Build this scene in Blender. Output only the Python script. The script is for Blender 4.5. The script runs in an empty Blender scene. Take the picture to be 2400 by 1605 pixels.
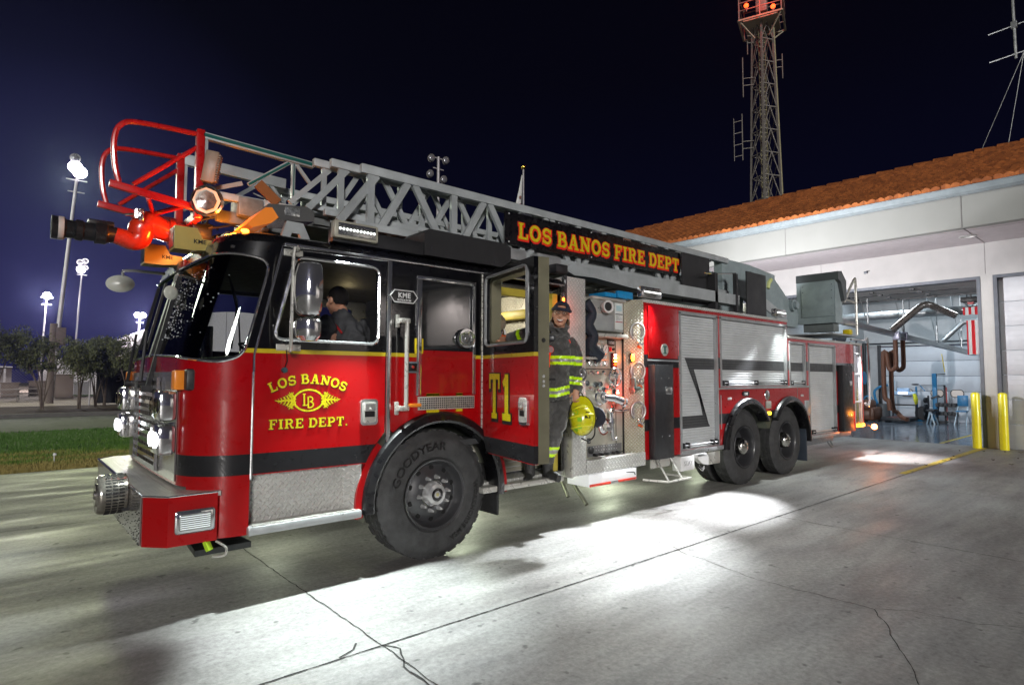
import bpy, bmesh, math, random
from mathutils import Vector, Matrix, noise, geometry
R = math.radians
rnd = random.Random(7)
sc = bpy.context.scene
col = sc.collection
# ---------------------------------------------------------------- camera, sky, fill sun, exposure
CAM = Vector((-2.75, -4.30, 1.57))
yaw, pit, rol = R(49.007), R(3.3414), R(0.1359)
cd = bpy.data.cameras.new('camera')
cd.sensor_width = 36; cd.lens = 36*1376.34/2400; cd.clip_end = 2000; cd.clip_start = .05
cam = bpy.data.objects.new('camera', cd); col.objects.link(cam)
fw = Vector((math.cos(yaw)*math.cos(pit), math.sin(yaw)*math.cos(pit), math.sin(pit)))
rt = Vector((math.sin(yaw), -math.cos(yaw), 0)); up = rt.cross(fw)
r2 = rt*math.cos(rol)+up*math.sin(rol); u2 = up*math.cos(rol)-rt*math.sin(rol)
cam.matrix_world = Matrix(((r2.x, u2.x, -fw.x, CAM.x), (r2.y, u2.y, -fw.y, CAM.y), (r2.z, u2.z, -fw.z, CAM.z), (0, 0, 0, 1)))
sc.camera = cam
sc.view_settings.view_transform = 'Standard'; sc.view_settings.look = 'None'
sc.view_settings.exposure = 0.0; sc.view_settings.gamma = 1
sc.cycles.use_denoising = True
sc.cycles.max_bounces = 7; sc.cycles.transparent_max_bounces = 10
sc.cycles.sample_clamp_indirect = 6
sc.cycles.caustics_reflective = False; sc.cycles.caustics_refractive = False

w = bpy.data.worlds.new('World'); sc.world = w; w.use_nodes = True
nt = w.node_tree; N = nt.nodes; L = nt.links; N.clear()
out = N.new('ShaderNodeOutputWorld'); bg = N.new('ShaderNodeBackground'); L.new(bg.outputs[0], out.inputs[0])
tc = N.new('ShaderNodeTexCoord'); sp = N.new('ShaderNodeSeparateXYZ'); L.new(tc.outputs['Generated'], sp.inputs[0])
cr = N.new('ShaderNodeValToRGB'); L.new(sp.outputs['Z'], cr.inputs[0])
e = cr.color_ramp.elements
e[0].position = 0.0; e[0].color = (.006, .006, .030, 1)
e[1].position = 0.75; e[1].color = (.0010, .0010, .0024, 1)
for p_, c_ in ((.12, (.0034, .0037, .019, 1)), (.28, (.0018, .0020, .0085, 1)), (.45, (.0014, .0014, .0045, 1))):
    x = cr.color_ramp.elements.new(p_); x.color = c_
# town and ball-park skyglow low in the sky beyond the field
dt = N.new('ShaderNodeVectorMath'); dt.operation = 'DOT_PRODUCT'; L.new(tc.outputs['Generated'], dt.inputs[0])
dt.inputs[1].default_value = Vector((.06, .98, .17)).normalized()
c2 = N.new('ShaderNodeValToRGB'); L.new(dt.outputs['Value'], c2.inputs[0])
e = c2.color_ramp.elements
e[0].position = .935; e[0].color = (0, 0, 0, 1); e[1].position = 1; e[1].color = (.008, .0075, .045, 1)
x = c2.color_ramp.elements.new(.97); x.color = (.0018, .0018, .010, 1)
ad = N.new('ShaderNodeMixRGB'); ad.blend_type = 'ADD'; ad.inputs[0].default_value = 1
L.new(cr.outputs[0], ad.inputs[1]); L.new(c2.outputs[0], ad.inputs[2]); L.new(ad.outputs[0], bg.inputs[0])
bg.inputs[1].default_value = 1.0

sd = bpy.data.lights.new('fill_sun', 'SUN'); sd.energy = 2.1; sd.angle = R(10); sd.color = (1, .97, .93)  # sun lamp added as broad low fill on the truck's near side
so = bpy.data.objects.new('fill_sun', sd); col.objects.link(so)
so.rotation_euler = Vector((.50, .84, -.21)).to_track_quat('-Z', 'Y').to_euler()

# ---------------------------------------------------------------- materials
MC = {}
def nodes(m):
    m.use_nodes = True; return m.node_tree.nodes, m.node_tree.links, m.node_tree.nodes['Principled BSDF']
def mth(N, L, op, a, b=None, c=None):
    n = N.new('ShaderNodeMath'); n.operation = op
    for i, v in enumerate((a, b, c)):
        if v is None: continue
        if isinstance(v, (int, float)): n.inputs[i].default_value = v
        else: L.new(v, n.inputs[i])
    return n.outputs[0]
def ramp(N, L, fac, stops):
    r = N.new('ShaderNodeValToRGB'); L.new(fac, r.inputs[0]); e = r.color_ramp.elements
    for i, (p, c) in enumerate(stops):
        x = e[i] if i < 2 else e.new(p)
        x.position = p; x.color = (c[0], c[1], c[2], 1) if not isinstance(c, (int, float)) else (c, c, c, 1)
    return r.outputs[0]
def ntex(N, L, co, scale, detail=4, rough=.55, dist=0):
    n = N.new('ShaderNodeTexNoise'); n.inputs['Scale'].default_value = scale; n.inputs['Detail'].default_value = detail
    n.inputs['Roughness'].default_value = rough; n.inputs['Distortion'].default_value = dist
    if co is not None: L.new(co, n.inputs['Vector'])
    return n.outputs['Fac']
def mp(N, L, co, scale=(1, 1, 1), rot=(0, 0, 0)):
    n = N.new('ShaderNodeMapping'); n.inputs['Scale'].default_value = scale; n.inputs['Rotation'].default_value = rot
    L.new(co, n.inputs[0]); return n.outputs[0]
def mat(name, c, rough=.5, metal=0, var=.12, scale=6, bump=0, bscale=60, coat=0, rvar=.1, dirt=None, spec=.5, sheen=0):
    if name in MC: return MC[name]
    m = bpy.data.materials.new(name); MC[name] = m
    N, L, b = nodes(m); tc = N.new('ShaderNodeTexCoord').outputs['Object']
    n = ntex(N, L, tc, scale, 5)
    lo = [max(0, x*(1-var)) for x in c]; hi = [min(1, x*(1+var)) for x in c]
    stops = [(.3, lo), (.7, hi)]
    if dirt: stops = [(.18, dirt), (.75, hi), (.36, lo)]
    L.new(ramp(N, L, n, stops), b.inputs['Base Color'])
    n2 = ntex(N, L, tc, scale*2.7, 5)
    L.new(ramp(N, L, n2, [(.3, max(.02, rough-rvar)), (.7, min(1, rough+rvar))]), b.inputs['Roughness'])
    b.inputs['Metallic'].default_value = metal; b.inputs['Coat Weight'].default_value = coat; b.inputs['Coat Roughness'].default_value = .06
    b.inputs['Specular IOR Level'].default_value = spec
    if sheen: b.inputs['Sheen Weight'].default_value = sheen
    if bump:
        bn = N.new('ShaderNodeBump'); bn.inputs['Strength'].default_value = bump; bn.inputs['Distance'].default_value = .01
        L.new(ntex(N, L, tc, bscale, 3), bn.inputs['Height']); L.new(bn.outputs[0], b.inputs['Normal'])
    return m
def emi(name, c, s, base=None):
    if name in MC: return MC[name]
    m = bpy.data.materials.new(name); MC[name] = m
    N, L, b = nodes(m); b.inputs['Base Color'].default_value = (*(base or c), 1); b.inputs['Roughness'].default_value = .3
    b.inputs['Emission Color'].default_value = (*c, 1); b.inputs['Emission Strength'].default_value = s
    return m
def glass(name, tint=(.80, .84, .84), refl=.42, dark=.0):
    if name in MC: return MC[name]
    m = bpy.data.materials.new(name); MC[name] = m; m.use_nodes = True
    N = m.node_tree.nodes; L = m.node_tree.links; N.clear()
    o = N.new('ShaderNodeOutputMaterial'); mx = N.new('ShaderNodeMixShader'); t = N.new('ShaderNodeBsdfTransparent'); g = N.new('ShaderNodeBsdfGlossy')
    t.inputs[0].default_value = (*tint, 1); g.inputs['Roughness'].default_value = .02; g.inputs[0].default_value = (refl, refl, refl, 1)
    f = N.new('ShaderNodeFresnel'); f.inputs[0].default_value = 1.52
    tc = N.new('ShaderNodeTexCoord').outputs['Object']
    bn = N.new('ShaderNodeBump'); bn.inputs['Strength'].default_value = .05; bn.inputs['Distance'].default_value = .02
    L.new(ntex(N, L, tc, 3, 2), bn.inputs['Height']); L.new(bn.outputs[0], g.inputs['Normal'])
    L.new(f.outputs[0], mx.inputs[0]); L.new(t.outputs[0], mx.inputs[1]); L.new(g.outputs[0], mx.inputs[2]); L.new(mx.outputs[0], o.inputs[0])
    return m
def diamond(name, a, b_, c=(.62, .62, .59), s=19, rough=.30):
    """tread plate: raised lugs in alternating directions over the two axes a, b"""
    m = bpy.data.materials.new(name); N, L, p = nodes(m)
    tc = N.new('ShaderNodeTexCoord').outputs['Object']; sx = N.new('ShaderNodeSeparateXYZ'); L.new(tc, sx.inputs[0])
    u = mth(N, L, 'MULTIPLY', sx.outputs[a], s); v = mth(N, L, 'MULTIPLY', sx.outputs[b_], s)
    # two lattices of lugs, each rotated 45 degrees the other way
    tot = None
    for k, (sg, off) in enumerate(((1, 0.), (-1, .5))):
        uu = mth(N, L, 'ADD', u, off); vv = mth(N, L, 'ADD', v, off)
        fu = mth(N, L, 'SUBTRACT', mth(N, L, 'FRACT', uu), .5); fv = mth(N, L, 'SUBTRACT', mth(N, L, 'FRACT', vv), .5)
        q1 = mth(N, L, 'ADD', fu, mth(N, L, 'MULTIPLY', fv, sg)); q2 = mth(N, L, 'SUBTRACT', fu, mth(N, L, 'MULTIPLY', fv, sg))
        d = mth(N, L, 'ADD', mth(N, L, 'POWER', mth(N, L, 'ABSOLUTE', mth(N, L, 'MULTIPLY', q1, 1/.50)), 2.),
                mth(N, L, 'POWER', mth(N, L, 'ABSOLUTE', mth(N, L, 'MULTIPLY', q2, 1/.16)), 2.))
        k_ = mth(N, L, 'MAXIMUM', mth(N, L, 'SUBTRACT', 1., d), 0.)
        tot = k_ if tot is None else mth(N, L, 'MAXIMUM', tot, k_)
    tot = mth(N, L, 'POWER', tot, .5)
    bn = N.new('ShaderNodeBump'); bn.inputs['Strength'].default_value = 1; bn.inputs['Distance'].default_value = .010
    L.new(tot, bn.inputs['Height']); L.new(bn.outputs[0], p.inputs['Normal'])
    n = ntex(N, L, tc, 5, 5)
    mx = N.new('ShaderNodeMixRGB'); L.new(mth(N, L, 'MULTIPLY', tot, .75), mx.inputs[0]); mx.inputs[2].default_value = (.85, .85, .82, 1)
    L.new(ramp(N, L, n, [(.3, [x*.72 for x in c]), (.7, [min(1, x*.95) for x in c])]), mx.inputs[1]); L.new(mx.outputs[0], p.inputs['Base Color'])
    rr = mth(N, L, 'SUBTRACT', mth(N, L, 'ADD', rough, mth(N, L, 'MULTIPLY', n, .22)), mth(N, L, 'MULTIPLY', tot, .12))
    L.new(rr, p.inputs['Roughness']); p.inputs['Metallic'].default_value = .25
    return m
RED = (.36, .0015, .003); CHAR = (.016, .016, .018)
def banded(name, bands, zc='Z', coat=1.0, rough=.32):
    """vehicle paint in level bands; bands = [(z_from, colour), ...] rising"""
    m = bpy.data.materials.new(name); N, L, p = nodes(m)
    tc = N.new('ShaderNodeTexCoord').outputs['Object']; sx = N.new('ShaderNodeSeparateXYZ'); L.new(tc, sx.inputs[0])
    f = mth(N, L, 'MULTIPLY', sx.outputs[zc], 1/4.)
    r = N.new('ShaderNodeValToRGB'); r.color_ramp.interpolation = 'CONSTANT'; L.new(f, r.inputs[0]); e = r.color_ramp.elements
    for i, (z, c) in enumerate(bands):
        x = e[i] if i < 2 else e.new(z/4.)
        x.position = z/4.; x.color = (*c, 1)
    n = ntex(N, L, tc, 3, 6)
    mx = N.new('ShaderNodeMixRGB'); mx.blend_type = 'MULTIPLY'; mx.inputs[0].default_value = 1
    L.new(r.outputs[0], mx.inputs[1]); L.new(ramp(N, L, n, [(.3, .86), (.7, 1.)]), mx.inputs[2]); L.new(mx.outputs[0], p.inputs['Base Color'])
    n3 = ntex(N, L, tc, 14, 6)
    L.new(ramp(N, L, n3, [(.35, rough-.06), (.75, rough+.10)]), p.inputs['Roughness'])
    p.inputs['Coat Weight'].default_value = coat; p.inputs['Specular IOR Level'].default_value = .2
    L.new(ramp(N, L, n3, [(.4, .015), (.8, .06)]), p.inputs['Coat Roughness'])
    bn = N.new('ShaderNodeBump'); bn.inputs['Strength'].default_value = .04; bn.inputs['Distance'].default_value = .02
    L.new(ntex(N, L, tc, 2.2, 2), bn.inputs['Height']); L.new(bn.outputs[0], p.inputs['Coat Normal'])
    return m
CABP = banded('cab_two_tone_paint', [(0, RED), (.88, CHAR), (1.03, RED), (1.734, (.55, .42, .02)), (1.752, (.003, .003, .004))])
BODYP = banded('body_paint', [(0, RED), (.91, CHAR), (1.06, RED), (1.68, CHAR), (1.83, RED)])
BODYQ = banded('body_paint_plain', [(0, RED), (3.9, RED)])
BLK = mat('gloss_black', (.004, .004, .005), .3, coat=1)
SAT = mat('satin_black', (.018, .018, .02), .45, rvar=.12, bump=.1)
RUB = mat('black_rubber', (.016, .016, .017), .75, bump=.3, bscale=90)
TYR = mat('tyre_rubber', (.040, .040, .041), .72, var=.35, scale=9, bump=.35, bscale=120, dirt=(.055, .05, .045))
BCH = mat('bright_chrome', (.86, .86, .86), .14, .72, var=.03, rvar=.03)
CHR = mat('chrome', (.82, .82, .83), .09, .93, var=.03, rvar=.03)
STL = mat('brushed_stainless', (.55, .54, .50), .32, .5, var=.1, bump=.05, rvar=.1)
ALU = mat('satin_aluminium', (.42, .43, .44), .38, .55, var=.12, rvar=.12)
LAD = mat('ladder_aluminium', (.44, .47, .48), .45, .35, var=.16, scale=4, rvar=.12, bump=.05)
LADD = mat('ladder_shaded_steel', (.17, .18, .18), .5, .4, var=.2)
TUR = mat('turret_grey_paint', (.27, .33, .345), .42, .1, var=.12, rvar=.1)
RTUBE = mat('red_tube_paint', (.45, .008, .008), .3, coat=.6)
DPXZ = diamond('tread_plate_upright', 'X', 'Z'); DPXY = diamond('tread_plate_flat', 'X', 'Y'); DPYZ = diamond('tread_plate_cross', 'Y', 'Z')
GLS = glass('window_glass'); DGL = glass('dark_window_glass', (.10, .11, .12)); 
YEL = mat('gold_leaf_yellow', (.62, .50, .01), .4, .1, var=.3, scale=70)
YELR = mat('yellow_plastic', (.70, .55, .01), .4)
INT = mat('cab_interior_dark', (.03, .03, .032), .7)
LBK = mat('lettering_black', (.01, .01, .01), .5); WHT = mat('white_lettering', (.75, .75, .75), .4)
OLV = mat('door_edge_paint', (.15, .14, .09), .5, var=.15)

# ---------------------------------------------------------------- mesh helpers
def link(name, me, m, parent=None):
    o = bpy.data.objects.new(name, me); col.objects.link(o)
    if m is not None:
        for x in (m if isinstance(m, (list, tuple)) else [m]): me.materials.append(x)
    if parent is not None: o.parent = parent
    return o
def empty(name, loc=(0, 0, 0), rz=0):
    o = bpy.data.objects.new(name, None); col.objects.link(o); o.location = loc; o.rotation_euler = (0, 0, rz)
    o.empty_display_size = .2
    return o
def tag(o, label=None, cat=None, group=None, kind=None):
    if label: o['label'] = label
    if cat: o['category'] = cat
    if group: o['group'] = group
    if kind: o['kind'] = kind
    return o
def thing(name, label, cat, loc=(0, 0, 0), group=None, rz=0):
    return tag(empty(name, loc, rz), label, cat, group)
def frame_z(d):
    d = d.normalized(); h = Vector((0, 0, 1)) if abs(d.z) < .95 else Vector((1, 0, 0))
    a = h.cross(d).normalized(); return a, d.cross(a).normalized(), d
class MB:
    def __init__(s): s.b = bmesh.new()
    def box(s, x0, x1, y0, y1, z0, z1, bev=0, M=None):
        vs = [s.b.verts.new((x, y, z)) for x in (x0, x1) for y in (y0, y1) for z in (z0, z1)]
        fs = [s.b.faces.new([vs[i] for i in q]) for q in ((0, 1, 3, 2), (4, 6, 7, 5), (0, 4, 5, 1), (2, 3, 7, 6), (0, 2, 6, 4), (1, 5, 7, 3))]
        if bev:
            es = list({e for f in fs for e in f.edges})
            r = bmesh.ops.bevel(s.b, geom=es, offset=bev, segments=2, affect='EDGES', profile=.5)
            vs = list({v for f in r['faces'] for v in f.verts} | {v for v in vs if v.is_valid})
        if M is not None: bmesh.ops.transform(s.b, matrix=M, verts=[v for v in vs if v.is_valid])
        return s
    def bar(s, p, q, w, h=None, bev=0, roll=0):
        p = Vector(p); q = Vector(q); h = w if h is None else h
        a, b, d = frame_z(q-p); L_ = (q-p).length
        if roll: a, b = a*math.cos(roll)+b*math.sin(roll), b*math.cos(roll)-a*math.sin(roll)
        M = Matrix(((a.x, b.x, d.x, p.x), (a.y, b.y, d.y, p.y), (a.z, b.z, d.z, p.z), (0, 0, 0, 1)))
        return s.box(-w/2, w/2, -h/2, h/2, 0, L_, bev, M)
    def tube(s, pts, r, n=8, cap=True, smooth=0):
        pts = [Vector(p) for p in pts]
        if smooth:
            q = []
            for i in range(len(pts)-1):
                p0 = pts[max(i-1, 0)]; p1 = pts[i]; p2 = pts[i+1]; p3 = pts[min(i+2, len(pts)-1)]
                for k in range(smooth):
                    t = k/smooth
                    q.append(.5*((2*p1)+(p2-p0)*t+(2*p0-5*p1+4*p2-p3)*t*t+(3*p1-p0-3*p2+p3)*t**3))
            q.append(pts[-1])
            if not isinstance(r, (int, float)):
                tp = [x if isinstance(x, tuple) else (x, x) for x in r]; r = []
                for i in range(len(q)):
                    A_ = tp[min(i//smooth, len(tp)-1)]; B_ = tp[min(i//smooth+1, len(tp)-1)]; f = (i % smooth)/smooth
                    r.append((A_[0]*(1-f)+B_[0]*f, A_[1]*(1-f)+B_[1]*f))
            pts = q
        rings = []; prev = None
        for i, p in enumerate(pts):
            d = (pts[min(i+1, len(pts)-1)]-pts[max(i-1, 0)])
            if d.length < 1e-9: d = Vector((0, 0, 1))
            d.normalize()
            if prev is None: a, b, _ = frame_z(d)
            else:
                a = (prev-d*prev.dot(d)); a = a.normalized() if a.length > 1e-6 else frame_z(d)[0]; b = d.cross(a)
            prev = a
            rr = r if isinstance(r, (int, float)) else r[i]
            ra, rb = rr if isinstance(rr, tuple) else (rr, rr)
            rings.append([s.b.verts.new(p+a*ra*math.cos(2*math.pi*k/n)+b*rb*math.sin(2*math.pi*k/n)) for k in range(n)])
        for A, B in zip(rings, rings[1:]):
            for k in range(n): s.b.faces.new((A[k], A[(k+1) % n], B[(k+1) % n], B[k]))
        if cap: s.b.faces.new(rings[0][::-1]); s.b.faces.new(rings[-1])
        return s
    def cyl(s, p, q, r, n=16, r2=None):
        return s.tube([p, q], [r, r if r2 is None else r2], n)
    def lathe(s, prof, o=(0, 0, 0), ax=(0, 1, 0), n=32, close=False):
        """prof = [(radius, offset along axis)]"""
        o = Vector(o); a, b, d = frame_z(Vector(ax)); rings = []
        for (r, t) in prof:
            r = max(r, 1e-4)
            rings.append([s.b.verts.new(o+d*t+a*r*math.cos(2*math.pi*k/n)+b*r*math.sin(2*math.pi*k/n)) for k in range(n)])
        pairs = list(zip(rings, rings[1:]))+([(rings[-1], rings[0])] if close else [])
        for A, B in pairs:
            for k in range(n): s.b.faces.new((A[k], A[(k+1) % n], B[(k+1) % n], B[k]))
        return s
    def prism(s, poly, d0, d1, mapf=None):
        """extrude a 2D outline; mapf(u, v, d) -> 3D; default plane XZ with depth along Y"""
        mapf = mapf or (lambda u, v, d: (u, d, v))
        A = [s.b.verts.new(mapf(u, v, d0)) for u, v in poly]; B = [s.b.verts.new(mapf(u, v, d1)) for u, v in poly]
        n = len(poly)
        s.b.faces.new(A); s.b.faces.new(B[::-1])
        for i in range(n): s.b.faces.new((A[i], B[i], B[(i+1) % n], A[(i+1) % n]))
        return s
    def ball(s, c, r, n=12, sc_=(1, 1, 1), M=None):
        m = Matrix.Translation(Vector(c)) @ Matrix.Diagonal((*sc_, 1))
        if M is not None: m = Matrix.Translation(Vector(c)) @ M @ Matrix.Diagonal((*sc_, 1))
        bmesh.ops.create_uvsphere(s.b, u_segments=n, v_segments=max(6, n*2//3), radius=r, matrix=m); return s
    def build(s, name, m, parent=None, smooth=True, ang=35):
        bmesh.ops.recalc_face_normals(s.b, faces=s.b.faces)
        me = bpy.data.meshes.new(name); s.b.to_mesh(me); s.b.free()
        if smooth:
            me.shade_smooth(); me.set_sharp_from_angle(angle=R(ang))
        return link(name, me, m, parent)
def rrect(x0, x1, z0, z1, r, n=5):
    pts = []
    for cx, cz, a in ((x1-r, z1-r, 0), (x0+r, z1-r, 90), (x0+r, z0+r, 180), (x1-r, z0+r, 270)):
        for k in range(n+1):
            t = R(a+90*k/n); pts.append((cx+r*math.cos(t), cz+r*math.sin(t)))
    return pts
def rpoly(P, r, n=4):
    """round the corners of a polygon"""
    out_ = []; m = len(P)
    for i in range(m):
        p = Vector(P[i]); a = Vector(P[i-1])-p; b = Vector(P[(i+1) % m])-p
        rr = min(r, a.length*.45, b.length*.45)
        A = p+a.normalized()*rr; B = p+b.normalized()*rr
        for k in range(n+1):
            t = k/n; q = A*(1-t)**2+p*2*t*(1-t)+B*t*t; out_.append((q.x, q.y))
    return out_
def inside(p, poly):
    c = False; j = len(poly)-1
    for i in range(len(poly)):
        xi, yi = poly[i]; xj, yj = poly[j]
        if (yi > p[1]) != (yj > p[1]) and p[0] < (xj-xi)*(p[1]-yi)/(yj-yi)+xi: c = not c
        j = i
    return c
def dens(poly, st):
    o_ = []
    for i in range(len(poly)):
        a = Vector(poly[i]); b = Vector(poly[(i+1) % len(poly)]); k = max(1, int((b-a).length/st))
        for j in range(k): o_.append(tuple(a.lerp(b, j/k)))
    return o_
def panel(name, m, outer, holes, mapf, parent=None, step=None, thick=.02, smooth=True, ang=35):
    """sheet cut to an outline with openings, laid on mapf(u, v, depth) and given thickness"""
    loops = [list(outer)]+[list(h) for h in holes]
    if step: loops = [dens(l, step) for l in loops]
    pts = []; faces = []
    for l in loops:
        faces.append(list(range(len(pts), len(pts)+len(l)))); pts += l
    edges = [(f[i], f[(i+1) % len(f)]) for f in faces for i in range(len(f))]
    if step:
        us = [p[0] for p in loops[0]]; vs = [p[1] for p in loops[0]]
        u = min(us)+step*.5
        while u < max(us):
            v = min(vs)+step*.5
            while v < max(vs):
                if inside((u, v), loops[0]) and not any(inside((u, v), h) for h in loops[1:]): pts.append((u, v))
                v += step*1.7
            u += step
    V, E_, F, _, _, _ = geometry.delaunay_2d_cdt([Vector(p) for p in pts], edges, [], 0, 1e-6)
    b = bmesh.new()
    A = [b.verts.new(mapf(v.x, v.y, 0)) for v in V]; B = [b.verts.new(mapf(v.x, v.y, thick)) for v in V]
    cnt = {}
    for f in F:
        c = sum((V[i] for i in f), Vector((0, 0)))/len(f)
        if not inside(c, loops[0]) or any(inside(c, h) for h in loops[1:]): continue
        b.faces.new([A[i] for i in f]); b.faces.new([B[i] for i in f][::-1])
        for i in range(len(f)):
            a_, b_ = f[i], f[(i+1) % len(f)]; k = (min(a_, b_), max(a_, b_)); cnt.setdefault(k, []).append((a_, b_))
    for k, l in cnt.items():
        if len(l) == 1:
            a_, b_ = l[0]; b.faces.new((A[b_], A[a_], B[a_], B[b_]))
    bmesh.ops.delete(b, geom=[v for v in b.verts if not v.link_faces], context='VERTS')
    bmesh.ops.recalc_face_normals(b, faces=b.faces)
    me = bpy.data.meshes.new(name); b.to_mesh(me); b.free()
    if smooth: me.shade_smooth(); me.set_sharp_from_angle(angle=R(ang))
    return link(name, me, m, parent)
XZ = lambda y0: (lambda u, v, d: (u, y0+d, v))
def copy_tree(o, parent=None):
    c = o.copy(); col.objects.link(c)
    if parent is not None: c.parent = parent
    for ch in list(o.children): copy_tree(ch, c)
    return c
def lamp(name, kind, loc, power, color=(1, 1, 1), size=.05, aim=None, angle=90, blend=.5, parent=None):
    d = bpy.data.lights.new(name, kind); d.energy = power; d.color = color
    if kind == 'AREA': d.size = size
    else: d.shadow_soft_size = size
    if kind == 'SPOT': d.spot_size = R(angle); d.spot_blend = blend
    o = bpy.data.objects.new(name, d); col.objects.link(o); o.location = loc
    if aim is not None: o.rotation_euler = (Vector(aim)-Vector(loc)).to_track_quat('-Z', 'Y').to_euler()
    if parent is not None: o.parent = parent
    return o
def text(name, s, m, size, place, parent, ext=.002, bold=0, spacing=1.0, align='CENTER'):
    """lettering from the built-in face, turned to a mesh; place(u, v, d) -> 3D"""
    c = bpy.data.curves.new(name, 'FONT'); c.body = s; c.size = size; c.extrude = ext; c.offset = bold; c.align_x = align; c.space_character = spacing
    c.resolution_u = 3
    o = bpy.data.objects.new('tmp', c); col.objects.link(o)
    me = bpy.data.meshes.new_from_object(o.evaluated_get(bpy.context.evaluated_depsgraph_get()))
    bpy.data.objects.remove(o); bpy.data.curves.remove(c)
    for v in me.vertices: v.co = place(v.co.x, v.co.y, v.co.z)
    me.materials.clear()
    return link(name, me, m, parent)
# slab-serif capitals as stroked outlines on a 1 x 1 em (width per glyph)
def arc(cx, cy, rx, ry, a0, a1, n=12): return [(cx+rx*math.cos(R(a0+(a1-a0)*k/n)), cy+ry*math.sin(R(a0+(a1-a0)*k/n))) for k in range(n+1)]
GL = {
 'L': (.78, [([(.22, .04), (.22, .96)], .2), ([(.04, .93), (.44, .93)], .12), ([(.04, .07), (.74, .07)], .14), ([(.70, .05), (.70, .34)], .1)]),
 'O': (.92, [(arc(.46, .5, .34, .42, 0, 360, 20), .19)]),
 'S': (.76, [(arc(.38, .70, .25, .22, 20, 250, 10)+arc(.40, .29, .26, .22, 110, -160, 10), .17), ([(.66, .66), (.66, .94)], .1), ([(.10, .06), (.10, .36)], .1)]),
 'B': (.86, [([(.22, .04), (.22, .96)], .2), ([(.04, .93), (.45, .93)], .12), ([(.04, .07), (.5, .07)], .12), ([(.3, .52), (.5, .52)], .1), (arc(.46, .73, .2, .2, 90, -90, 8), .17), (arc(.5, .29, .24, .22, 90, -90, 8), .18)]),
 'A': (.96, [([(.18, .05), (.46, .95)], .13), ([(.74, .05), (.48, .95)], .21), ([(.26, .32), (.66, .32)], .1), ([(.02, .06), (.36, .06)], .12), ([(.56, .06), (.93, .06)], .12), ([(.36, .94), (.58, .94)], .1)]),
 'N': (.98, [([(.20, .05), (.20, .95)], .14), ([(.20, .90), (.76, .10)], .21), ([(.78, .05), (.78, .95)], .14), ([(.02, .93), (.34, .93)], .12), ([(.02, .06), (.38, .06)], .12), ([(.60, .93), (.96, .93)], .12)]),
 'F': (.80, [([(.24, .04), (.24, .96)], .2), ([(.04, .93), (.76, .93)], .13), ([(.04, .06), (.46, .06)], .12), ([(.3, .52), (.56, .52)], .11), ([(.54, .40), (.54, .64)], .08), ([(.72, .70), (.72, .96)], .1)]),
 'I': (.50, [([(.25, .04), (.25, .96)], .2), ([(.04, .93), (.46, .93)], .12), ([(.04, .07), (.46, .07)], .12)]),
 'R': (.92, [([(.22, .04), (.22, .96)], .2), ([(.04, .93), (.5, .93)], .12), ([(.04, .07), (.42, .07)], .12), (arc(.48, .72, .22, .21, 90, -90, 8), .18), ([(.3, .50), (.5, .50)], .1), ([(.52, .5), (.70, .08), (.88, .08)], .16)]),
 'E': (.82, [([(.22, .04), (.22, .96)], .2), ([(.04, .93), (.74, .93)], .13), ([(.04, .07), (.78, .07)], .13), ([(.3, .52), (.56, .52)], .11), ([(.54, .40), (.54, .64)], .08), ([(.70, .72), (.70, .96)], .1), ([(.74, .04), (.74, .30)], .1)]),
 'D': (.90, [([(.22, .04), (.22, .96)], .2), ([(.04, .93), (.46, .93)], .12), ([(.04, .07), (.46, .07)], .12), (arc(.44, .5, .34, .43, 90, -90, 12), .19)]),
 'P': (.84, [([(.22, .04), (.22, .96)], .2), ([(.04, .93), (.5, .93)], .12), ([(.04, .07), (.44, .07)], .12), (arc(.48, .70, .24, .23, 90, -90, 8), .18), ([(.3, .47), (.5, .47)], .1)]),
 'T': (.86, [([(.43, .04), (.43, .96)], .2), ([(.06, .93), (.80, .93)], .13), ([(.24, .07), (.62, .07)], .12), ([(.11, .66), (.11, .97)], .1), ([(.75, .66), (.75, .97)], .1)]),
 '1': (.62, [([(.33, .04), (.33, .98)], .24), ([(.06, .07), (.60, .07)], .15), ([(.10, .76), (.32, .90)], .14)]),
 '.': (.30, [([(.15, .02), (.15, .18)], .16)]),
}
def slab(s, grow=0., T_pre=None):
    """list of (quad) polygons in em units, plus total width"""
    x = 0; qs = []
    for ch in s:
        if ch == ' ': x += .38; continue
        w_, st = GL[ch]
        for pts, wd in st:
            h = wd/2+grow
            n = len(pts); L_ = []; R_ = []
            for i, p in enumerate(pts):
                a = pts[max(i-1, 0)]; b = pts[min(i+1, n-1)]
                if n > 10 and abs(pts[0][0]-pts[-1][0]) < 1e-6 and abs(pts[0][1]-pts[-1][1]) < 1e-6:
                    a = pts[(i-1) % (n-1)] if i else pts[n-2]; b = pts[(i+1) % (n-1)] if i < n-1 else pts[1]
                d = Vector((b[0]-a[0], b[1]-a[1])).normalized(); nn = Vector((-d.y, d.x))
                ex = Vector((0, 0))
                if n == 2 or True:
                    if i == 0: ex = -d*grow
                    if i == n-1: ex = d*grow
                if n > 10: ex = Vector((0, 0))
                q = Vector(p)+ex
                L_.append((x+q.x+nn.x*h, q.y+nn.y*h)); R_.append((x+q.x-nn.x*h, q.y-nn.y*h))
            for i in range(n-1): qs.append(((L_[i], L_[i+1], R_[i+1], R_[i]), len(qs)))
        x += w_+.07
    return qs, x-.07
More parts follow.
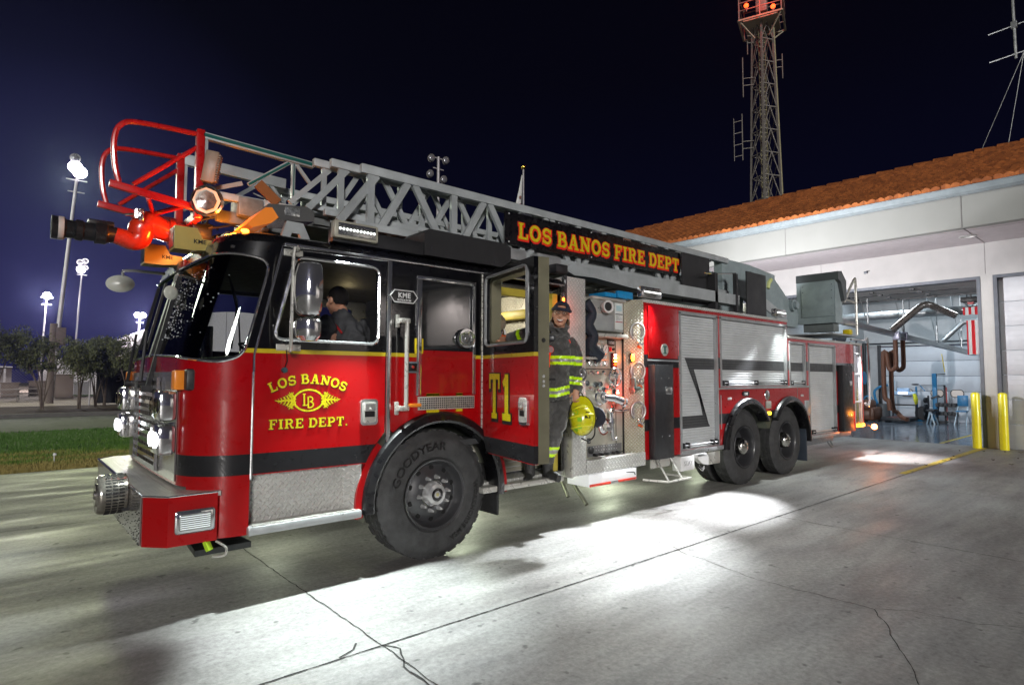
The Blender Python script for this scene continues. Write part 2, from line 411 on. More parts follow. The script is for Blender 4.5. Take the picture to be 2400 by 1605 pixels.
def slabtext(name, s, m, place, parent, grow=0., d0=0.):
    """place(u, v, d); u runs 0..width in em, v 0..1; every stroke a hair prouder than the last"""
    qs, W_ = slab(s, grow); b = bmesh.new()
    for k, (q, i) in enumerate(qs):
        b.faces.new([b.verts.new(place(u, v, d0+.00004*(k % 40), W_)) for u, v in q])
    me = bpy.data.meshes.new(name); b.to_mesh(me); b.free()
    return link(name, me, m, parent)
# ================================================================ GROUND
def concrete():
    m = bpy.data.materials.new('apron_concrete'); N, L, p = nodes(m); tc = N.new('ShaderNodeTexCoord').outputs['Object']
    base = ramp(N, L, ntex(N, L, mp(N, L, tc, (.55, 1.3, 1)), 1.1, 8, .62, .3), [(.28, (.22, .205, .205)), (.5, (.325, .318, .312)), (.75, (.39, .392, .388))])
    fine = ramp(N, L, ntex(N, L, tc, 26, 9, .75), [(.34, .62), (.62, 1.10)])
    streak = ramp(N, L, ntex(N, L, mp(N, L, tc, (.5, 3.2, 1), (0, 0, R(4))), 1.6, 7, .6, .15), [(.34, .78), (.56, 1.0)])
    blot = ramp(N, L, ntex(N, L, mp(N, L, tc, (.9, 1.5, 1)), .75, 5, .6, .6), [(.30, (.80, .78, .80)), (.62, (1.0, .985, .97))])
    spots = ramp(N, L, ntex(N, L, tc, 9, 2, .5), [(.27, .45), (.33, 1.0)])
    x = base
    for s in (fine, streak, blot, spots):
        mx = N.new('ShaderNodeMixRGB'); mx.blend_type = 'MULTIPLY'; mx.inputs[0].default_value = 1; L.new(x, mx.inputs[1]); L.new(s, mx.inputs[2]); x = mx.outputs[0]
    L.new(x, p.inputs['Base Color'])
    L.new(ramp(N, L, ntex(N, L, mp(N, L, tc, (.4, 1.6, 1)), 1.4, 6), [(.35, .42), (.65, .72)]), p.inputs['Roughness'])
    bn = N.new('ShaderNodeBump'); bn.inputs['Strength'].default_value = .35; bn.inputs['Distance'].default_value = .01
    L.new(ntex(N, L, tc, 45, 8, .7), bn.inputs['Height']); L.new(bn.outputs[0], p.inputs['Normal'])
    return m
def sheet(name, x0, x1, y0, y1, z, m, kind='structure'):
    b = bmesh.new(); b.faces.new([b.verts.new(v) for v in ((x0, y0, z), (x1, y0, z), (x1, y1, z), (x0, y1, z))])
    me = bpy.data.meshes.new(name); b.to_mesh(me); b.free(); o = link(name, me, m); o['kind'] = kind; return o
sheet('ground', -150, 220, -60, 170, -.09, mat('dark_soil', (.035, .032, .028), .9, scale=.4))
CONC = concrete()
mb = MB(); mb.box(-30, 14.30, -30, 8.15, -.16, 0); o = mb.build('concrete_apron', CONC, smooth=False); o['kind'] = 'structure'
CRK = mat('crack_dark', (.025, .023, .022), .9)
def crack(mb, pts, wd, jag=.0, seed=1, dz=.004):
    q = random.Random(seed); P = []
    for a, b in zip(pts, pts[1:]):
        a = Vector(a); b = Vector(b); n = max(1, int((b-a).length/.06)) if jag else max(1, int((b-a).length/.25))
        for i in range(n): P.append(a.lerp(b, i/n)+Vector((q.uniform(-jag, jag), q.uniform(-jag, jag))))
    P.append(Vector(pts[-1]))
    for i in range(len(P)-1):
        d = (P[i+1]-P[i]).normalized(); nn = Vector((-d.y, d.x)); w0 = wd*q.uniform(.5, 1.3)/2; w1 = wd*q.uniform(.5, 1.3)/2
        mb.b.faces.new([mb.b.verts.new((p.x, p.y, dz)) for p in (P[i]+nn*w0, P[i+1]+nn*w1, P[i+1]-nn*w1, P[i]-nn*w0)])
mb = MB()
crack(mb, [(-12, -1.12), (-1.69, -1.13), (.87, -1.17), (8.43, -1.21), (14.0, -1.28)], .012, .0015, 2)
for x, a, b_ in ((-1.0, 3.5, -8), (3.95, -.4, -8), (7.22, .9, -8), (11.2, .5, -6)): crack(mb, [(x+.04*(1 if x > 0 else -1), a), (x, -1.2), (x-.12, b_)], .008, .006, int(x*3)+5)
crack(mb, [(-12, 3.6), (-2.69, 3.59), (-1.72, 3.54), (12, 3.5)], .008, .002, 4)
o = mb.build('pavement_joint', CRK, smooth=False); o['kind'] = 'structure'
mb = MB()
crack(mb, [(2.1, -.9), (1.92, -1.3), (1.90, -1.49), (1.75, -1.99), (1.80, -2.83), (1.62, -2.93), (1.5, -3.02), (1.36, -3.06), (1.19, -3.17), (.87, -3.33), (.6, -3.55)], .006, .012, 8)
crack(mb, [(1.80, -2.83), (1.95, -3.0), (2.02, -3.35), (2.18, -3.55), (2.1, -4.2)], .005, .010, 9)
crack(mb, [(-1.0, -1.14), (-.93, -1.24), (-1.04, -1.45), (-1.02, -1.64), (-1.1, -2.2)], .012, .014, 12)
crack(mb, [(-1.10, -1.02), (-1.16, -1.09), (-1.26, -1.12)], .02, .014, 13)
o = mb.build('pavement_crack', CRK, smooth=False); o['kind'] = 'structure'
YP = mat('worn_yellow_paint', (.50, .38, .03), .6, var=.35, scale=14, dirt=(.30, .27, .20), bump=.2)
mb = MB()
q = random.Random(4)
for (xa, ya, xb, yb) in ((8.45, -1.16, 13.95, -1.22),):
    n = 60
    for i in range(n):
        a = xa+(xb-xa)*i/n; b_ = xa+(xb-xa)*(i+1)/n; y = ya+(yb-ya)*i/n; w_ = .05+.02*i/n
        mb.b.faces.new([mb.b.verts.new(v) for v in ((a, y-w_-q.random()*.01, .004), (b_, y-w_-q.random()*.01, .004), (b_, y+w_+q.random()*.01, .004), (a, y+w_+q.random()*.01, .004))])
mb.box(14.4, 18.5, -.36, -.28, .0005, .0045)
o = mb.build('yellow_line', YP, smooth=False); o['kind'] = 'structure'
# lawn, street, bed
def lawn_mat():
    m = bpy.data.materials.new('lawn'); N, L, p = nodes(m); tc = N.new('ShaderNodeTexCoord').outputs['Object']
    sx = N.new('ShaderNodeSeparateXYZ'); L.new(tc, sx.inputs[0])
    n = ntex(N, L, mp(N, L, tc, (.35, 1.2, 1)), 1.0, 5, .6)
    f = mth(N, L, 'ADD', n, mth(N, L, 'MULTIPLY', mth(N, L, 'SUBTRACT', 10.2, sx.outputs[1]), .10))
    c = ramp(N, L, f, [(.42, (.11, .22, .02)), (.56, (.38, .31, .10)), (.25, (.07, .17, .02))])
    c2 = ramp(N, L, ntex(N, L, tc, 22, 6, .7), [(.3, .55), (.7, 1.2)])
    mx = N.new('ShaderNodeMixRGB'); mx.blend_type = 'MULTIPLY'; mx.inputs[0].default_value = 1; L.new(c, mx.inputs[1]); L.new(c2, mx.inputs[2]); L.new(mx.outputs[0], p.inputs['Base Color'])
    p.inputs['Roughness'].default_value = .8; return m
LAWN = lawn_mat()
sheet('lawn', -40, 60, 8.15, 17.4, -.02, LAWN)
V_ = []; F_ = []; q = random.Random(21)
for i in range(42000):
    y = 8.18+9.2*q.random()**1.3; x = -4.2+(y*.42+1.2)*q.random()+.2
    h = .03+.05*q.random(); a = q.random()*6.28; w_ = .005+.006*q.random(); dx = math.cos(a)*w_; dy = math.sin(a)*w_; l = q.uniform(-.03, .03)
    k = len(V_); V_ += [(x-dx, y-dy, -.02), (x+dx, y+dy, -.02), (x+l, y+q.uniform(-.03, .03), -.02+h)]; F_.append((k, k+1, k+2))
me = bpy.data.meshes.new('grass'); me.from_pydata(V_, [], F_); tag(link('grass', me, LAWN), 'short patchy green and straw coloured lawn beyond the apron', 'grass', kind='stuff')
sheet('street', -60, 120, 17.4, 25.1, -.05, mat('asphalt', (.055, .055, .06), .8, var=.3, scale=3, bump=.3))
mb = MB(); mb.box(-60, 120, 17.25, 17.42, -.1, .0); mb.box(-60, 120, 25.1, 25.3, -.1, .10, .02); o = mb.build('kerb', mat('kerb_concrete', (.10, .095, .09), .8), smooth=False); o['kind'] = 'structure'
sheet('planting_bed', -60, 120, 25.28, 33.2, .06, mat('bark_mulch', (.055, .03, .016), .95, var=.5, scale=3, bump=.6, dirt=(.14, .07, .02)))
sheet('sandy_lot', -120, 200, 33.2, 110, .03, mat('pale_sand', (.36, .29, .24), .9, var=.2, scale=.6))
sheet('far_lawn', 1.6, 12, 50, 62, .04, mat('far_grass', (.06, .14, .02), .9, scale=1))
# ================================================================ FIRE STATION
WX = 14.04
STU = mat('stucco', (.45, .44, .43), .85, var=.06, scale=2.5, bump=.5, bscale=45, rvar=.05)
STU2 = mat('smooth_render', (.235, .24, .228), .8, var=.05, scale=1.2, bump=.15, bscale=80, rvar=.05)
TRM = mat('grey_door_trim', (.11, .12, .14), .5, .3)
ST = thing('fire_station', 'pale stucco fire station with clay tile roof, deep canopy and one open vehicle bay', 'fire station', (0, 0, 0))
YZ = lambda x0: (lambda u, v, d: (x0+d, u, v))
bay1 = [(-1.235, 0), (3.30, 0), (3.30, 3.85), (-1.235, 3.85)]; bay2 = [(-6.1, 0), (-1.53, 0), (-1.53, 3.85), (-6.1, 3.85)]; bay3 = [(4.0, 0), (8.4, 0), (8.4, 3.85), (4.0, 3.85)]
def hole_out(lst, y0, y1, z0, z1):
    """facade outline with ground-level openings"""
    P = [(y0, z0)]
    for b_ in sorted(lst, key=lambda b: b[0][0]): P += [(b_[0][0], z0), (b_[3][0], b_[3][1]), (b_[2][0], b_[2][1]), (b_[1][0], z0)]
    return P+[(y1, z0), (y1, z1), (y0, z1)]
panel('wall', STU, hole_out([bay1, bay2, bay3], -14, 15, 0, 5.3), [], YZ(WX), ST, None, .26, smooth=False)
mb = MB()
for y in (-6.3, -1.37, 2.16, 8.7): mb.box(WX-.004, WX, y-.004, y+.004, 3.93, 4.64)
mb.box(11.992, 11.999, -1.384, -1.376, 4.64, 5.32); mb.box(11.992, 11.999, 2.2, 2.208, 4.64, 5.32); mb.box(12.1, WX, -1.384, -1.376, 4.633, 4.637); mb.box(12.35, 12.355, -14, 15, 4.633, 4.637)
mb.build('control_joint', mat('joint_grey', (.16, .15, .15), .8), ST)
mb = MB(); mb.box(12.0, 12.22, -14, 15, 4.64, 5.34); mb.build('fascia', STU2, ST)
mb = MB(); mb.box(12.22, WX, -14, 15, 4.64, 4.70); mb.build('soffit', mat('soffit_render', (.50, .46, .48), .85, var=.06, bump=.3, bscale=50), ST)
mb = MB(); mb.prism([(11.84, 5.46), (11.86, 5.34), (11.93, 5.30), (12.0, 5.30), (12.0, 5.46)], -14, 15, lambda u, v, d: (u, d, v)); mb.build('gutter', mat('gutter_grey', (.24, .28, .30), .45, .2), ST, smooth=False)
def tiles():
    m = bpy.data.materials.new('clay_tile'); N, L, p = nodes(m); tc = N.new('ShaderNodeTexCoord').outputs['Object']
    vr = N.new('ShaderNodeTexVoronoi'); vr.inputs['Scale'].default_value = 1; L.new(mp(N, L, tc, (4.4, 5.9, 0)), vr.inputs['Vector'])
    sx = N.new('ShaderNodeSeparateXYZ'); L.new(vr.outputs['Color'], sx.inputs[0])
    c = ramp(N, L, sx.outputs[0], [(.1, (.26, .070, .014)), (.8, (.42, .125, .028))])
    c2 = ramp(N, L, ntex(N, L, tc, 9, 6), [(.3, .6), (.6, 1.05)]); mx = N.new('ShaderNodeMixRGB'); mx.blend_type = 'MULTIPLY'; mx.inputs[0].default_value = 1
    L.new(c, mx.inputs[1]); L.new(c2, mx.inputs[2]); L.new(mx.outputs[0], p.inputs['Base Color']); p.inputs['Roughness'].default_value = .75; return m
TILE = tiles()
V_ = []; F_ = []; q = random.Random(8); nc = 22; sl = .446; xe, ze, xr = 11.82, 5.47, 16.05; tw = .17; nt_ = int(28/tw)
for i in range(nc):
    xa = xe+(xr-xe)*i/nc; xb = xe+(xr-xe)*(i+1.12)/nc
    for t in range(nt_):
        y0 = -14+t*tw; dz = q.uniform(-.008, .010); k = len(V_)
        for x, up_ in ((xa, .045), (xb, .0)):
            for s in range(7):
                u = s/6; V_.append((x+dz, y0+u*tw, ze+(x-xe)*sl+up_+dz+.042*math.sin(math.pi*u)))
        for s in range(6): F_.append((k+s, k+s+1, k+8+s, k+7+s))
        V_ += [(xa+dz, y0+s/6*tw, ze+(xa-xe)*sl-.01) for s in range(7)]
        for s in range(6): F_.append((k+s, k+14+s, k+15+s, k+s+1))
me = bpy.data.meshes.new('roof_tiles'); me.from_pydata(V_, [], F_); me.shade_smooth(); me.set_sharp_from_angle(angle=R(50)); rt_o = link('roof', me, TILE, ST)
mb = MB(); mb.prism([(11.84, 5.44), (16.05, 7.32), (20.3, 5.44)], -14, 15, lambda u, v, d: (u, d, v)); mb.build('roof_deck', mat('roof_dark', (.05, .03, .02), .9), rt_o, smooth=False)
mb = MB()
for i in range(64):
    y = -14+i*.45; mb.tube([(xr, y, ze+(xr-xe)*sl-.02), (xr, y+.48, ze+(xr-xe)*sl+.01)], [.09, .10], 10)
mb.build('ridge_tiles', TILE, rt_o)
mb = MB(); mb.lathe([(.14, 0), (.16, -.012), (.12, -.02), (.11, .01), (.001, .015)], (12.95, -1.28, 4.638), (0, 0, 1), 24); dl = mb.build('downlight', mat('downlight_white', (.6, .6, .58), .4), ST)
mb = MB(); mb.cyl((12.95, -1.28, 4.634), (12.95, -1.28, 4.63), .10, 20); mb.build('lens', mat('frosted', (.45, .45, .43), .3), dl)
# trims, closed sectional door
def frame(b_):
    y0, y1 = b_[0][0], b_[1][0]; mb = MB()
    mb.box(WX-.012, WX+.28, y0-.035, y0+.035, 0, 3.885); mb.box(WX-.012, WX+.28, y1-.035, y1+.035, 0, 3.885); mb.box(WX-.012, WX+.28, y0+.035, y1-.035, 3.815, 3.885)
    return mb.build('door_frame', TRM, ST)
for b_ in (bay1, bay2, bay3): frame(b_)
DOORW = mat('overhead_door_white', (.52, .53, .56), .5, var=.04, scale=3)
def sec_door(y0, y1, x, name='overhead_door'):
    mb = MB(); h = 3.82/7
    for i in range(7):
        z = i*h; mb.box(x, x+.05, y0, y1, z+.006, z+h-.006, .004)
        for k in range(1, 5): mb.box(x-.003, x, y0+.02, y1-.02, z+k*h/5-.004, z+k*h/5+.004)
    return mb.build(name, DOORW, ST)
sec_door(-6.06, -1.57, WX+.12); sec_door(4.04, 8.36, WX+.12)
# interior
INW = mat('interior_wall', (.42, .42, .42), .85, var=.06)
mb = MB(); mb.box(14.31, 22.7, 3.95, 4.05, 0, 5.2); mb.box(22.6, 22.75, 3.40, 4.0, 0, 5.2); mb.box(22.6, 22.75, -1.0, .28, 0, 5.2); mb.box(22.6, 22.75, .28, 3.40, 2.75, 5.2); mb.box(22.6, 22.75, -9, -1.0, 0, 5.2); mb.box(14.31, 22.7, -9.1, -9, 0, 5.2); mb.build('interior_wall', INW, ST, smooth=False)
mb = MB(); mb.box(14.31, 22.7, -9, 4, 5.05, 5.15); mb.build('ceiling', mat('white_insulation', (.42, .41, .38), .8, var=.15, scale=3, bump=.8, bscale=4), ST, smooth=False)
mb = MB()
for i in range(6): mb.box(14.4, 22.6, -1+i*1.0, -.95+i*1.0, 4.95, 5.05)
for i in range(5): mb.box(15+i*1.7, 15.12+i*1.7, -9, 4, 4.82, 4.98)
mb.build('ceiling_beam', mat('beam_grey', (.14, .14, .13), .6), ST)
mb = MB(); mb.box(14.31, 22.75, -9.1, 4.05, -.2, .001); mb.build('bay_floor', mat('polished_floor', (.13, .15, .18), .14, var=.4, scale=1.6, rvar=.08), ST, smooth=False)
mb = MB(); h = 2.72/5
for i in range(5): mb.box(22.55, 22.6, .34, 3.36, i*h+.006, i*h+h-.006, .004)
bd_ = mb.build('overhead_door', DOORW, ST)
for y in (1.04, 1.62, 2.55):
    mb = MB(); mb.prism(rrect(y-.20, y+.20, .88, 1.16, .12), -.012, .0, lambda u, v, d: (22.55+d, u, v)); w_ = mb.build('door_window', SAT, bd_)
    mb = MB(); mb.prism(rrect(y-.175, y+.175, .905, 1.135, .10), -.016, -.012, lambda u, v, d: (22.55+d, u, v)); mb.build('pane', emi('warm_pane', (.75, .6, .5), .35, (.3, .3, .3)), w_)
mb = MB(); mb.box(22.4, 22.56, .26, .34, 0, 2.8); mb.box(22.4, 22.56, 3.36, 3.44, 0, 2.8); mb.tube([(22.4, -.5, 2.85), (22.4, 3.9, 2.85)], .03, 8); mb.box(22.3, 22.5, .05, .28, 0, 2.4); mb.build('door_track', SAT, ST)
mb = MB()
for i in range(4): mb.box(14.5+i*.70, 15.185+i*.70, -1.18, 3.2, 3.90, 3.94)
rd_ = mb.build('raised_door', mat('raised_door_panel', (.34, .33, .32), .7, var=.12), ST)
for i, y in enumerate((2.6, 1.75, .80, -.12)):
    mb = MB(); mb.prism(rrect(y-.34, y+.34, 15.95, 16.12, .08), 3.893, 3.90, lambda u, v, d: (v, u, d)); mb.build('door_window', LBK, rd_)
mb = MB()
for i in range(4):
    for y in (2.15, 1.3, .35): mb.box(15.1+i*.70, 15.22+i*.70, y-.05, y+.05, 3.86, 3.90)
mb.box(17.25, 17.3, -1.18, 3.2, 3.86, 3.96); mb.build('hinges', SAT, rd_)
mb = MB(); mb.box(14.4, 17.6, -1.22, -1.17, 3.86, 3.92); mb.box(14.4, 17.6, 3.22, 3.27, 3.86, 3.92); mb.build('ceiling_track', ALU, ST)
for x, y in ((18.6, 2.55), (19.4, 2.2), (16.2, -2.4), (20.5, -.4)):  # the tube over the closed bay is added to brighten the striped flag
    t = thing('strip_light', {18.6: 'lit ceiling tube light hung next to the raised door', 19.4: 'lit ceiling tube light between duct and raised door light', 16.2: 'tube light added over the closed bay to brighten the flag', 20.5: 'lit ceiling tube light above the hanging flags and motor'}[x], 'ceiling light', (x, y, 0), 'tube lights on the bay ceiling')
    mb = MB(); mb.box(-.09, .09, -.65, .65, 4.86, 4.93, .01); b0 = mb.build('housing', WHT, t)
    mb = MB(); mb.box(-.07, .07, -.60, .60, 4.84, 4.86, .004); mb.build('tube', emi('tube_glow', (.85, .95, 1), 9), t)
    mb = MB(); mb.tube([(0, .5, 4.9), (0, .5, 5.05)], .01, 5); mb.tube([(0, -.5, 4.9), (0, -.5, 5.05)], .01, 5); mb.build('hanger', SAT, t)
    lamp('tube_lamp', 'AREA', (0, 0, 4.80), 80 if x != 16.2 else 60, (.72, .88, 1), .8, (0, 0, 0), parent=t)
GAL = mat('galvanised_duct', (.35, .36, .36), .4, .7, var=.25, scale=8)
t = thing('ventilation_duct', 'long round galvanised duct hung across the bay ceiling', 'duct'); mb = MB(); mb.tube([(19.2, 4, 3.62), (19.2, -8, 3.62)], .13, 16)
for i in range(14): mb.tube([(19.2, 4-i*.85, 3.62), (19.2, 3.96-i*.85, 3.62)], .14, 16)
d0 = mb.build('duct', GAL, t); mb = MB()
for y in (3, 1.5, 0, -1.5): mb.tube([(19.2, y, 3.7), (19.2, y, 5.05)], .012, 5)
mb.build('hanger', SAT, t)
t = thing('exhaust_duct', 'bent shiny exhaust pipe rising from the hose rail to the ceiling', 'duct'); mb = MB(); mb.tube([(17.6, 1.55, 3.00), (17.9, .95, 3.62), (18.0, .80, 3.73), (18.1, .65, 3.72), (18.6, .18, 3.42)], .10, 14, smooth=3); mb.build('elbow', mat('bronze_duct', (.36, .30, .26), .3, .85, var=.3, scale=6), t)
t = thing('second_exhaust_duct', 'slim silver pipe slanting down behind the striped flag', 'duct'); mb = MB(); mb.tube([(20.5, .95, 2.75), (20.6, .40, 3.35), (20.7, -.6, 3.5)], .07, 12); mb.build('pipe', GAL, t)
t.name = 'exhaust_duct'; mb = MB(); mb.tube([(20.5, .95, 2.72), (20.5, .95, 2.80)], .085, 12); mb.build('collar', GAL, t)
t = thing('exhaust_rail', 'long aluminium track slanting across the bay that carries the brown hoses', 'rail'); mb = MB(); mb.bar((15.3, 2.25, 3.22), (22.0, .42, 2.40), .10, .12)
mb.bar((15.3, 2.25, 3.15), (22.0, .42, 2.33), .16, .03); mb.build('track', ALU, t)
for f in (.2, .45, .7, .9):
    mb = MB(); p = Vector((15.3, 2.25, 3.22)).lerp(Vector((22.0, .42, 2.40)), f); mb.tube([p, (p.x, p.y, 5.05)], .022, 6); mb.tube([p, (p.x-.4, p.y+.3, 5.05)], .012, 5); mb.build('strut', GAL, t)
HOSE = mat('brown_hose', (.13, .055, .03), .6, var=.2, scale=30)
for i, (x, y, zb) in enumerate(((17.8, 1.76, 1.02), (18.3, 1.70, .72))):
    t = thing('exhaust_hose', ('shorter brown vehicle exhaust hose looped below the rail', 'longer brown vehicle exhaust hose with its end lying near the floor')[i], 'hose', (0, 0, 0), 'brown exhaust hoses hanging in the bay')
    mb = MB(); pts = [(x+.05, y-.22, 2.78), (x+.05, y-.22, 2.0), (x+.03, y-.19, 1.86), (x, y-.11, 1.80), (x, y-.04, 1.88), (x, y-.01, 2.1), (x, y+.01, 2.30), (x, y+.05, 2.34), (x, y+.10, 2.26), (x, y+.10, zb)]
    if i: pts += [(x, y-.02, zb-.22), (x, y-.14, zb-.36), (x-.1, y-.30, zb-.42)]
    else: pts += [(x, y, zb-.15), (x, y-.03, zb-.45)]
    mb.tube(pts, .066, 12, smooth=4); mb.build('hose', HOSE, t)
    mb = MB(); mb.box(x-.04, x+.12, y-.36, y-.18, 2.72, 2.98, .02); mb.build('hose_trolley', mat('lilac_grey_metal', (.34, .34, .42), .4, .3), t)
# striped flags hung from the duct
for i, (x, y0, y1, z0, z1) in enumerate(((17.2, -.83, -.36, 2.21, 3.14), (18.4, -.80, -.05, 3.40, 3.62))):
    m = bpy.data.materials.get('flag_stripes') or bpy.data.materials.new('flag_stripes')
    if i == 0:
        N, L, p = nodes(m); tc = N.new('ShaderNodeTexCoord').outputs['Object']; sx = N.new('ShaderNodeSeparateXYZ'); L.new(tc, sx.inputs[0])
        f_ = mth(N, L, 'PINGPONG', mth(N, L, 'MULTIPLY', mth(N, L, 'ADD', sx.outputs['Y'], .36), 1/.145), .5)
        L.new(ramp(N, L, f_, [(.249, (.65, .012, .02)), (.251, (.75, .75, .72))]), p.inputs['Base Color']); p.inputs['Roughness'].default_value = .7
        p.inputs['Emission Color'].default_value = (0, 0, 0, 1)
    b = bmesh.new(); n = 24; rows = []
    for k in range(n+1):
        y = y0+(y1-y0)*k/n; dx = .02*math.sin(k*1.3); rows.append([b.verts.new((x+dx, y, z1)), b.verts.new((x+dx*1.6, y, z0+.01*math.sin(k*.8)))])
    for A, B in zip(rows, rows[1:]): b.faces.new((A[0], A[1], B[1], B[0]))
    me = bpy.data.meshes.new('flag'); b.to_mesh(me); b.free(); me.shade_smooth()
    tag(link('hanging_flag', me, m), ('red and white striped flag hanging long beside the open door jamb', 'small strip of striped flag showing above the duct')[i], 'flag', 'striped flags hanging in the bay')
t = thing('door_opener', 'black overhead door motor hanging near the striped flag', 'motor'); mb = MB(); mb.box(17.3, 17.7, -.62, -.22, 3.66, 3.80, .02); mb.build('motor', LBK, t); mb = MB(); mb.box(17.4, 17.5, -.50, -.36, 3.60, 3.66); mb.build('cover', mat('opener_red', (.5, .03, .03), .4), t)
mb = MB(); mb.tube([(17.4, -.5, 3.62), (17.42, -.42, 3.52), (17.45, -.30, 3.62)], .012, 5, smooth=3); mb.bar((17.5, -.42, 3.80), (17.5, -.42, 5.05), .04, .04); mb.build('bracket', SAT, t)
# gym corner
GB = mat('gym_black', (.02, .022, .026), .5); GBL = mat('gym_blue', (.02, .16, .32), .4); GWH = mat('gym_white', (.45, .55, .62), .4)
t = thing('treadmill', 'black treadmill with a pale blue console and a yellow cloth on its rail', 'treadmill')
mb = MB(); mb.box(20.9, 22.2, 2.05, 2.95, .05, .17, .02); mb.build('deck', GB, t); mb = MB(); mb.box(21.0, 22.1, 2.2, 2.8, .171, .18); mb.build('belt', mat('tread_belt', (.12, .05, .05), .6), t)
mb = MB(); mb.bar((21.9, 2.12, .1), (21.7, 2.05, .95), .05); mb.bar((21.9, 2.84, .1), (21.7, 2.78, .95), .05); mb.bar((21.8, 2.1, .6), (21.8, 2.8, .6), .04); mb.build('frame', GB, t)
mb = MB(); mb.box(21.5, 21.75, 2.02, 2.80, .94, 1.08, .05); mb.box(21.55, 21.7, 2.22, 2.6, 1.06, 1.2, .03); cs_ = mb.build('console', mat('console_blue', (.35, .5, .7), .4), t); mb = MB(); mb.box(21.49, 21.5, 2.25, 2.55, .98, 1.07); mb.build('screen', emi('screen_white', (.9, .9, 1), 1.2), cs_)
mb = MB(); mb.tube([(21.4, 2.02, 1.0), (21.38, 1.98, .80), (21.4, 1.97, .66)], [(.05, .10), (.06, .16), (.03, .12)], 10, smooth=3); tag(mb.build('towel', mat('towel_yellow', (.62, .6, .03), .8)), 'crumpled yellow cloth hung over the treadmill rail', 'cloth')
t = thing('recliner_chair', 'brown leather recliner behind the truck in the bay', 'armchair'); BR = mat('brown_leather', (.10, .04, .02), .45, var=.3, bump=.4, bscale=8)
mb = MB(); mb.box(20.6, 21.5, 3.15, 3.75, .05, .42, .08); mb.build('seat', BR, t); mb = MB(); mb.box(20.7, 21.3, 3.15, 3.60, .38, .78, .12, Matrix.Translation((0, 0, 0))); mb.build('backrest', BR, t); 
for y in (3.02, 3.70): mb = MB(); mb.box(20.5, 21.4, y, y+.18, .05, .52, .08); mb.build('armrest', BR, t)
t = thing('cable_machine', 'pale blue steel frame exercise machine by the bay wall', 'exercise machine'); mb = MB()
for y in (2.85, 3.15): mb.bar((22.2, y, 0), (22.2, y, 1.45), .04)
mb.bar((22.2, 2.85, 1.45), (22.2, 3.15, 1.45), .04); mb.bar((21.6, 3.0, .04), (22.3, 3.0, .04), .06); mb.build('frame', GWH, t)
mb = MB(); mb.tube([(21.8, 3.25, .4), (21.8, 3.4, 1.0), (21.9, 3.25, 1.22), (22.0, 3.0, 1.30)], .045, 10, smooth=3); mb.lathe([(.12, 0), (.16, .03), (.12, .06)], (21.6, 3.55, .75), (1, .3, 0), 16); mb.build('arm', GBL, t)
t = thing('exercise_bike', 'upright exercise bike with a black saddle between treadmill and blue post', 'exercise bike'); mb = MB(); mb.bar((21.8, 2.1, .06), (22.2, 1.7, .06), .06); mb.tube([(22.0, 2.1, .2), (22.0, 2.12, 1.25)], .03, 8); mb.bar((22.0, 2.0, 1.3), (22.0, 1.85, 1.1), .03); mb.build('frame', GBL, t)
mb = MB(); mb.ball((22.0, 2.14, 1.33), .08, 10, (1, 1.6, .4)); mb.build('saddle', GB, t); mb = MB(); mb.lathe([(.001, -.03), (.24, -.03), (.26, 0), (.24, .03), (.001, .03)], (21.9, 1.9, .32), (1, 0, .1), 20); mb.lathe([(.001, -.03), (.16, -.03), (.18, 0), (.16, .03), (.001, .03)], (21.9, 1.70, .26), (1, 0, .1), 20); mb.build('flywheel', GB, t)
t = thing('weight_bench_tower', 'tall bright blue post of the weight stand', 'exercise machine'); mb = MB(); mb.box(21.75, 21.85, 1.45, 1.58, .03, 1.72, .01); mb.build('post', GBL, t); mb = MB(); mb.bar((21.8, 1.5, 1.68), (21.8, 1.2, 1.70), .03); mb.box(21.6, 22.0, 1.2, 1.8, .02, .08); mb.bar((21.8, 1.62, .85), (21.8, 1.4, .95), .14, .06); mb.build('arm', GB, t)
t = thing('squat_rack', 'black barbell rack with a thin red upright', 'weight rack'); mb = MB(); mb.bar((22.1, 1.30, 0), (22.1, 1.30, 1.32), .05); mb.bar((22.1, 2.05, 1.30), (22.1, 1.30, 1.30), .02); mb.build('frame', GB, t); mb = MB(); mb.bar((22.05, 1.24, .1), (22.05, 1.24, 1.25), .03); mb.build('upright', mat('rack_red', (.35, .03, .03), .4), t)
t = thing('dumbbell_rack', 'low black two-tier rack loaded with dumbbells', 'weight rack'); mb = MB()
for y in (.90, 1.45):
    mb.bar((21.7, y, 0), (21.9, y, .62), .04)
for z in (.28, .58): mb.box(21.65, 21.95, .88, 1.48, z, z+.03)
mb.build('frame', GB, t)
for j, z in enumerate((.36, .66)):
    for i in range(5):
        y = .95+i*.12; mb = MB(); mb.tube([(21.62, y, z), (21.98, y, z)], .015, 8); mb.lathe([(.001, -.05), (.05, -.05), (.05, .05), (.001, .05)], (21.66, y, z), (1, 0, 0), 10); mb.lathe([(.001, -.05), (.05, -.05), (.05, .05), (.001, .05)], (21.94, y, z), (1, 0, 0), 10)
        tag(mb.build('dumbbell', GB), ('grey black dumbbell on the lower tier of the rack', 'grey black dumbbell on the upper tier of the rack')[j], 'dumbbell', ('dumbbells on the lower rack tier', 'dumbbells on the upper rack tier')[j])
t = thing('folding_chair', 'blue folding chair standing by the back door track', 'chair'); mb = MB(); mb.box(21.6, 21.64, .55, .85, .62, .98, .02, ); mb.build('backrest', GBL, t); mb = MB(); mb.box(21.3, 21.65, .55, .85, .44, .48, .01); mb.build('seat', GBL, t)
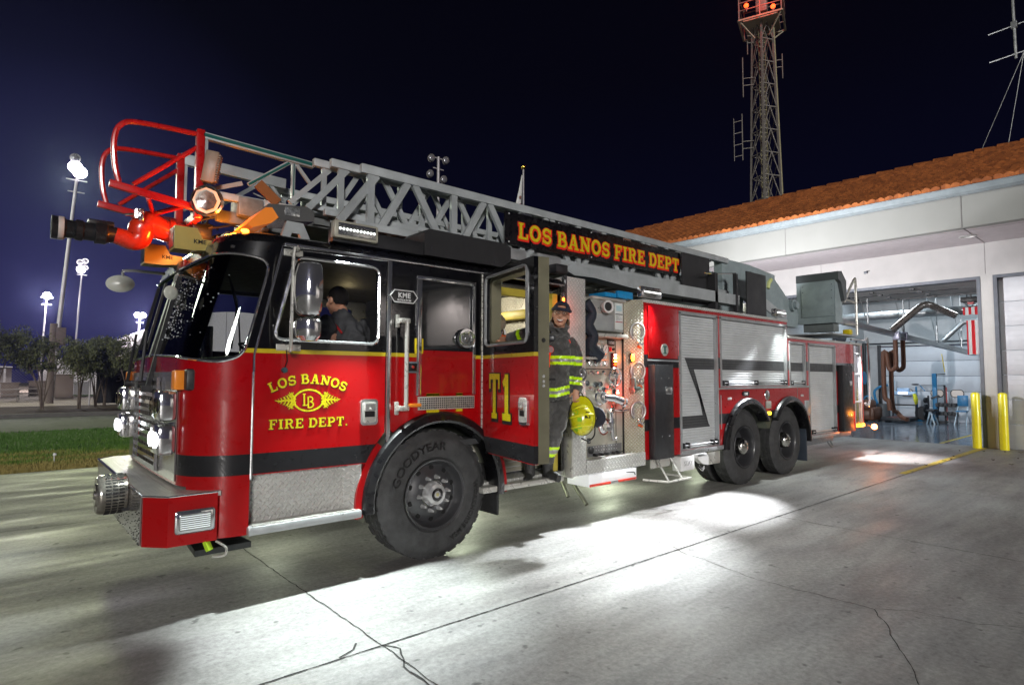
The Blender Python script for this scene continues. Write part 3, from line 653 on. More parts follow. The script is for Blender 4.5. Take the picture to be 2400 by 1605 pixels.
for (a, b_) in (((21.3, .57, .45), (21.75, .50, 0)), ((21.3, .83, .45), (21.75, .86, 0)), ((21.62, .57, .62), (21.2, .55, 0)), ((21.62, .83, .62), (21.2, .87, 0))): mb = MB(); mb.tube([a, b_], .014, 6); mb.build('leg', GWH, t)
t = thing('weight_bench', 'flat padded weight bench with black legs before the blue post', 'weight bench'); mb = MB(); mb.box(21.0, 21.5, 1.35, 1.62, .42, .50, .03); mb.build('pad', GB, t)
for x in (21.05, 21.45): mb = MB(); mb.bar((x, 1.38, 0), (x, 1.48, .42), .04); mb.bar((x, 1.6, 0), (x, 1.5, .42), .04); mb.build('leg', GWH, t)
t = thing('plate_tree', 'short stand holding three black weight plates between bench and rack', 'weight stand'); mb = MB(); mb.bar((21.9, 1.74, 0), (21.9, 1.74, .95), .05); mb.box(21.75, 22.05, 1.6, 1.88, 0, .05); mb.build('post', GB, t)
for z in (.25, .50, .78): mb = MB(); mb.lathe([(.03, -.03), (.14 if z < .7 else .10, -.03), (.14 if z < .7 else .10, .03), (.03, .03)], (21.85, 1.80, z), (.3, 1, 0), 18); mb.build('plate', GB, t)
t = thing('storage_drum', 'dark open-topped drum standing beside the brown recliner', 'drum'); mb = MB(); mb.lathe([(.001, .02), (.2, 0), (.21, .3), (.2, .62), (.18, .62), (.17, .1)], (21.6, 3.05, 0), (0, 0, 1), 20); mb.build('drum', mat('drum_grey', (.06, .065, .07), .5), t)
t = thing('hose_reel', 'round blue-grey hose reel on the bay side wall', 'hose reel'); mb = MB(); mb.lathe([(.001, -.08), (.25, -.08), (.25, -.05), (.14, -.04), (.14, .04), (.25, .05), (.25, .08), (.001, .08)], (21.9, 3.82, 1.55), (0, 1, 0), 22); mb.build('reel', GBL, t); mb = MB(); mb.box(21.8, 22.0, 3.88, 3.95, 1.3, 1.8); mb.build('bracket', GB, t)
t = thing('pull_cord', 'thin yellow cord hanging from the bay ceiling', 'cord'); mb = MB(); mb.tube([(19.0, .64, 2.3), (19.0, .58, 1.75)], .012, 5); mb.build('cord', YELR, t)
t = thing('wall_fan', 'small dark round fan on the bay side wall', 'fan'); mb = MB(); mb.lathe([(.001, -.06), (.16, -.05), (.18, 0), (.16, .05), (.001, .06)], (19.6, 3.7, 2.95), (.8, .6, 0), 16); mb.box(19.5, 19.7, 3.75, 3.95, 2.9, 3.0); mb.build('fan', GB, t)
t = thing('wall_pipes', 'run of conduit and boxes on the bay side wall', 'pipes'); mb = MB(); mb.tube([(17, 3.9, 2.2), (22.4, 3.9, 2.2)], .03, 6); mb.tube([(21, 3.9, 0), (21, 3.9, 2.9)], .03, 6); mb.tube([(22.3, 3.85, 0), (22.3, 3.85, 2.9)], .06, 8); mb.box(20.2, 20.5, 3.84, 3.95, 1.2, 1.6); mb.build('pipes', SAT, t)
# bollards
BOL = mat('bollard_yellow', (.90, .80, .01), .38, var=.06, coat=.3)
for i, (x, y) in enumerate(((13.82, -1.13), (13.86, -1.60))):
    mb = MB(); mb.lathe([(.082, 0), (.082, 1.20), (.072, 1.228), (.04, 1.245), (.001, 1.25)], (x, y, 0), (0, 0, 1), 28)
    tag(mb.build('bollard', BOL), ('yellow steel bollard guarding the open bay jamb', 'yellow steel bollard in front of the closed bay door')[i], 'bollard', 'yellow bollards either side of the pillar')
# security camera stub, wall mark
t = thing('wall_hook', 'small dark fitting high on the stucco above the open bay', 'fitting', (0, 0, 0)); mb = MB(); mb.box(13.98, 14.04, 1.02, 1.10, 4.25, 4.30, .01); mb.tube([(13.98, 1.06, 4.28), (13.94, 1.0, 4.30)], .012, 5); mb.build('fitting', TRM, t)
q = random.Random(17)
for i in range(14):
    x = 9.6+q.random()*4; y = -2.2+q.random()*1.3; a = q.random()*3
    mb = MB(); mb.prism([(-.035, 0), (0, .014), (.04, 0), (0, -.014)], 0, .006, lambda u, v, d: (x+u*math.cos(a)-v*math.sin(a), y+u*math.sin(a)+v*math.cos(a), .006+d+abs(u)*.4))
    tag(mb.build('dry_leaf', mat('leaf_brown', (.07, .05, .03), .8)), 'dry brown leaf lying on the concrete in front of the open bay', 'leaf', 'dry leaves on the apron')
# roof antenna
t = thing('roof_antenna', 'pale pole antenna with cross arms and thin guy wires on the tiled roof', 'antenna')
mb = MB(); mb.tube([(16, -1.82, 9.5), (16, -1.80, 12.2)], .03, 8); mb.build('mast', GAL, t)
mb = MB()
for z in (10.33, 9.60): mb.tube([(16, -1.30, z+.0), (16, -2.5, z+.05)], .018, 6)
mb.box(15.95, 16.05, -1.87, -1.75, 10.28, 10.45, .01); mb.build('cross_arm', GAL, t)
mb = MB(); mb.tube([(16, -1.97, 9.6), (16, -1.0, 7.25)], .006, 4); mb.tube([(16, -1.97, 9.6), (16, -1.57, 7.25)], .006, 4); mb.tube([(16, -1.97, 9.6), (16.0, -3.4, 7.25)], .006, 4); mb.build('guy_wire', GAL, t)
# ================================================================ RADIO TOWER
t = thing('radio_tower', 'tall grey lattice radio tower with red lamps on its platform behind the roof', 'tower', (40, 15.9, 0))
TG = mat('tower_grey', (.21, .195, .175), .6, .3, var=.2); H_ = 28.3
def leg(k, z):
    h = (1.42-.72*z/H_); a = R(20+90*k); return Vector((h*math.cos(a), h*math.sin(a), z))
for k in range(4):
    mb = MB(); mb.bar(leg(k, 0), leg(k, H_), .13, .13); mb.build('leg', TG, t)
mb = MB(); z = 6.0
while z < H_-.5:
    h = 1.75; z2 = min(z+h, H_)
    for k in range(4):
        A, B, C_, D = leg(k, z), leg((k+1) % 4, z), leg(k, z2), leg((k+1) % 4, z2); m_ = (C_+D)/2
        mb.bar(A, B, .07); mb.bar(A, m_, .06); mb.bar(B, m_, .06); mb.bar((A+m_)/2, (A+B)/2, .04)
    z = z2
mb.build('bracing', TG, t)
mb = MB(); mb.bar((.2, -.1, 6), (.2, -.1, H_), .05); mb.bar((-.2, .2, 6), (-.2, .2, H_), .05); z = 6
while z < H_: mb.bar((.2, -.1, z), (-.2, .2, z), .03); z += .35
mb.tube([leg(3, 6)+Vector((.1, 0, 0)), leg(3, H_)+Vector((.1, 0, 0))], .11, 6); mb.build('cable_ladder', mat('tower_cable', (.30, .27, .16), .5, .4), t)
mb = MB(); a = R(20)
Mx = Matrix.Rotation(a, 4, 'Z'); mb.box(-1.2, 1.2, -1.2, 1.2, H_, H_+.12, 0, Mx)

for s in (-1, 1):
    mb.bar(Mx @ Vector((-1.5, s*1.5, H_)), Mx @ Vector((1.5, s*1.5, H_)), .12); mb.bar(Mx @ Vector((s*1.5, -1.5, H_)), Mx @ Vector((s*1.5, 1.5, H_)), .12)
    for r_ in (-1, 1): mb.bar(Mx @ Vector((r_*.5, s*.5, H_-1.1)), Mx @ Vector((r_*1.45, s*1.45, H_)), .08)
mb.build('platform', mat('platform_steel', (.34, .30, .22), .6), t)
mb = MB()
for s in (-1, 1):
    for r_ in (-1, 0, 1): mb.box(s*1.5-.04, s*1.5+.04, r_*1.45-.04, r_*1.45+.04, H_, H_+2.6, 0, Mx)
    for z in (.7, 1.3, 2.2): mb.box(s*1.5-.03, s*1.5+.03, -1.5, 1.5, H_+z, H_+z+.06, 0, Mx); mb.box(-1.5, 1.5, s*1.5-.03, s*1.5+.03, H_+z, H_+z+.06, 0, Mx)
mb.box(-.5, .5, -.4, .4, H_+.9, H_+2.8, .1, Mx); mb.build('railing', TG, t)
RG = emi('tower_red', (1, .06, .01), 6, (.6, .05, .02))
for (x, y, z) in ((-1.7, .9, H_+.9), (-1.5, -.9, H_+.4), (-1.2, .4, H_+2.3), (-1.8, .1, H_+1.9), (-.9, -1.0, H_+2.2), (.6, -1.9, H_+2.4)):
    mb = MB(); mb.ball(Mx @ Vector((x, y, z)), .17, 10); mb.build('beacon', RG, t)
    mb = MB(); mb.cyl(Mx @ Vector((x, y, z-.45)), Mx @ Vector((x, y, z-.12)), .05, 8); mb.build('beacon_stem', TG, t)
lamp('beacon_light', 'POINT', (-2.6, -1.2, H_+1.2), 260, (1, .06, .02), .2, parent=t)
for (ax, z0, z1, sd_) in ((1.35, 22.9, 26.0, 1), (1.55, 18.0, 21.6, 1), (-1.05, 24.0, 25.9, -1), (.75, 26.2, 27.3, 1)):
    mb = MB(); u = Vector((-.55, .83, 0))*sd_; p = u*((ax+1.0)*.62 if sd_ > 0 else 1.35)
    mb.tube([p+Vector((0, 0, z0)), p+Vector((0, 0, z1))], .04, 8); zz = z0+.9
    for dz in (0, .55): mb.bar(Vector((0, 0, zz+dz))+u*.6, p+Vector((0, 0, zz+dz)), .045)
    if ax == 1.55:
        for k in range(4): mb.bar(p+Vector((0, 0, z0+.4+k*.9)), p+u*.6+Vector((0, 0, z0+.3+k*.9)), .04)
        mb.tube([p+u*.6+Vector((0, 0, z0)), p+u*.6+Vector((0, 0, z1-.3))], .025, 5)
    mb.build('whip_antenna', TG, t)
# hall added behind the camera, for reflections in the truck's paint and fill light
t = thing('added_hall', 'pale hall added out of view for its reflection in the truck paint', 'building', (0, 0, 0))
HW = mat('hall_cream', (.66, .64, .62), .8, var=.06)
mb = MB(); mb.box(6.6, 34, -22, -17, 0, 5.6); mb.build('wall', HW, t, smooth=False)
mb = MB(); mb.box(6.3, 34.4, -22.4, -16.7, 5.6, 5.8); mb.build('roof', TRM, t, smooth=False)
for i in range(3):
    x = 8.2+i*6.3; mb = MB(); mb.box(x, x+1.6, -17.03, -17, 0, 3.2); mb.build('door', TRM, t, smooth=False)
for i in range(5):
    x = 8.2+i*4.2; mb = MB(); mb.box(x-.15, x+.15, -16.95, -16.7, 5.2, 5.35, .02); wp = mb.build('added_wall_lamp', WHT, t)
    lamp('hall_fill_light', 'SPOT', (x, -15.9, 5.3), 880, (1, .91, .89), .1, (x, -17.2, 1.6), 120, .8, wp)  # spots added to light the unseen hall wall and give fill
# ================================================================ BALL-PARK BACKGROUND
STEEL = mat('pole_steel', (.42, .40, .42), .5, .3, var=.1)
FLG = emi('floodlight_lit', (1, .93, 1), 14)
def light_pole(label, b_, t_, r0, r1, heads, lit, power, grp='stadium light poles', aim=(0, 0, 0), spot=None):
    T = thing('light_pole', label, 'light pole', (b_[0], b_[1], 0), grp); B = Vector((0, 0, 0)); Tp = Vector((t_[0]-b_[0], t_[1]-b_[1], t_[2]))
    mb = MB(); mb.tube([B, B.lerp(Tp, .25), B.lerp(Tp, .3), Tp], [r0, r0*.95, (r0+r1)/2, r1], 12); mb.build('pole', STEEL, T)
    for h_, z_ in ((.5, -.1), (.4, -.8)): mb = MB(); mb.bar(Tp+Vector((-h_, 0, z_)), Tp+Vector((h_, 0, z_)), .06); mb.build('cross_arm', STEEL, T)
    for i, (dx, dz) in enumerate(heads):
        c = Tp+Vector((dx, -.1, dz)); mb = MB(); mb.lathe([(.05, .3), (.12, .26), (.20, .12), (.27, 0), (.001, .02)], c, (0, 1, .45), 18); h = mb.build('floodlight', mat('flood_shell', (.5, .48, .48), .3, .7), T)
        mb = MB(); mb.ball(c+Vector((0, -.04, -.02)), .36 if lit[i] else .2, 20, (1, .5, 1)); mb.build('lens', FLG if lit[i] else mat('unlit_lens', (.30, .30, .33), .2, .5), h)  # lit lenses enlarged so their shape stands for the lamps' bloom
    if power: lamp('floodlight_lamp', 'SPOT' if spot else 'POINT', Tp+Vector((.1, -.5, -.3)), power, (1, .93, .95) if not spot else (.88, 1, .50), 1.1, spot and (Vector(spot)-Vector((b_[0], b_[1], 0))), 62, .6, parent=T)
    return T
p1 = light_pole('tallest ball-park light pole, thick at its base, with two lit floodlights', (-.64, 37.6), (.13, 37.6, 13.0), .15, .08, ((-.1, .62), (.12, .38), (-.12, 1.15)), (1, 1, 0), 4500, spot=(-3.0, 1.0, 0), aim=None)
mb = MB(); mb.box(.15, .60, -.2, .2, 3.3, 4.3, .02); mb.tube([(0, 0, 0), (.06, 0, 4.5)], .19, 12); mb.build('meter_box', mat('brown_wrap', (.12, .09, .08), .8), p1)
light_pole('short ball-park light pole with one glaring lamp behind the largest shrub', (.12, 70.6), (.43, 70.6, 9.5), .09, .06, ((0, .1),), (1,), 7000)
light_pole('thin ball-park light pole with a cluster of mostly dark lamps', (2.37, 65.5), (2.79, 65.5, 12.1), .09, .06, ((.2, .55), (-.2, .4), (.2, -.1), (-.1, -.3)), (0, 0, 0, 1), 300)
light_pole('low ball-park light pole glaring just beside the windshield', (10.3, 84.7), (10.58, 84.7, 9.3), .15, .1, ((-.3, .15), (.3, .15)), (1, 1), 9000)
light_pole('light pole with four lamps rising behind the ladder', (18.3, 27.3), (18.3, 27.3, 15.9), .16, .09, ((-.62, -.25), (.5, -.15), (-.7, -1.3), (.35, -1.45)), (0, 0, 0, 0), 0)
lamp('lawn_fill_lamp', 'SPOT', (-16, 42, 15), 14000, (.93, 1, .80), 3.0, (-3, 24, 0), 110, .7, p1); bpy.data.objects['lawn_fill_lamp'].location = Vector((-16, 42, 15))-p1.location  # unseen spot without a fixture, added to light the lawn
# halo of hazy night air round the lit lamps is left to the sky glow
t = thing('flagpole', 'flagpole with gold ball and a limp white flag behind the ladder', 'flagpole', (17.3, 17.9, 0)); mb = MB(); mb.tube([(0, 0, 0), (0, 0, 12.3)], [.08, .04], 10); mb.build('pole', STEEL, t)
mb = MB(); mb.ball((0, 0, 12.42), .13, 14); mb.build('finial', mat('gold_ball', (.8, .6, .1), .2, 1), t)
mb = MB(); mb.tube([(-.05, .05, 12.0), (-.12, .1, 11.2), (-.22, .16, 10.3), (-.28, .2, 9.4)], [(.02, .02), (.05, .10), (.07, .20), (.05, .26)], 12, smooth=3); fl_ = mb.build('flag', mat('flag_white', (.62, .62, .6), .8), t)
mb = MB()
for z in (11.0, 10.6, 10.2): mb.ball((-.20, .02, z-.2), .055, 8, (1, 1, 1.6))
mb.build('flag_mark', mat('flag_mark', (.2, .06, .04), .8), fl_)
LEAF = mat('leaf_green', (.085, .095, .035), .7, var=.5, scale=3); TWIG = mat('twig_bark', (.10, .075, .06), .8, var=.3)
def shrub(x, y, h, w_, label, seed, n=6000):
    q = random.Random(seed); T = thing('multi_stem_shrub', label, 'shrub', (x, y, .05), 'shrubs in front of the chain-link fence')
    mb = MB(); tips = []
    for k in range(6):
        a = q.random()*6.28; r_ = .15+q.random()*w_*.5; mid = Vector((math.cos(a)*r_*.35, math.sin(a)*r_*.3, h*.35)); top = Vector((math.cos(a)*r_, math.sin(a)*r_*.7, h*(.6+.2*q.random())))
        mb.tube([(q.uniform(-.05, .05), q.uniform(-.05, .05), 0), mid, top], [.035, .025, .012], 6, smooth=4); tips.append(top)
        for j in range(3):
            e_ = top+Vector((q.uniform(-.4, .4)*w_, q.uniform(-.4, .4)*w_, q.uniform(.1, .3)*h)); mb.tube([mid.lerp(top, .5+.15*j), e_], [.012, .006], 5); tips.append(e_)
    mb.build('trunk', TWIG, T)
    V_ = []; F_ = []
    cl = [(t_+Vector((q.uniform(-.2, .2), q.uniform(-.2, .2), q.uniform(-.25, .25))), .16+.22*q.random()) for t_ in tips for _ in range(2)]
    for i in range(n):
        c, r_ = q.choice(cl); v = Vector((q.gauss(0, 1), q.gauss(0, 1), q.gauss(0, 1))).normalized()*r_*q.random()**.4*1.25; p = c+v
        if p.z < h*.36+.2*q.random(): continue
        a = Vector((q.gauss(0, 1), q.gauss(0, 1), q.gauss(0, 1))).normalized(); b_ = a.cross(Vector((q.gauss(0, 1), q.gauss(0, 1), q.gauss(0, 1)))).normalized(); s = .032+.04*q.random()
        k = len(V_); V_ += [p-a*s, p+b_*s*.5, p+a*s, p-b_*s*.5]; F_.append((k, k+1, k+2, k+3))
    me = bpy.data.meshes.new('crown'); me.from_pydata([tuple(v) for v in V_], [], F_); link('crown', me, LEAF, T)
for i, (x, y, h, w_, lb_) in enumerate(((-2.95, 29.8, 3.45, 1.5, 'largest leafy shrub, the one farthest from the truck'), (-1.25, 30.2, 3.15, 1.2, 'shrub standing in front of the tallest light pole'), (.05, 29.6, 2.9, 1.05, 'slim shrub with bare forked stems, next toward the truck from the tallest pole'),
    (.80, 30.8, 3.0, 1.0, 'shrub overlapping the near edge of the dark windscreen'), (2.0, 29.6, 2.9, 1.0, 'shrub right beside the truck windshield'), (1.3, 32.0, 3.1, .9, 'thin-topped shrub rising behind the dark windscreen'), (3.2, 30.5, 3.0, 1.2, 'shrub seen through the truck windshield'))): shrub(x, y, h, w_, lb_, 30+i)
t = thing('chain_link_fence', 'low chain-link fence with steel rails behind the shrubs', 'fence', (0, 33, 0))
mb = MB()
for i in range(14): mb.tube([(-9+i*1.95, 0, 0), (-9+i*1.95, 0, 1.95)], .035, 8)
mb.build('fence_posts', STEEL, t); mb = MB(); mb.tube([(-9, 0, 1.93), (16, 0, 1.93)], .026, 6); mb.build('rail', SAT, t); mb = MB(); s_ = .13
for i in range(int(27/s_)):
    x = -10+i*s_
    for sg in (1, -1): mb.bar((x, .02*sg, 0), (x+sg*1.85, .02*sg, 1.85), .007)
o = mb.build('wire_mesh', mat('wire_grey', (.30, .28, .27), .5, .5), t, smooth=False)
mb = MB(); mb.box(1.0, 2.75, 32.82, 32.86, .15, 2.5); wsn = mb.build('fence_windscreen', mat('windscreen_black', (.010, .010, .013), .9)); tag(wsn, 'black fabric windscreen tied to the fence behind the shrubs', 'screen')
mb = MB(); mb.tube([(1.9, 32.8, 1.62), (2.02, 32.8, 1.66), (2.05, 32.8, 1.55), (1.96, 32.8, 1.50), (2.08, 32.8, 1.44), (2.02, 32.8, 1.32), (1.85, 32.8, 1.30)], .035, 6, smooth=3); mb.build('windscreen_mark', mat('mark_grey', (.35, .33, .35), .8), wsn)
DOM = mat('white_canvas', (.62, .58, .60), .7, var=.1)
def vault(name, label, cx, cy, w_, h, ln, wall, rz=0):
    T = thing(name, label, 'building', (cx, cy, 0), rz=rz); mb = MB(); n = 22; P = [(-w_/2, 0), (-w_/2, wall)]+[(-w_/2*math.cos(math.pi*k/n), wall+(h-wall)*math.sin(math.pi*k/n)) for k in range(1, n)]+[(w_/2, wall), (w_/2, 0)]
    mb.prism(P, 0, ln); mb.build('shell', DOM, T)
    mb = MB()
    for k in range(1, n, 3):
        a = math.pi*k/n; mb.bar((-w_/2*math.cos(a), -.03, wall), (-w_/2*math.cos(a), -.03, wall+(h-wall)*math.sin(a)), .05, .04)
    mb.box(-w_*.12, w_*.12, -.05, 0, 0, wall*.9); mb.build('door', mat('tent_door', (.20, .19, .2), .7), T)
vault('canvas_shelter', 'white round-topped canvas shelter lit up beyond the fence', 2.3, 55, 4.6, 3.35, 9, 1.2)
vault('barn_hall', 'large pale barrel-roofed hall partly hidden by the truck windshield', 17, 64, 21, 8.6, 25, 2.6)
for i, (x, y) in enumerate(((-2.6, 41), (-1.2, 43.5), (-3.6, 47))):
    T = thing('picnic_table', ('grey picnic table nearest the fence', 'grey picnic table by the foot of the tallest pole', 'grey picnic table nearest the low brown bin')[i], 'picnic table', (x, y, .03), 'picnic tables on the sandy lot'); PW = mat('table_grey', (.20, .17, .16), .8)
    mb = MB(); mb.box(-.9, .9, -.35, .35, .70, .75); mb.build('table_top', PW, T)
    for s in (-1, 1): mb = MB(); mb.box(-.9, .9, s*.7-.14, s*.7+.14, .42, .46); mb.build('bench', PW, T)
    for s in (-1, 1): mb = MB(); mb.bar((s*.65, -.7, 0), (s*.65, .2, .7), .06); mb.bar((s*.65, .7, 0), (s*.65, -.2, .7), .06); mb.build('leg', PW, T)
for i, (x, y, z) in enumerate(((-2.2, 52, 1.0), (-.6, 54, 1.1), (.6, 47, 1.6))):
    mb = MB(); mb.box(x-.5, x+.5, y-.4, y+.4, .03, z, .06); mb.box(x-.58, x+.58, y-.48, y+.48, z, z+.08, .02)
    tag(mb.build('storage_bin', mat('bin_brown', (.16, .12, .10), .8)), ('low brown bin beside the picnic tables, away from the shelter', 'brown bin between pole and canvas shelter', 'taller dark brown cabinet before the canvas shelter')[i], 'bin', 'bins in the sandy lot')
t = thing('grandstand_roof', 'dim pale open shed glimpsed through the largest shrub', 'building', (-6, 62, 0)); mb = MB(); mb.prism([(-4, 2.6), (4, 2.2), (4, 2.35), (-4, 2.75)], 0, 5); mb.build('roof', STEEL, t); mb = MB()
for x in (-3.5, 0, 3.5): mb.bar((x, 0, 0), (x, 0, 2.4), .15)
mb.build('posts', STEEL, t); mb = MB(); mb.box(-4, 4, 4, 4.1, 0, 2.3); mb.build('back_wall', mat('shed_wall', (.22, .2, .2), .8), t)
t = thing('sprinkler_head', 'thin pale dandelion-like sprinkler stem in the lawn', 'sprinkler', (-1.95, 9.3, 0)); mb = MB(); mb.tube([(0, 0, -.02), (-.01, 0, .13)], .008, 5); mb.ball((0, 0, .14), .03, 8); mb.build('stem', WHT, t)
# ================================================================ FIRE TRUCK (front at -X, near side y = 0)
TR = thing('fire_truck', 'red and black ladder fire truck with gold lettering parked on the concrete apron', 'fire truck', (3, 1.25, 0))
TR.location = (0, 0, 0)
SH = lambda z: .25*max(0, z-1.73)
RC = .35; XF = -1.80; X0 = -1.42
LA = (X0-(XF+RC)); LB = math.pi/2*RC; LC = 2.5-2*RC
def wrap(s, z, d):
    """front of the cab: s runs from the near door edge round to the far one"""
    def pt(s):
        if s < LA: return (X0-s, 0, 0, -1)
        if s < LA+LB:
            t = (s-LA)/RC; return (XF+RC-RC*math.sin(t), RC-RC*math.cos(t), -math.sin(t), -math.cos(t))
        if s <= LA+LB+LC: return (XF, RC+s-LA-LB, -1, 0)
        s2 = 2*LA+2*LB+LC-s; x, y, nx, ny = pt(max(0, min(s2, LA+LB-1e-6))); return (x, 2.5-y, nx, -ny)
    x, y, nx, ny = pt(s)
    bow = -.03*math.sin(math.pi*min(1, max(0, y/2.5)))
    return Vector((x+bow+SH(z)-nx*d, y-ny*d, z))
SW = 2*LA+2*LB+LC
wo = rpoly([(.06, 1.72), (.20, 1.665), (.62, 1.71), (SW/2, 1.74), (SW-.62, 1.71), (SW-.20, 1.665), (SW-.06, 1.72), (SW-.06, 2.40), (SW-.3, 2.44), (SW/2, 2.46), (.3, 2.44), (.06, 2.40)], .10)
grh = [(SW/2-.47, .86), (SW/2+.47, .86), (SW/2+.47, 1.56), (SW/2-.47, 1.56)]
skin = panel('cab_skin', CABP, [(0, .48), (.42, .48), (.42, .82), (SW-.42, .82), (SW-.42, .48), (SW, .48), (SW, 2.535), (0, 2.535)], [wo, grh], wrap, TR, .055, .02, ang=28)
def ring(name, loop, mapf, r, m, parent, n=6, step=.04, off=-.004):
    l = dens(loop, step); l.append(l[0]); l.append(l[1])
    mb = MB(); mb.tube([mapf(u, v, off) for u, v in l], r, n, cap=False); return mb.build(name, m, parent)
ws = panel('windshield', GLS, wo, [], lambda u, v, d: wrap(u, v, d+.008), TR, .06, .004, ang=60)
ring('windshield_trim', wo, wrap, .010, CHR, ws)
mb = MB(); mb.bar(wrap(SW/2, 1.72, 0), wrap(SW/2, 2.47, 0), .07, .03); mb.build('centre_post', SAT, ws)
mb = MB(); q = random.Random(9)
for i in range(260):
    u = SW/2-.1-abs(q.gauss(0, .42)); v = 1.85+q.random()*.5; mb.ball(wrap(max(.12, u), v, -.002), .0025+q.random()*.0035, 5)
mb.build('raindrops', mat('drop_white', (.45, .47, .5), .15), ws)
for sx, tx in ((SW/2+.12, SW/2+.26), (SW/2+.95, SW/2+.62)):
    mb = MB(); a = wrap(sx, 1.50, -.05); b = wrap((sx+tx)/2, 1.95, -.06); c = wrap(tx, 2.30, -.03)
    mb.tube([a, b], [.016, .010], 6); mb.tube([a+Vector((0, .06, 0)), b+Vector((0, .04, 0))], .007, 5)
    mb.bar(wrap(tx-.07, 1.80, -.02), wrap(tx+.05, 2.38, -.02), .02, .018); mb.cyl(a+Vector((.06, 0, 0)), a-Vector((.02, 0, 0)), .03, 10)
    mb.build('wiper', SAT, TR)
mb = MB(); mb.bar(wrap(SW/2-.18, 1.47, -.05), wrap(SW/2-.32, 2.38, -.04), .035, .03); mb.bar(wrap(SW/2-.18, 1.47, -.02), wrap(SW/2-.18, 1.47, -.09), .06, .05); mb.build('wiper', SAT, TR)
# roof shell
b = bmesh.new(); rings = []
for z, ins in ((2.535, 0), (2.57, .012), (2.60, .045), (2.62, .10), (2.63, .18)):
    rg = []
    for k in range(0, 61):
        s = SW*k/60; p = wrap(s, 2.535, 0)
        c = Vector((min(p.x+.0, -1.1)+.0, 0, 0))
        nx = wrap(s, 2.535, ins); rg.append(Vector((nx.x, nx.y, z)))
    rg = [Vector((1.70, ins, z))]+rg+[Vector((1.70, 2.5-ins, z))]
    rings.append([b.verts.new(p) for p in rg])
for A, B in zip(rings, rings[1:]):
    for k in range(len(A)-1): b.faces.new((A[k], A[k+1], B[k+1], B[k]))
b.faces.new(rings[-1])
bmesh.ops.recalc_face_normals(b, faces=b.faces)
me = bpy.data.meshes.new('cab_roof'); b.to_mesh(me); b.free(); me.shade_smooth(); me.set_sharp_from_angle(angle=R(50))
roof = link('cab_roof', me, BLK, TR)
# near door, crew side panel, far side wall
fd = [(-1.415, .885), (-.545, .885), (-.50, .98), (-.41, 1.09), (-.385, 1.12), (-.385, 2.52), (-1.235, 2.52), (-1.415, 1.73)]
fw_ = rpoly([(-1.285, 1.835), (-.455, 1.83), (-.455, 2.45), (-1.14, 2.45)], .07)
cw = rrect(-.045, .50, 1.80, 2.40, .03)
WC = (.15, .55)
def archp(cx, cz, r, a0, a1, n=14): return [(cx+r*math.cos(R(a0+(a1-a0)*k/n)), cz+r*math.sin(R(a0+(a1-a0)*k/n))) for k in range(n+1)]
sidem = [(-.335, 1.14)]+archp(.15, .53, .74, 128, 55, 12)+[(.605, 1.10), (.605, 2.52), (-.335, 2.52)]
farw = [(-1.415, .6), (-.62, .6), (-.55, .9), (-.3, 1.15), (.15, 1.27), (.55, 1.15), (.8, .9), (.88, .6), (1.70, .6), (1.70, 2.52), (-1.235, 2.52), (-1.415, 1.73)]
cab_door = panel('cab_door', CABP, fd, [fw_], XZ(-.004), TR, .12, .05)
ring('window_frame', fw_, XZ(0), .013, CHR, cab_door, off=-.012)
ring('door_trim', [(-1.415, .885), (-1.415, 1.73), (-1.235, 2.52), (-.385, 2.535), (-.385, 2.52), (-1.228, 2.50), (-1.408, 1.72), (-1.408, .885)], XZ(0), .004, CHR, cab_door, off=-.006, n=4)
panel('crew_panel', CABP, sidem, [cw], XZ(0), TR, .12, .04)
panel('far_side_wall', CABP, farw, [rpoly([(-1.285, 1.835), (-.455, 1.83), (-.455, 2.45), (-1.14, 2.45)], .07), rrect(.0, .5, 1.8, 2.4, .03), rrect(.75, 1.5, 1.8, 2.4, .05)], XZ(2.46), TR, .3, .04)
cwg = panel('crew_window', mat('privacy_glass', (.012, .013, .015), .08, coat=1), cw, [], XZ(.012), TR, None, .005)
mb = MB()
for x0, x1, z0, z1 in ((-.095, .535, 2.40, 2.435), (-.095, -.045, 1.41, 2.40), (.50, .535, 1.41, 2.40)): mb.box(x0, x1, -.016, -.001, z0, z1, .004)
mb.build('window_frame', CHR, cwg)
panel('window_lower_panel', mat('red_inset', (.30, .004, .006), .35, coat=.6), [(-.044, 1.425), (.499, 1.425), (.499, 1.795), (-.044, 1.795)], [], XZ(-.010), TR, None, .008)
mb = MB(); mb.lathe([(.001, -.035), (.02, -.035), (.025, -.02), (.045, -.02), (.05, -.035), (.058, -.035), (.062, -.02), (.072, -.02), (.075, -.03), (.088, -.03), (.09, 0)], (.425, 0, 1.915), (0, 1, 0), 28)
mb.build('round_vent', CHR, TR)
# pillars, trims, grab rail
mb = MB(); mb.box(-.378, -.342, -.022, .0, 1.04, 2.525, .004); mb.build('pillar_trim', CHR, TR)
mb = MB(); mb.box(-1.225, 1.70, -.022, .002, 2.523, 2.545, .006); mb.build('roof_trim', CHR, TR)
mb = MB(); mb.tube([(-.225, -.07, 1.30), (-.225, -.07, 2.04)], .018, 10)
for z in (1.31, 2.03):
    mb.box(-.29, -.20, -.085, -.055, z-.02, z+.02, .006); mb.box(-.30, -.262, -.022, -.001, z-.055, z+.055, .008); mb.box(-.292, -.268, -.06, -.015, z-.02, z+.02)
mb.build('grab_rail', STL, TR)
mb = MB(); mb.tube([(-1.418, -.012, .86), (-1.418, -.012, 1.60)], .009, 8); mb.build('door_hinge', CHR, TR)
mb = MB()
for i in range(26): z = 1.07+i*.057; mb.cyl((.612, -.012, z), (.612, -.012, min(z+.05, 2.52)), .012, 8)
mb.build('door_hinge', STL, TR)
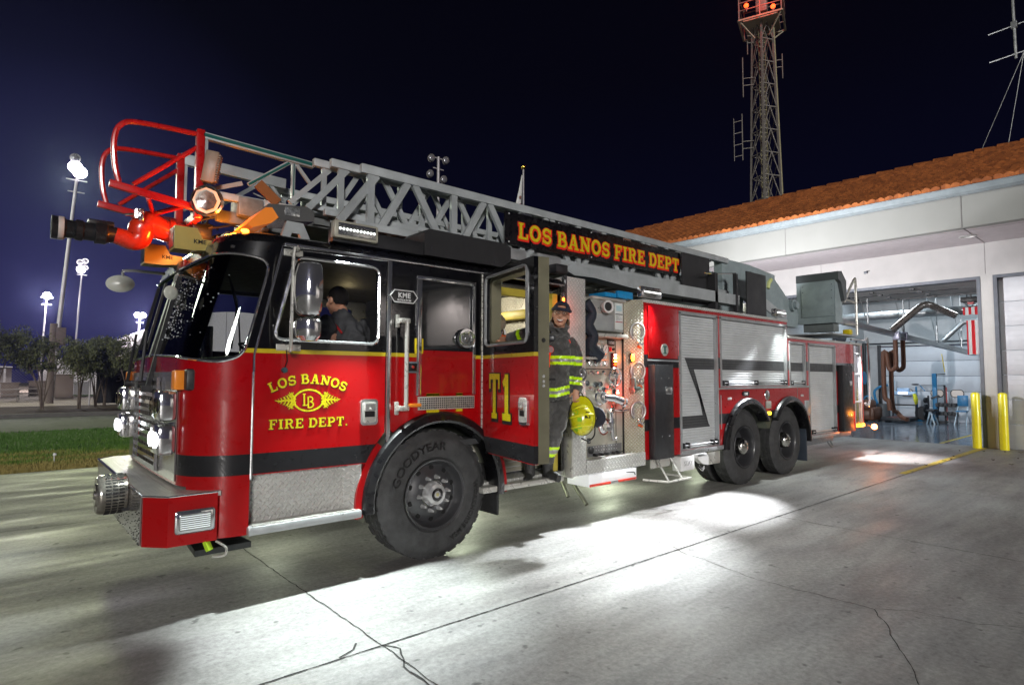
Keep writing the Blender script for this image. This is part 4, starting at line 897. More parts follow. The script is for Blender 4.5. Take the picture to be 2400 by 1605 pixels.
# KME plate, amber side marker, pump panel of vents, yellow sign
lozenge = [(-.365, 2.235), (-.325, 2.285), (-.145, 2.285), (-.105, 2.235), (-.145, 2.185), (-.325, 2.185)]
bd = panel('maker_badge', BLK, lozenge, [], XZ(-.034), TR, None, .01)
ring('badge_rim', lozenge, XZ(0), .005, WHT, bd, off=-.034, n=4)
WHT = mat('white_lettering', (.75, .75, .75), .4)
text('badge_lettering', 'KME', WHT, .058, lambda x, y, z: (-.235+x, -.0365-z, 2.225+y), bd, .001, .002, 1.1)
text('badge_lettering', 'KOVATCH', WHT, .024, lambda x, y, z: (-.235+x, -.0365-z, 2.196+y), bd, .001, .001, 1.2)
mb = MB(); mb.box(-.112, -.028, -.014, -.002, 1.765, 1.895, .005); pl = mb.build('latch_plate', YELR, TR)
mb = MB(); mb.lathe([(.03, -.0155), (.034, -.0155), (.034, -.013)], (-.07, 0, 1.825), (0, 1, 0), 16); mb.build('plate_ring', mat('dull_gold', (.45, .35, .02), .5), pl)
mb = MB(); mb.box(-.20, -.075, -.02, -.001, 1.60, 1.695, .005); ss = mb.build('switch_plate', mat('blue_grey_metal', (.18, .22, .25), .35, .5), TR)
mb = MB(); mb.box(-.178, -.098, -.026, -.019, 1.615, 1.68, .003); mb.build('switch_face', BLK, ss)
mb = MB(); mb.cyl((-.138, -.032, 1.65), (-.138, -.024, 1.65), .012, 10); mb.build('switch_button', mat('dull_red', (.35, .03, .02), .5), ss)
mb = MB(); mb.box(-.17, -.055, -.045, -.002, 1.315, 1.345, .012); mb.build('side_marker', emi('amber_lens', (.9, .22, .02), .15, (.6, .2, .02)), TR)
mb = MB(); mb.box(-.075, .525, -.012, -.001, 1.285, 1.40, .003); vp = mb.build('vent_grille', STL, TR)
mb = MB()
for i in range(26):
    for j in range(5): x = -.055+i*.0222; z = 1.298+j*.019; mb.box(x, x+.014, -.0145, -.0125, z, z+.012)
mb.build('vent_holes', mat('vent_dark', (.01, .01, .01), .8), vp)
mb = MB()
for cx, w_ in ((.08, .13), (.36, .07)):
    for j in range(3):
        mb.box(cx-w_/2, cx+w_/2, -.006, -.002, 1.402+j*.003, 1.42+j*.002)
    mb.box(cx-w_/2, cx+w_/2, -.004, -.002, 1.262, 1.283)
mb.build('number_fragment', YEL, vp)
# chrome latch on the cab door
def latch(parent, mapf, u0, u1, v0, v1):
    mb = MB(); mb.prism(rrect(u0, u1, v0, v1, .03), 0, .016, mapf); h = mb.build('door_handle', CHR, parent)
    mb = MB(); mb.prism(rrect(u0+.018, u1-.018, v0+.02, v1-.02, .02), .016, .024, mapf); mb.build('handle_plate', STL, h)
    c = (u0+u1)/2; mv = v0+.32*(v1-v0)
    mb = MB(); mb.prism(rrect(u0+.032, u1-.032, mv, mv+.045, .004), .024, .0255, mapf); mb.build('handle_recess', BLK, h)
    mb = MB(); mb.prism(rrect(u0+.03, u1-.03, mv+.05, v1-.035, .006), .024, .036, mapf); mb.build('handle_paddle', CHR, h)
    mb = MB(); mb.prism(arc(c, v1-.075, .010, .010, 0, 330, 10), .036, .040, mapf); mb.build('lock', STL, h)
latch(cab_door, lambda u, v, d: (u, -.006-d, v), -.605, -.455, 1.185, 1.39)
# door lettering
LET = mat('lettering_gold', (.66, .56, .01), .35, .15, var=.28, scale=90); LBK = mat('lettering_black', (.01, .01, .01), .5); LRD = mat('lettering_red', (.75, .02, .01), .4)
def arcplace(cx, ztop, Wd, H, Rr, y):
    def f(u, v, d, W_):
        t = (u/W_-.5)*Wd/Rr; rr = Rr+v*H
        return (cx+rr*math.sin(t), y-d, ztop-Rr-H+rr*math.cos(t))
    return f
def linplace(x0, z0, Wd, H, y): return lambda u, v, d, W_: (x0+u/W_*Wd, y-d, z0+v*H)
f = arcplace(-1.015, 1.588, .575, .072, .62, -.0045)
slabtext('door_lettering_outline', 'LOS BANOS', LBK, arcplace(-1.012, 1.586, .575, .072, .62, -.0045), cab_door, .035)
slabtext('door_lettering', 'LOS BANOS', LET, f, cab_door, .0, .0035)
slabtext('door_lettering_outline', 'FIRE DEPT.', LBK, linplace(-1.302, 1.190, .60, .070, -.0045), cab_door, .035)
slabtext('door_lettering', 'FIRE DEPT.', LET, linplace(-1.305, 1.192, .60, .070, -.0045), cab_door, .0, .0035)
def ribbon(mb, pts, wd, y, d0=0):
    for i in range(len(pts)-1):
        a = Vector(pts[i]); b = Vector(pts[i+1]); d = (b-a).normalized(); n = Vector((-d.y, d.x))
        w0 = wd if isinstance(wd, (int, float)) else wd[i]; w1 = wd if isinstance(wd, (int, float)) else wd[i+1]
        mb.b.faces.new([mb.b.verts.new((p.x, y-d0-.00004*(i % 17), p.y)) for p in (a+n*w0/2, b+n*w1/2, b-n*w1/2, a-n*w0/2)])
for nm, mm, g, d0 in (('emblem_outline', LBK, .004, 0), ('emblem', LET, 0, .0035)):
    mb = MB(); cx, cz = -1.017, 1.393
    ribbon(mb, arc(cx, cz, .110, .078, 0, 360, 30), .013+g, -.0045, d0)
    for sgn in (-1, 1):                                             # leafy scrollwork either side
        ribbon(mb, [(cx+sgn*.112, cz), (cx+sgn*.17, cz+.004), (cx+sgn*.215, cz-.004), (cx+sgn*.248, cz+.004)], [g+.020, g+.016, g+.011, g+.003], -.0045, d0+.0001)
        for k, (t0, L_) in enumerate(((.104, .066), (.122, .052), (.146, .040), (.172, .030), (.198, .020), (.218, .013))):
            for ud in (-1, 1):
                pts = []
                for t in range(7):
                    u = t/6; pts.append((cx+sgn*(t0+L_*(.10*u+.42*math.sin(u*2.6)*u)), cz+ud*(.004+L_*(1.15*u-.30*u*u))))
                ribbon(mb, pts, [g+L_*.30*(1-u_/6.5)+.002 for u_ in range(7)], -.0045, d0+.0002+.0001*k)
                for t in (2, 4):
                    p = pts[t]; ribbon(mb, [p, (p[0]+sgn*L_*.24, p[1]+ud*L_*.10), (p[0]+sgn*L_*.30, p[1]+ud*L_*.26)], [g+L_*.16, g+L_*.10, g+.001], -.0045, d0+.0009+.0001*k)
                    ribbon(mb, [p, (p[0]-sgn*L_*.16, p[1]+ud*L_*.14), (p[0]-sgn*L_*.14, p[1]+ud*L_*.26)], [g+L_*.13, g+L_*.08, g+.001], -.0045, d0+.0012+.0001*k)
    ribbon(mb, [(cx-.036, cz+.045), (cx-.033, cz-.034)], .011+g, -.0045, d0+.0008)
    ribbon(mb, [(cx-.046, cz+.046), (cx-.024, cz+.046)], .007+g, -.0045, d0+.0009)
    ribbon(mb, [(cx-.046, cz-.036), (cx-.012, cz-.036), (cx-.008, cz-.028)], .008+g, -.0045, d0+.001)
    ribbon(mb, [(cx-.006, cz+.028), (cx-.002, cz-.050)], .010+g, -.0045, d0+.0012)
    ribbon(mb, arc(cx+.006, cz+.008, .024, .018, 100, -90, 9), .009+g, -.0045, d0+.0013)
    ribbon(mb, arc(cx+.006, cz-.032, .030, .022, 90, -120, 10), .010+g, -.0045, d0+.0014)
    mb.build(nm, mm, cab_door, smooth=False)
# brow, scene light, roof fairing
mb = MB(); mb.box(-.84, .0, .02, .12, 2.622, 2.735, .006); mb.build('roof_fairing', SAT, TR)
mb = MB(); mb.prism([(-.02, 2.625), (.86, 2.625), (.97, 2.70), (.97, 2.83), (.90, 2.86), (.03, 2.86), (-.02, 2.82)], .0, .36); fb = mb.build('roof_box', SAT, TR, ang=20)
mb = MB()
for x, z in ((.05, 2.68), (.05, 2.70), (.70, 2.66), (.72, 2.645), (.76, 2.66), (.76, 2.70)): mb.cyl((x, -.004, z), (x, 0, z), .006, 6)
mb.build('rivets', CHR, fb)
HOUS = mat('cream_lamp_housing', (.42, .40, .33), .4, .2)
def scene_light(x0, x1, z0, z1, y, parent, hm, lit=2.0, power=0, aim=None, tilt=0):
    mb = MB(); mb.box(x0, x1, y-.05, y+.03, z0, z1, .018); h = mb.build('scene_light', hm, parent)
    mb = MB(); mb.box(x0+.03, x1-.03, y-.058, y-.05, z0+.022, z1-.022, .003); mb.build('reflector', mat('reflector', (.50, .51, .50), .22, .9), h)
    mb = MB(); n = max(4, int((x1-x0)/.032))
    for i in range(n): x = x0+.045+(x1-x0-.09)*i/(n-1); mb.ball((x, y-.058, (z0+z1)/2), .011, 8)
    mb.build('light_diodes', emi('led_white', (.95, 1, .95), lit, (.8, .8, .8)), h)
    mb = MB(); mb.bar((x0+.04, y-.066, z1-.038), (x1-.04, y-.066, z1-.038), .005, .014); mb.build('light_bezel', CHR, h)
    if power: lamp('scene_lamp', 'SPOT', ((x0+x1)/2, y-.13, (z0+z1)/2-.03), power, (.93, 1, .97), .05, aim, 104, .85, h)
    return h
sl_ = scene_light(-.855, -.475, 2.645, 2.785, .02, TR, HOUS, 2., 260, (-.8, -1.3, 0))
lamp('scene_lamp', 'SPOT', (-.66, -.13, 2.66), 1100, (.86, 1, .97), .06, (-.85, -.58, 0), 54, .85, sl_)
# mirrors on the near door
def mirror(x, y, s=1):
    mb = MB(); mb.tube([(x-.06, .0, 2.475), (x-.075, y, 2.46), (x-.11, y, 2.43), (x-.115, y, 1.80), (x-.06, .0, 1.775)], .012, 8, smooth=4); root = mb.build('mirror_arm', STL, TR)
    
    for a_, z_ in ((.11, 2.45), (.15, 1.755)): mb = MB(); mb.box(x-a_, x+.03, -.01, .0, z_, z_+.047, .004); mb.build('mirror_bracket', STL, root)
    mb = MB()
    mb.lathe([(.001, 1.99), (.075, 2.0), (.10, 2.03), (.112, 2.15), (.108, 2.28), (.09, 2.36), (.06, 2.375), (.001, 2.38)], (x, y-.03, 0), (0, 0, 1), 24)
    mb.b.verts.ensure_lookup_table()
    for v in mb.b.verts: v.co.x = min(v.co.x, x+.055)
    mh = mb.build('mirror', CHR, root)
    mb = MB(); mb.box(x+.056, x+.060, y-.10, y+.035, 2.03, 2.34, .001); mb.build('mirror_glass', mat('mirror_glass', (.8, .8, .8), .02, 1, var=.0, rvar=.01), mh)
    mb = MB(); mb.lathe([(.001, 1.815), (.06, 1.82), (.095, 1.85), (.104, 1.90), (.10, 1.955), (.075, 1.975), (.001, 1.98)], (x, y-.03, 0), (0, 0, 1), 24)
    for v in mb.b.verts: v.co.x = min(v.co.x, x+.05)
    mb.build('convex_mirror', CHR, root)
mirror(-1.115, -.20)
mb = MB(); mb.tube([(-1.20, -.03, 1.76), (-1.185, -.015, 1.68), (-1.20, -.012, 1.63)], .004, 5); c_ = mb.build('microphone_clip', BLK, TR); mb = MB(); mb.cyl((-1.205, -.03, 1.615), (-1.205, -.004, 1.615), .02, 12); mb.build('clip_disc', mat('teal_plastic', (.02, .05, .06), .4), c_)
# step well under the near door
mb = MB(); mb.box(-1.418, -.56, .10, .11, .53, .885); sw = mb.build('step_well', DPXZ, TR)
mb = MB(); mb.prism([(.10, .53), (.0, .53), (.0, .885), (.10, .885)], -.66, -.65, lambda u, v, d: (d-(.1-u)*-.9-.02, u, v)); mb.build('step_well_side', DPXZ, sw)
mb = MB(); mb.box(-1.43, -.585, -.04, .10, .475, .535, .012); st = mb.build('cab_step', ALU, TR)
mb = MB()
for i in range(5): mb.box(-1.40, -.60, -.028+i*.024, -.016+i*.024, .535, .541)
mb.build('step_grip', STL, st)
mb = MB(); mb.box(-1.55, -.95, .35, 2.15, .42, .62); mb.box(-1.3, 10.1, .75, .95, .62, .88); mb.box(-1.3, 10.1, 1.55, 1.75, .62, .88); mb.box(1.0, 4.6, .35, 2.2, .5, .8); mb.box(7.9, 9.9, .5, 2.0, .48, .7); mb.build('chassis', mat('chassis_black', (.03, .03, .03), .7), TR)
# wheel arch
def flare(cx, cz, r, a0, a1, y0=-.05, y1=.12, w_=.07, parent=TR, name='fender_flare', m=BLK, n=26):
    mb = MB(); rows = []
    prof = [(r, y1), (r, y0), (r+.02, y0-.012), (r+w_-.015, y0+.005), (r+w_, y0+.03), (r+w_, .0)]
    for k in range(n+1):
        a = R(a0+(a1-a0)*k/n); rows.append([mb.b.verts.new((cx+q*math.cos(a), y, cz+q*math.sin(a))) for q, y in prof])
    for A, B in zip(rows, rows[1:]):
        for i in range(len(prof)-1): mb.b.faces.new((A[i], A[i+1], B[i+1], B[i]))
    for row in (rows[0], rows[-1]): mb.b.faces.new(row)
    return mb.build(name, m, parent)
fl = flare(.15, .54, .635, 184, -5, w_=.09, m=mat('flare_black', (.005, .005, .006), .32, coat=.35))
mb = MB()
for a in range(0, 27):
    pass
mb.prism(archp(.15, .54, .715, 186, 140, 10)+archp(.15, .54, .775, 140, 186, 10), -.002, .03); mb.build('arch_lip', BODYQ, TR)
mb = MB(); mb.prism(archp(.15, .54, .715, 38, -4, 10)+archp(.15, .54, .775, -4, 38, 10), -.002, .03); mb.build('arch_lip', BODYQ, TR)
# wheel-well liner
def liner(cx, r, y1, a0=190, a1=-10):
    mb = MB(); rows = []
    for k in range(21):
        a = R(a0+(a1-a0)*k/20); rows.append([mb.b.verts.new((cx+r*math.cos(a), y, .54+r*math.sin(a))) for y in (.02, y1)])
    for A, B in zip(rows, rows[1:]): mb.b.faces.new((A[0], A[1], B[1], B[0]))
    mb.b.faces.new([r_[1] for r_ in rows]); return mb.build('wheel_well', mat('liner_grey', (.12, .13, .10), .6), TR)
liner(.15, .70, .62)
mb = MB(); mb.box(.82, .85, .02, .50, .27, .80, .01); mb.build('mud_flap', RUB, TR)
mb = MB(); mb.box(.80, .87, .0, .50, .80, .84, .004); mb.build('flap_bracket', STL, TR)
# wheels
def tyre(mb, cx, y, r, wd, rimr, side=-1):
    """y = outer face; wd toward the truck"""
    P = [(rimr, .035), (rimr+.03, .008), (rimr+.10, .0), (r-.10, .004), (r-.055, .012), (r-.035, .030), (r-.006, .045), (r, .06), (r, wd-.06), (r-.006, wd-.045), (r-.05, wd-.01), (rimr+.1, wd), (rimr, wd-.03)]
    mb.lathe(P, (cx, y, r), (0, 1, 0), 64)
def treads(mb, cx, y, r, wd, n=58):
    for k in range(n):
        a = 2*math.pi*k/n; M = Matrix.Translation((cx, y, r)) @ Matrix.Rotation(a, 4, 'Y')
        for j, (o_, w_) in enumerate(((.055, .05), (.125, .045), (.19, .045), (.26, .05))):
            if o_+w_ > wd: continue
            sk = .008*(1 if (j+k) % 2 else -1)
            mb.box(-.0195+sk, .0195+sk, o_-.012, o_+w_-.014, r-.004, r+.006, 0, M)
def front_wheel(cx, y):
    root = None
    mb = MB(); tyre(mb, cx, y, .55, .33, .298); treads(mb, cx, y, .55, .33); t = mb.build('tyre', TYR, None)
    mb = MB()
    mb.lathe([(.298, .03), (.306, .012), (.300, .006), (.285, .012), (.272, .045), (.262, .085), (.245, .10), (.205, .085), (.17, .060), (.118, .055), (.118, .12)], (cx, y, .55), (0, 1, 0), 56)
    rim = mb.build('rim', mat('black_rim', (.040, .040, .043), .38, .1, coat=.25), None)
    for k in range(10):
        mb = MB(); a = R(18+36*k); mb.cyl((cx+.222*math.cos(a), y+.086, .55+.222*math.sin(a)), (cx+.222*math.cos(a), y+.098, .55+.222*math.sin(a)), .022, 12); mb.build('hand_hole', mat('hole_dark', (.002, .002, .002), .9), rim)
    for k in range(10):
        mb = MB(); a = R(36*k+6); c = (cx+.145*math.cos(a), y, .55+.145*math.sin(a))
        mb.lathe([(.022, .058), (.020, .045), (.015, .030), (.013, .012), (.008, .002), (.001, .0)], c, (0, 1, 0), 10); mb.build('lug_nut', BCH, rim)
    mb = MB(); mb.lathe([(.112, .058), (.108, .02), (.088, -.005), (.06, -.012), (.058, -.004), (.04, -.004), (.038, -.012), (.022, -.012), (.001, -.014)], (cx, y, .55), (0, 1, 0), 32); hub = mb.build('hub_cap', BCH, rim)
    mb = MB(); mb.lathe([(.056, -.013), (.048, -.016), (.034, -.016), (.030, -.013)], (cx, y, .55), (0, 1, 0), 24); mb.build('hub_ring', BLK, hub)
    mb = MB(); mb.cyl((cx, y-.018, .55), (cx, y-.012, .55), .016, 12); mb.build('hub_centre', mat('hub_brass', (.35, .33, .15), .4, .5), hub)
    return t, rim
RBL = mat('sidewall_lettering', (.006, .006, .006), .45)
def wheeltext(s, size, rad, a0, y, cx, parent, sp=1.0, track=1.0):
    """letters set round the sidewall, a0 = centre angle from the top, clockwise seen from the near side"""
    def place(x, yy, z):
        t = x*track/rad+R(a0); rr = rad+yy
        return (cx+rr*math.sin(t), y-z-.003, .55+rr*math.cos(t))
    text('sidewall_lettering', s, RBL, size, place, parent, .0025, .0022, sp)
W = empty('wheel', (.15, .03, 0)); W.parent = TR; W.location = (0, 0, 0)
t_, r_ = front_wheel(.15, .03); t_.parent = W; r_.parent = W
wheeltext('GOODYEAR', .098, .385, -32, .03, .15, W, 1.0, 1.12)
wheeltext('WORKHORSE MSA', .060, .405, 120, .03, .15, W, 1.15)
W2 = empty('wheel'); W2.parent = TR
mb = MB(); tyre(mb, .15, 2.14, .55, .33, .298); mb.build('tyre', TYR, W2)
mb = MB(); mb.lathe([(.298, .0), (.25, .1), (.001, .12)], (.15, 2.14, .55), (0, 1, 0), 24); mb.build('rim', SAT, W2)
# ---- front: chrome grille panel, lamps, bumper, siren
SHY = mat('polished_steel', (.50, .48, .46), .16, .75, var=.12, scale=3, rvar=.05)
fpx = lambda y: XF-.03*math.sin(math.pi*y/2.5)
gp = panel('grille_surround', SHY, [(SW/2-.93, .845), (SW/2+.93, .845), (SW/2+.93, 1.60), (SW/2-.93, 1.60)], [grh], lambda u, v, d: wrap(u, v, d-.012), TR, .1, .01)
mb = MB()
for i in range(12):
    z = .875+i*.061; mb.bar((fpx(.80)-.018, .78, z), (fpx(1.70)-.018, 1.72, z), .008, .03)
mb.bar((fpx(.8)-.03, .78, .87), (fpx(.8)-.03, .78, 1.56), .02, .02); mb.bar((fpx(1.7)-.03, 1.72, .87), (fpx(1.7)-.03, 1.72, 1.56), .02, .02)
gr = mb.build('grille', CHR, TR)
mb = MB()
for i in range(36): y = .80+i*.0257; mb.bar((fpx(y)+.004, y, .865), (fpx(y)+.004, y, 1.56), .007, .006)
mb.build('grille_mesh', mat('mesh_bronze', (.22, .20, .18), .3, .9), gr)
mb = MB(); mb.box(-1.77, -1.76, .76, 1.74, .84, 1.58); mb.build('radiator', mat('radiator_dark', (.008, .008, .008), .8), TR)
for cy in (.44, 2.06):
    for cz, lit in ((1.365, 0), (1.13, 1)):
        hs = MB(); hs.box(fpx(cy)-.115, fpx(cy)-.005, cy-.15, cy+.15, cz-.105, cz+.105, .03); h = hs.build('headlight' if lit else 'turn_signal', CHR, TR)
        for j in (-1, 1):
            c = (fpx(cy)-.118, cy+j*.07, cz)
            mb = MB(); mb.lathe([(.054, 0), (.052, -.010), (.035, -.016), (.001, -.018)], c, (1, 0, 0), 20)
            mb.build('lens', emi('headlamp_lit', (.92, .98, 1), 6 if j*(1 if cy < 1.25 else -1) <= 0 or 1 else 1) if lit else glass('clear_lens', (.8, .75, .65)), h)
        if lit: lamp('headlamp', 'SPOT', (fpx(cy)-.16, cy, cz), 60, (.90, 1, .97), .06, (fpx(cy)-2.6, cy+.9, 0), 110, .9, h)
    mb = MB(); a0 = .22 if cy < 1.25 else 2.28
    mb.box(-1.80, -1.70, min(a0, a0+.0)-.06, a0+.06, 1.47, 1.62, .02)
    mk = mb.build('marker_light', SAT, TR)
    mb = MB(); mb.box(-1.86, -1.79, a0-.055 if cy > 1.25 else a0+.0, a0+.0 if cy > 1.25 else a0+.10, 1.475, 1.61, .012); mb.build('lens', emi('amber_lens', (.9, .22, .02), .15, (.6, .2, .02)), mk)
bo = [(-1.62, 0), (-1.91, 0), (-2.03, .13), (-2.03, 2.37), (-1.91, 2.5), (-1.62, 2.5)]
pl2 = lambda u, v, d: (u, v, d)
def outline(mbx, P, z0, z1, t=.02):
    for i in range(len(P)-1):
        a = Vector((*P[i], 0)); b = Vector((*P[i+1], 0)); d = (b-a).normalized(); n = Vector((-d.y, d.x, 0))
        q = [a, b, b-n*t, a-n*t]; A = [mbx.b.verts.new((p.x, p.y, z0)) for p in q]; B = [mbx.b.verts.new((p.x, p.y, z1)) for p in q]
        mbx.b.faces.new(A); mbx.b.faces.new(B[::-1])
        for k in range(4): mbx.b.faces.new((A[k], B[k], B[(k+1) % 4], A[(k+1) % 4]))
bp = MB(); outline(bp, bo, .48, .795); bump_ = bp.build('bumper', BODYQ, TR)
mb = MB(); mb.prism([(-1.60, .004), (-1.905, .004), (-2.022, .135), (-2.022, 2.365), (-1.905, 2.496), (-1.60, 2.496)], .772, .802, pl2); bt = mb.build('bumper_deck', DPXY, bump_)
mb = MB(); mb.tube([(-1.62, -.004, .800), (-1.912, -.004, .800), (-2.036, .13, .800), (-2.036, 2.37, .800), (-1.912, 2.504, .800)], .007, 6); mb.build('bumper_edge', CHR, bump_)
mb = MB(); mb.box(-2.040, -2.032, .16, 2.34, .485, .79); mb.build('bumper_plate', SHY, bump_)
mb = MB(); q = random.Random(5)
for i in range(170): mb.ball((-2.041, .16+q.random()**2*1.2, .485+q.random()**1.6*.27), .0018+q.random()*.0028, 5)
mb.build('raindrops', mat('wet_drops', (.02, .02, .015), .08), bump_)
mb = MB(); mb.box(-1.875, -1.64, -.022, -.002, .555, .705, .018); bl = mb.build('bumper_light', CHR, bump_)
mb = MB(); mb.box(-1.85, -1.665, -.032, -.021, .578, .682, .008); bl2 = mb.build('lens', mat('ribbed_lens', (.45, .47, .47), .15, .6, var=.2, scale=30), bl)
mb = MB()
for i in range(7): mb.bar((-1.845, -.034, .590+i*.013), (-1.67, -.034, .590+i*.013), .003, .004)
mb.build('lens_ribs', emi('lens_glow', (.8, .95, .95), .6, (.7, .7, .7)), bl)
mb = MB()
mb.lathe([(.001, 0), (.03, -.012), (.032, 0), (.075, -.008), (.08, .002), (.122, .0), (.132, .012), (.135, .03), (.135, .17), (.12, .18), (.001, .19)], (-2.22, .70, .745), (1, 0, 0), 40); sr = mb.build('siren', mat('siren_chrome', (.45, .42, .37), .16, .9, var=.05), TR)
mb = MB()
for k in range(36):
    a = 2*math.pi*k/36; M = Matrix.Translation((-2.22, .70, .745)) @ Matrix.Rotation(a, 4, 'X')
    for j in range(3): mb.box(.045+j*.038, .075+j*.038, -.005, .005, .133, .1385, .001, M)
mb.build('siren_slots', mat('hole_dark', (.002, .002, .002), .9), sr)
mb = MB(); mb.cyl((-2.05, .70, .745), (-2.035, .70, .745), .06, 16); mb.box(-2.08, -2.035, .60, .80, .63, .70, .01); mb.build('siren_mount', SAT, sr)
mb = MB(); mb.prism([(-1.72, .12), (-1.36, .12), (-1.40, .7), (-1.68, .7)], .36, .40, pl2); mb.build('under_tray', mat('tray_black', (.015, .017, .017), .5), TR)
mb = MB(); mb.tube([(-1.62, .02, .47), (-1.56, -.0, .42), (-1.57, .0, .37), (-1.64, .02, .37)], .008, 8, smooth=4); mb.build('tow_loop', STL, TR)
mb = MB(); mb.bar((-1.68, .02, .48), (-1.66, .0, .42), .05, .02); mb.build('hydraulic_tag', mat('lime', (.35, .55, .02), .4), TR)
# small things over the windshield: amber-lit brow lamps, round mirrors
AMB = mat('brow_lamp_housing', (.42, .33, .10), .4, var=.1)
for (cx, cy, cz) in ((-1.70, .62, 2.56), (-1.74, 1.55, 2.58)):
    mb = MB(); mb.prism([(-.13, -.085), (.0, -.085), (.20, -.06), (.20, .0), (.06, .01), (.02, .085), (-.13, .085)], -.09, .09, lambda u, v, d: (cx+u, cy+d, cz+v+.03)); h = mb.build('brow_lamp', AMB, TR, ang=20)
    mb = MB(); mb.box(cx-.135, cx-.129, cy-.07, cy+.07, cz-.04, cz+.10); mb.build('lens', mat('dark_lens', (.05, .05, .045), .15), h)
    text('maker_mark', 'KME', LBK, .045, lambda x, y, z: (cx+.04+x, cy-.0905-z, cz+.0+y), h, .001, .001)
for (cx, cy, cz, s) in ((-1.93, 2.30, 2.44, 1), (-1.86, .42, 2.16, .6)):
    mb = MB(); 
    prof = [(.001, -.018), (.07, -.014), (.11, -.006), (.118, 0), (.11, .004), (.001, .004)]
    ax = Vector((CAM.x-cx-1.2, CAM.y-cy, .2)).normalized() if s == 1 else Vector((.3, -1, 0)).normalized()
    mb.lathe([(r_*s*(1 if s == 1 else .72), t*s) for r_, t in prof], (cx, cy, cz), -ax, 28)
    for v in mb.b.verts: v.co.z = cz+(v.co.z-cz)*(.70 if s == 1 else 1.0)
    m_ = mb.build('spot_mirror', mat('mirror_back', (.50, .52, .46), .22, .0, var=.05), TR)
    mb = MB(); mb.tube([(cx+.02, cy+.0, cz+(.078 if s == 1 else .08)), (cx+.03, cy-.08*s, cz+(.12 if s == 1 else .12)), (-1.66, cy-.5*s if s == 1 else cy+.16, cz+.06 if s == 1 else cz+.13)], .014*max(.7, s), 6, smooth=4); mb.build('mirror_stalk', BCH, m_)
mb = MB(); mb.box(-1.66, -1.63, 1.05, 1.28, 2.46, 2.52, .008); mb.build('marker_lamp', mat('marker_red', (.25, .03, .02), .3), TR)
mb = MB(); mb.ball((-1.45, .16, 2.625), .022, 10, (1.3, 1, .7)); cl = mb.build('clearance_light', emi('clearance_amber', (1, .22, .02), 14), TR)
# ---- cab interior
mb = MB(); mb.box(-1.60, 1.60, .06, 2.44, .95, 1.0); mb.box(-1.55, 1.65, .12, 2.38, 2.48, 2.50)
mb.box(-1.55, -1.30, .12, 2.4, 1.0, 1.72, .05); mb.box(-.95, .1, .95, 1.55, 1.0, 1.62, .06); mb.build('cab_interior', INT, TR)
for x_, p_ in ((-.8, 7), (1.3, 24), (3.9, 24), (6.3, 14), (8.6, 14)): lamp('underbody_lamp', 'POINT', (x_, 1.25, .40), p_, (.90, 1, .72), .12, parent=TR)
mb = MB(); mb.box(.16, .20, .06, 2.44, 1.27, 2.05); mb.build('cab_bulkhead', mat('bulkhead_tan', (.16, .13, .06), .7), TR)
for y in (.50, 1.95):
    mb = MB(); mb.box(-.72, -.25, y-.24, y+.24, 1.05, 1.48, .05); mb.box(-.28, -.14, y-.24, y+.24, 1.40, 2.12, .06); mb.box(-.26, -.16, y-.14, y+.14, 2.08, 2.26, .04); mb.build('cab_seat', mat('seat_black', (.012, .012, .013), .6), TR)
mb = MB(); mb.lathe([(.21, 0), (.225, .012), (.21, .024), (.195, .012)], (-1.16, .55, 1.72), (.45, 0, .9), 28, True); mb.tube([(-1.16, .55, 1.74), (-1.3, .55, 1.4)], .03, 8); mb.bar((-1.25, .55, 1.83), (-1.07, .55, 1.65), .03, .02); mb.build('steering_wheel', SAT, TR)
mb = MB(); mb.box(-1.42, -1.38, 1.2, 1.45, 1.72, 2.0, .01); mb.build('dash_screen', mat('screen_grey', (.16, .18, .19), .3), TR)
mb = MB(); mb.tube([(-1.3, 1.1, 2.44), (-1.25, 1.0, 2.2), (-1.3, .95, 1.8)], .008, 5); mb.tube([(-1.3, 1.1, 2.44), (-1.15, 1.3, 2.1), (-1.1, 1.4, 1.8)], .008, 5); mb.build('radio_cord', SAT, TR)
# crew area seen through the open doorway
mb = MB(); mb.box(1.60, 1.63, .35, 2.44, 1.0, 2.48); mb.box(.62, 1.66, .30, .33, .60, 1.0); cb = mb.build('crew_tread_plate', diamond('tread_plate_warm', 'Y', 'Z', (.50, .47, .38), 20, .25), TR)
mb = MB(); mb.box(.62, 1.66, .10, .36, .545, .575); mb.build('crew_step', DPXY, TR)
mb = MB(); mb.box(.62, 1.68, -.03, .10, .50, .555, .01); mb.build('crew_step_edge', STL, TR)
mb = MB(); mb.box(.62, 1.64, .13, .20, 2.38, 2.46, .01); mb.box(1.56, 1.64, .02, .12, .60, 2.44, .01); mb.box(1.50, 1.58, .35, 2.2, 2.20, 2.30, .01); mb.build('doorway_trim', mat('mustard_trim', (.42, .33, .04), .45), TR)
mb = MB(); mb.box(1.545, 1.57, .14, .34, 1.95, 2.36, .04); cw2 = mb.build('crew_rear_window', emi('blind_glow', (.85, .9, 1), .35, (.6, .6, .6)), TR)
mb = MB()
for i in range(9): mb.box(1.536, 1.546, .15, .33, 1.97+i*.043, 1.976+i*.043)
mb.build('blind_slats', SAT, cw2)
mb = MB(); mb.box(.95, 1.35, .42, .86, 1.0, 1.45, .05); mb.box(1.18, 1.32, .42, .86, 1.35, 1.98, .05); cs = mb.build('crew_seat', mat('seat_grey', (.14, .14, .14), .7), TR)
mb = MB(); mb.ball((1.14, .50, 2.13), .13, 16, (1.15, 1.2, .95)); mb.build('head_rest', mat('beige_vinyl', (.42, .35, .27), .5), cs)
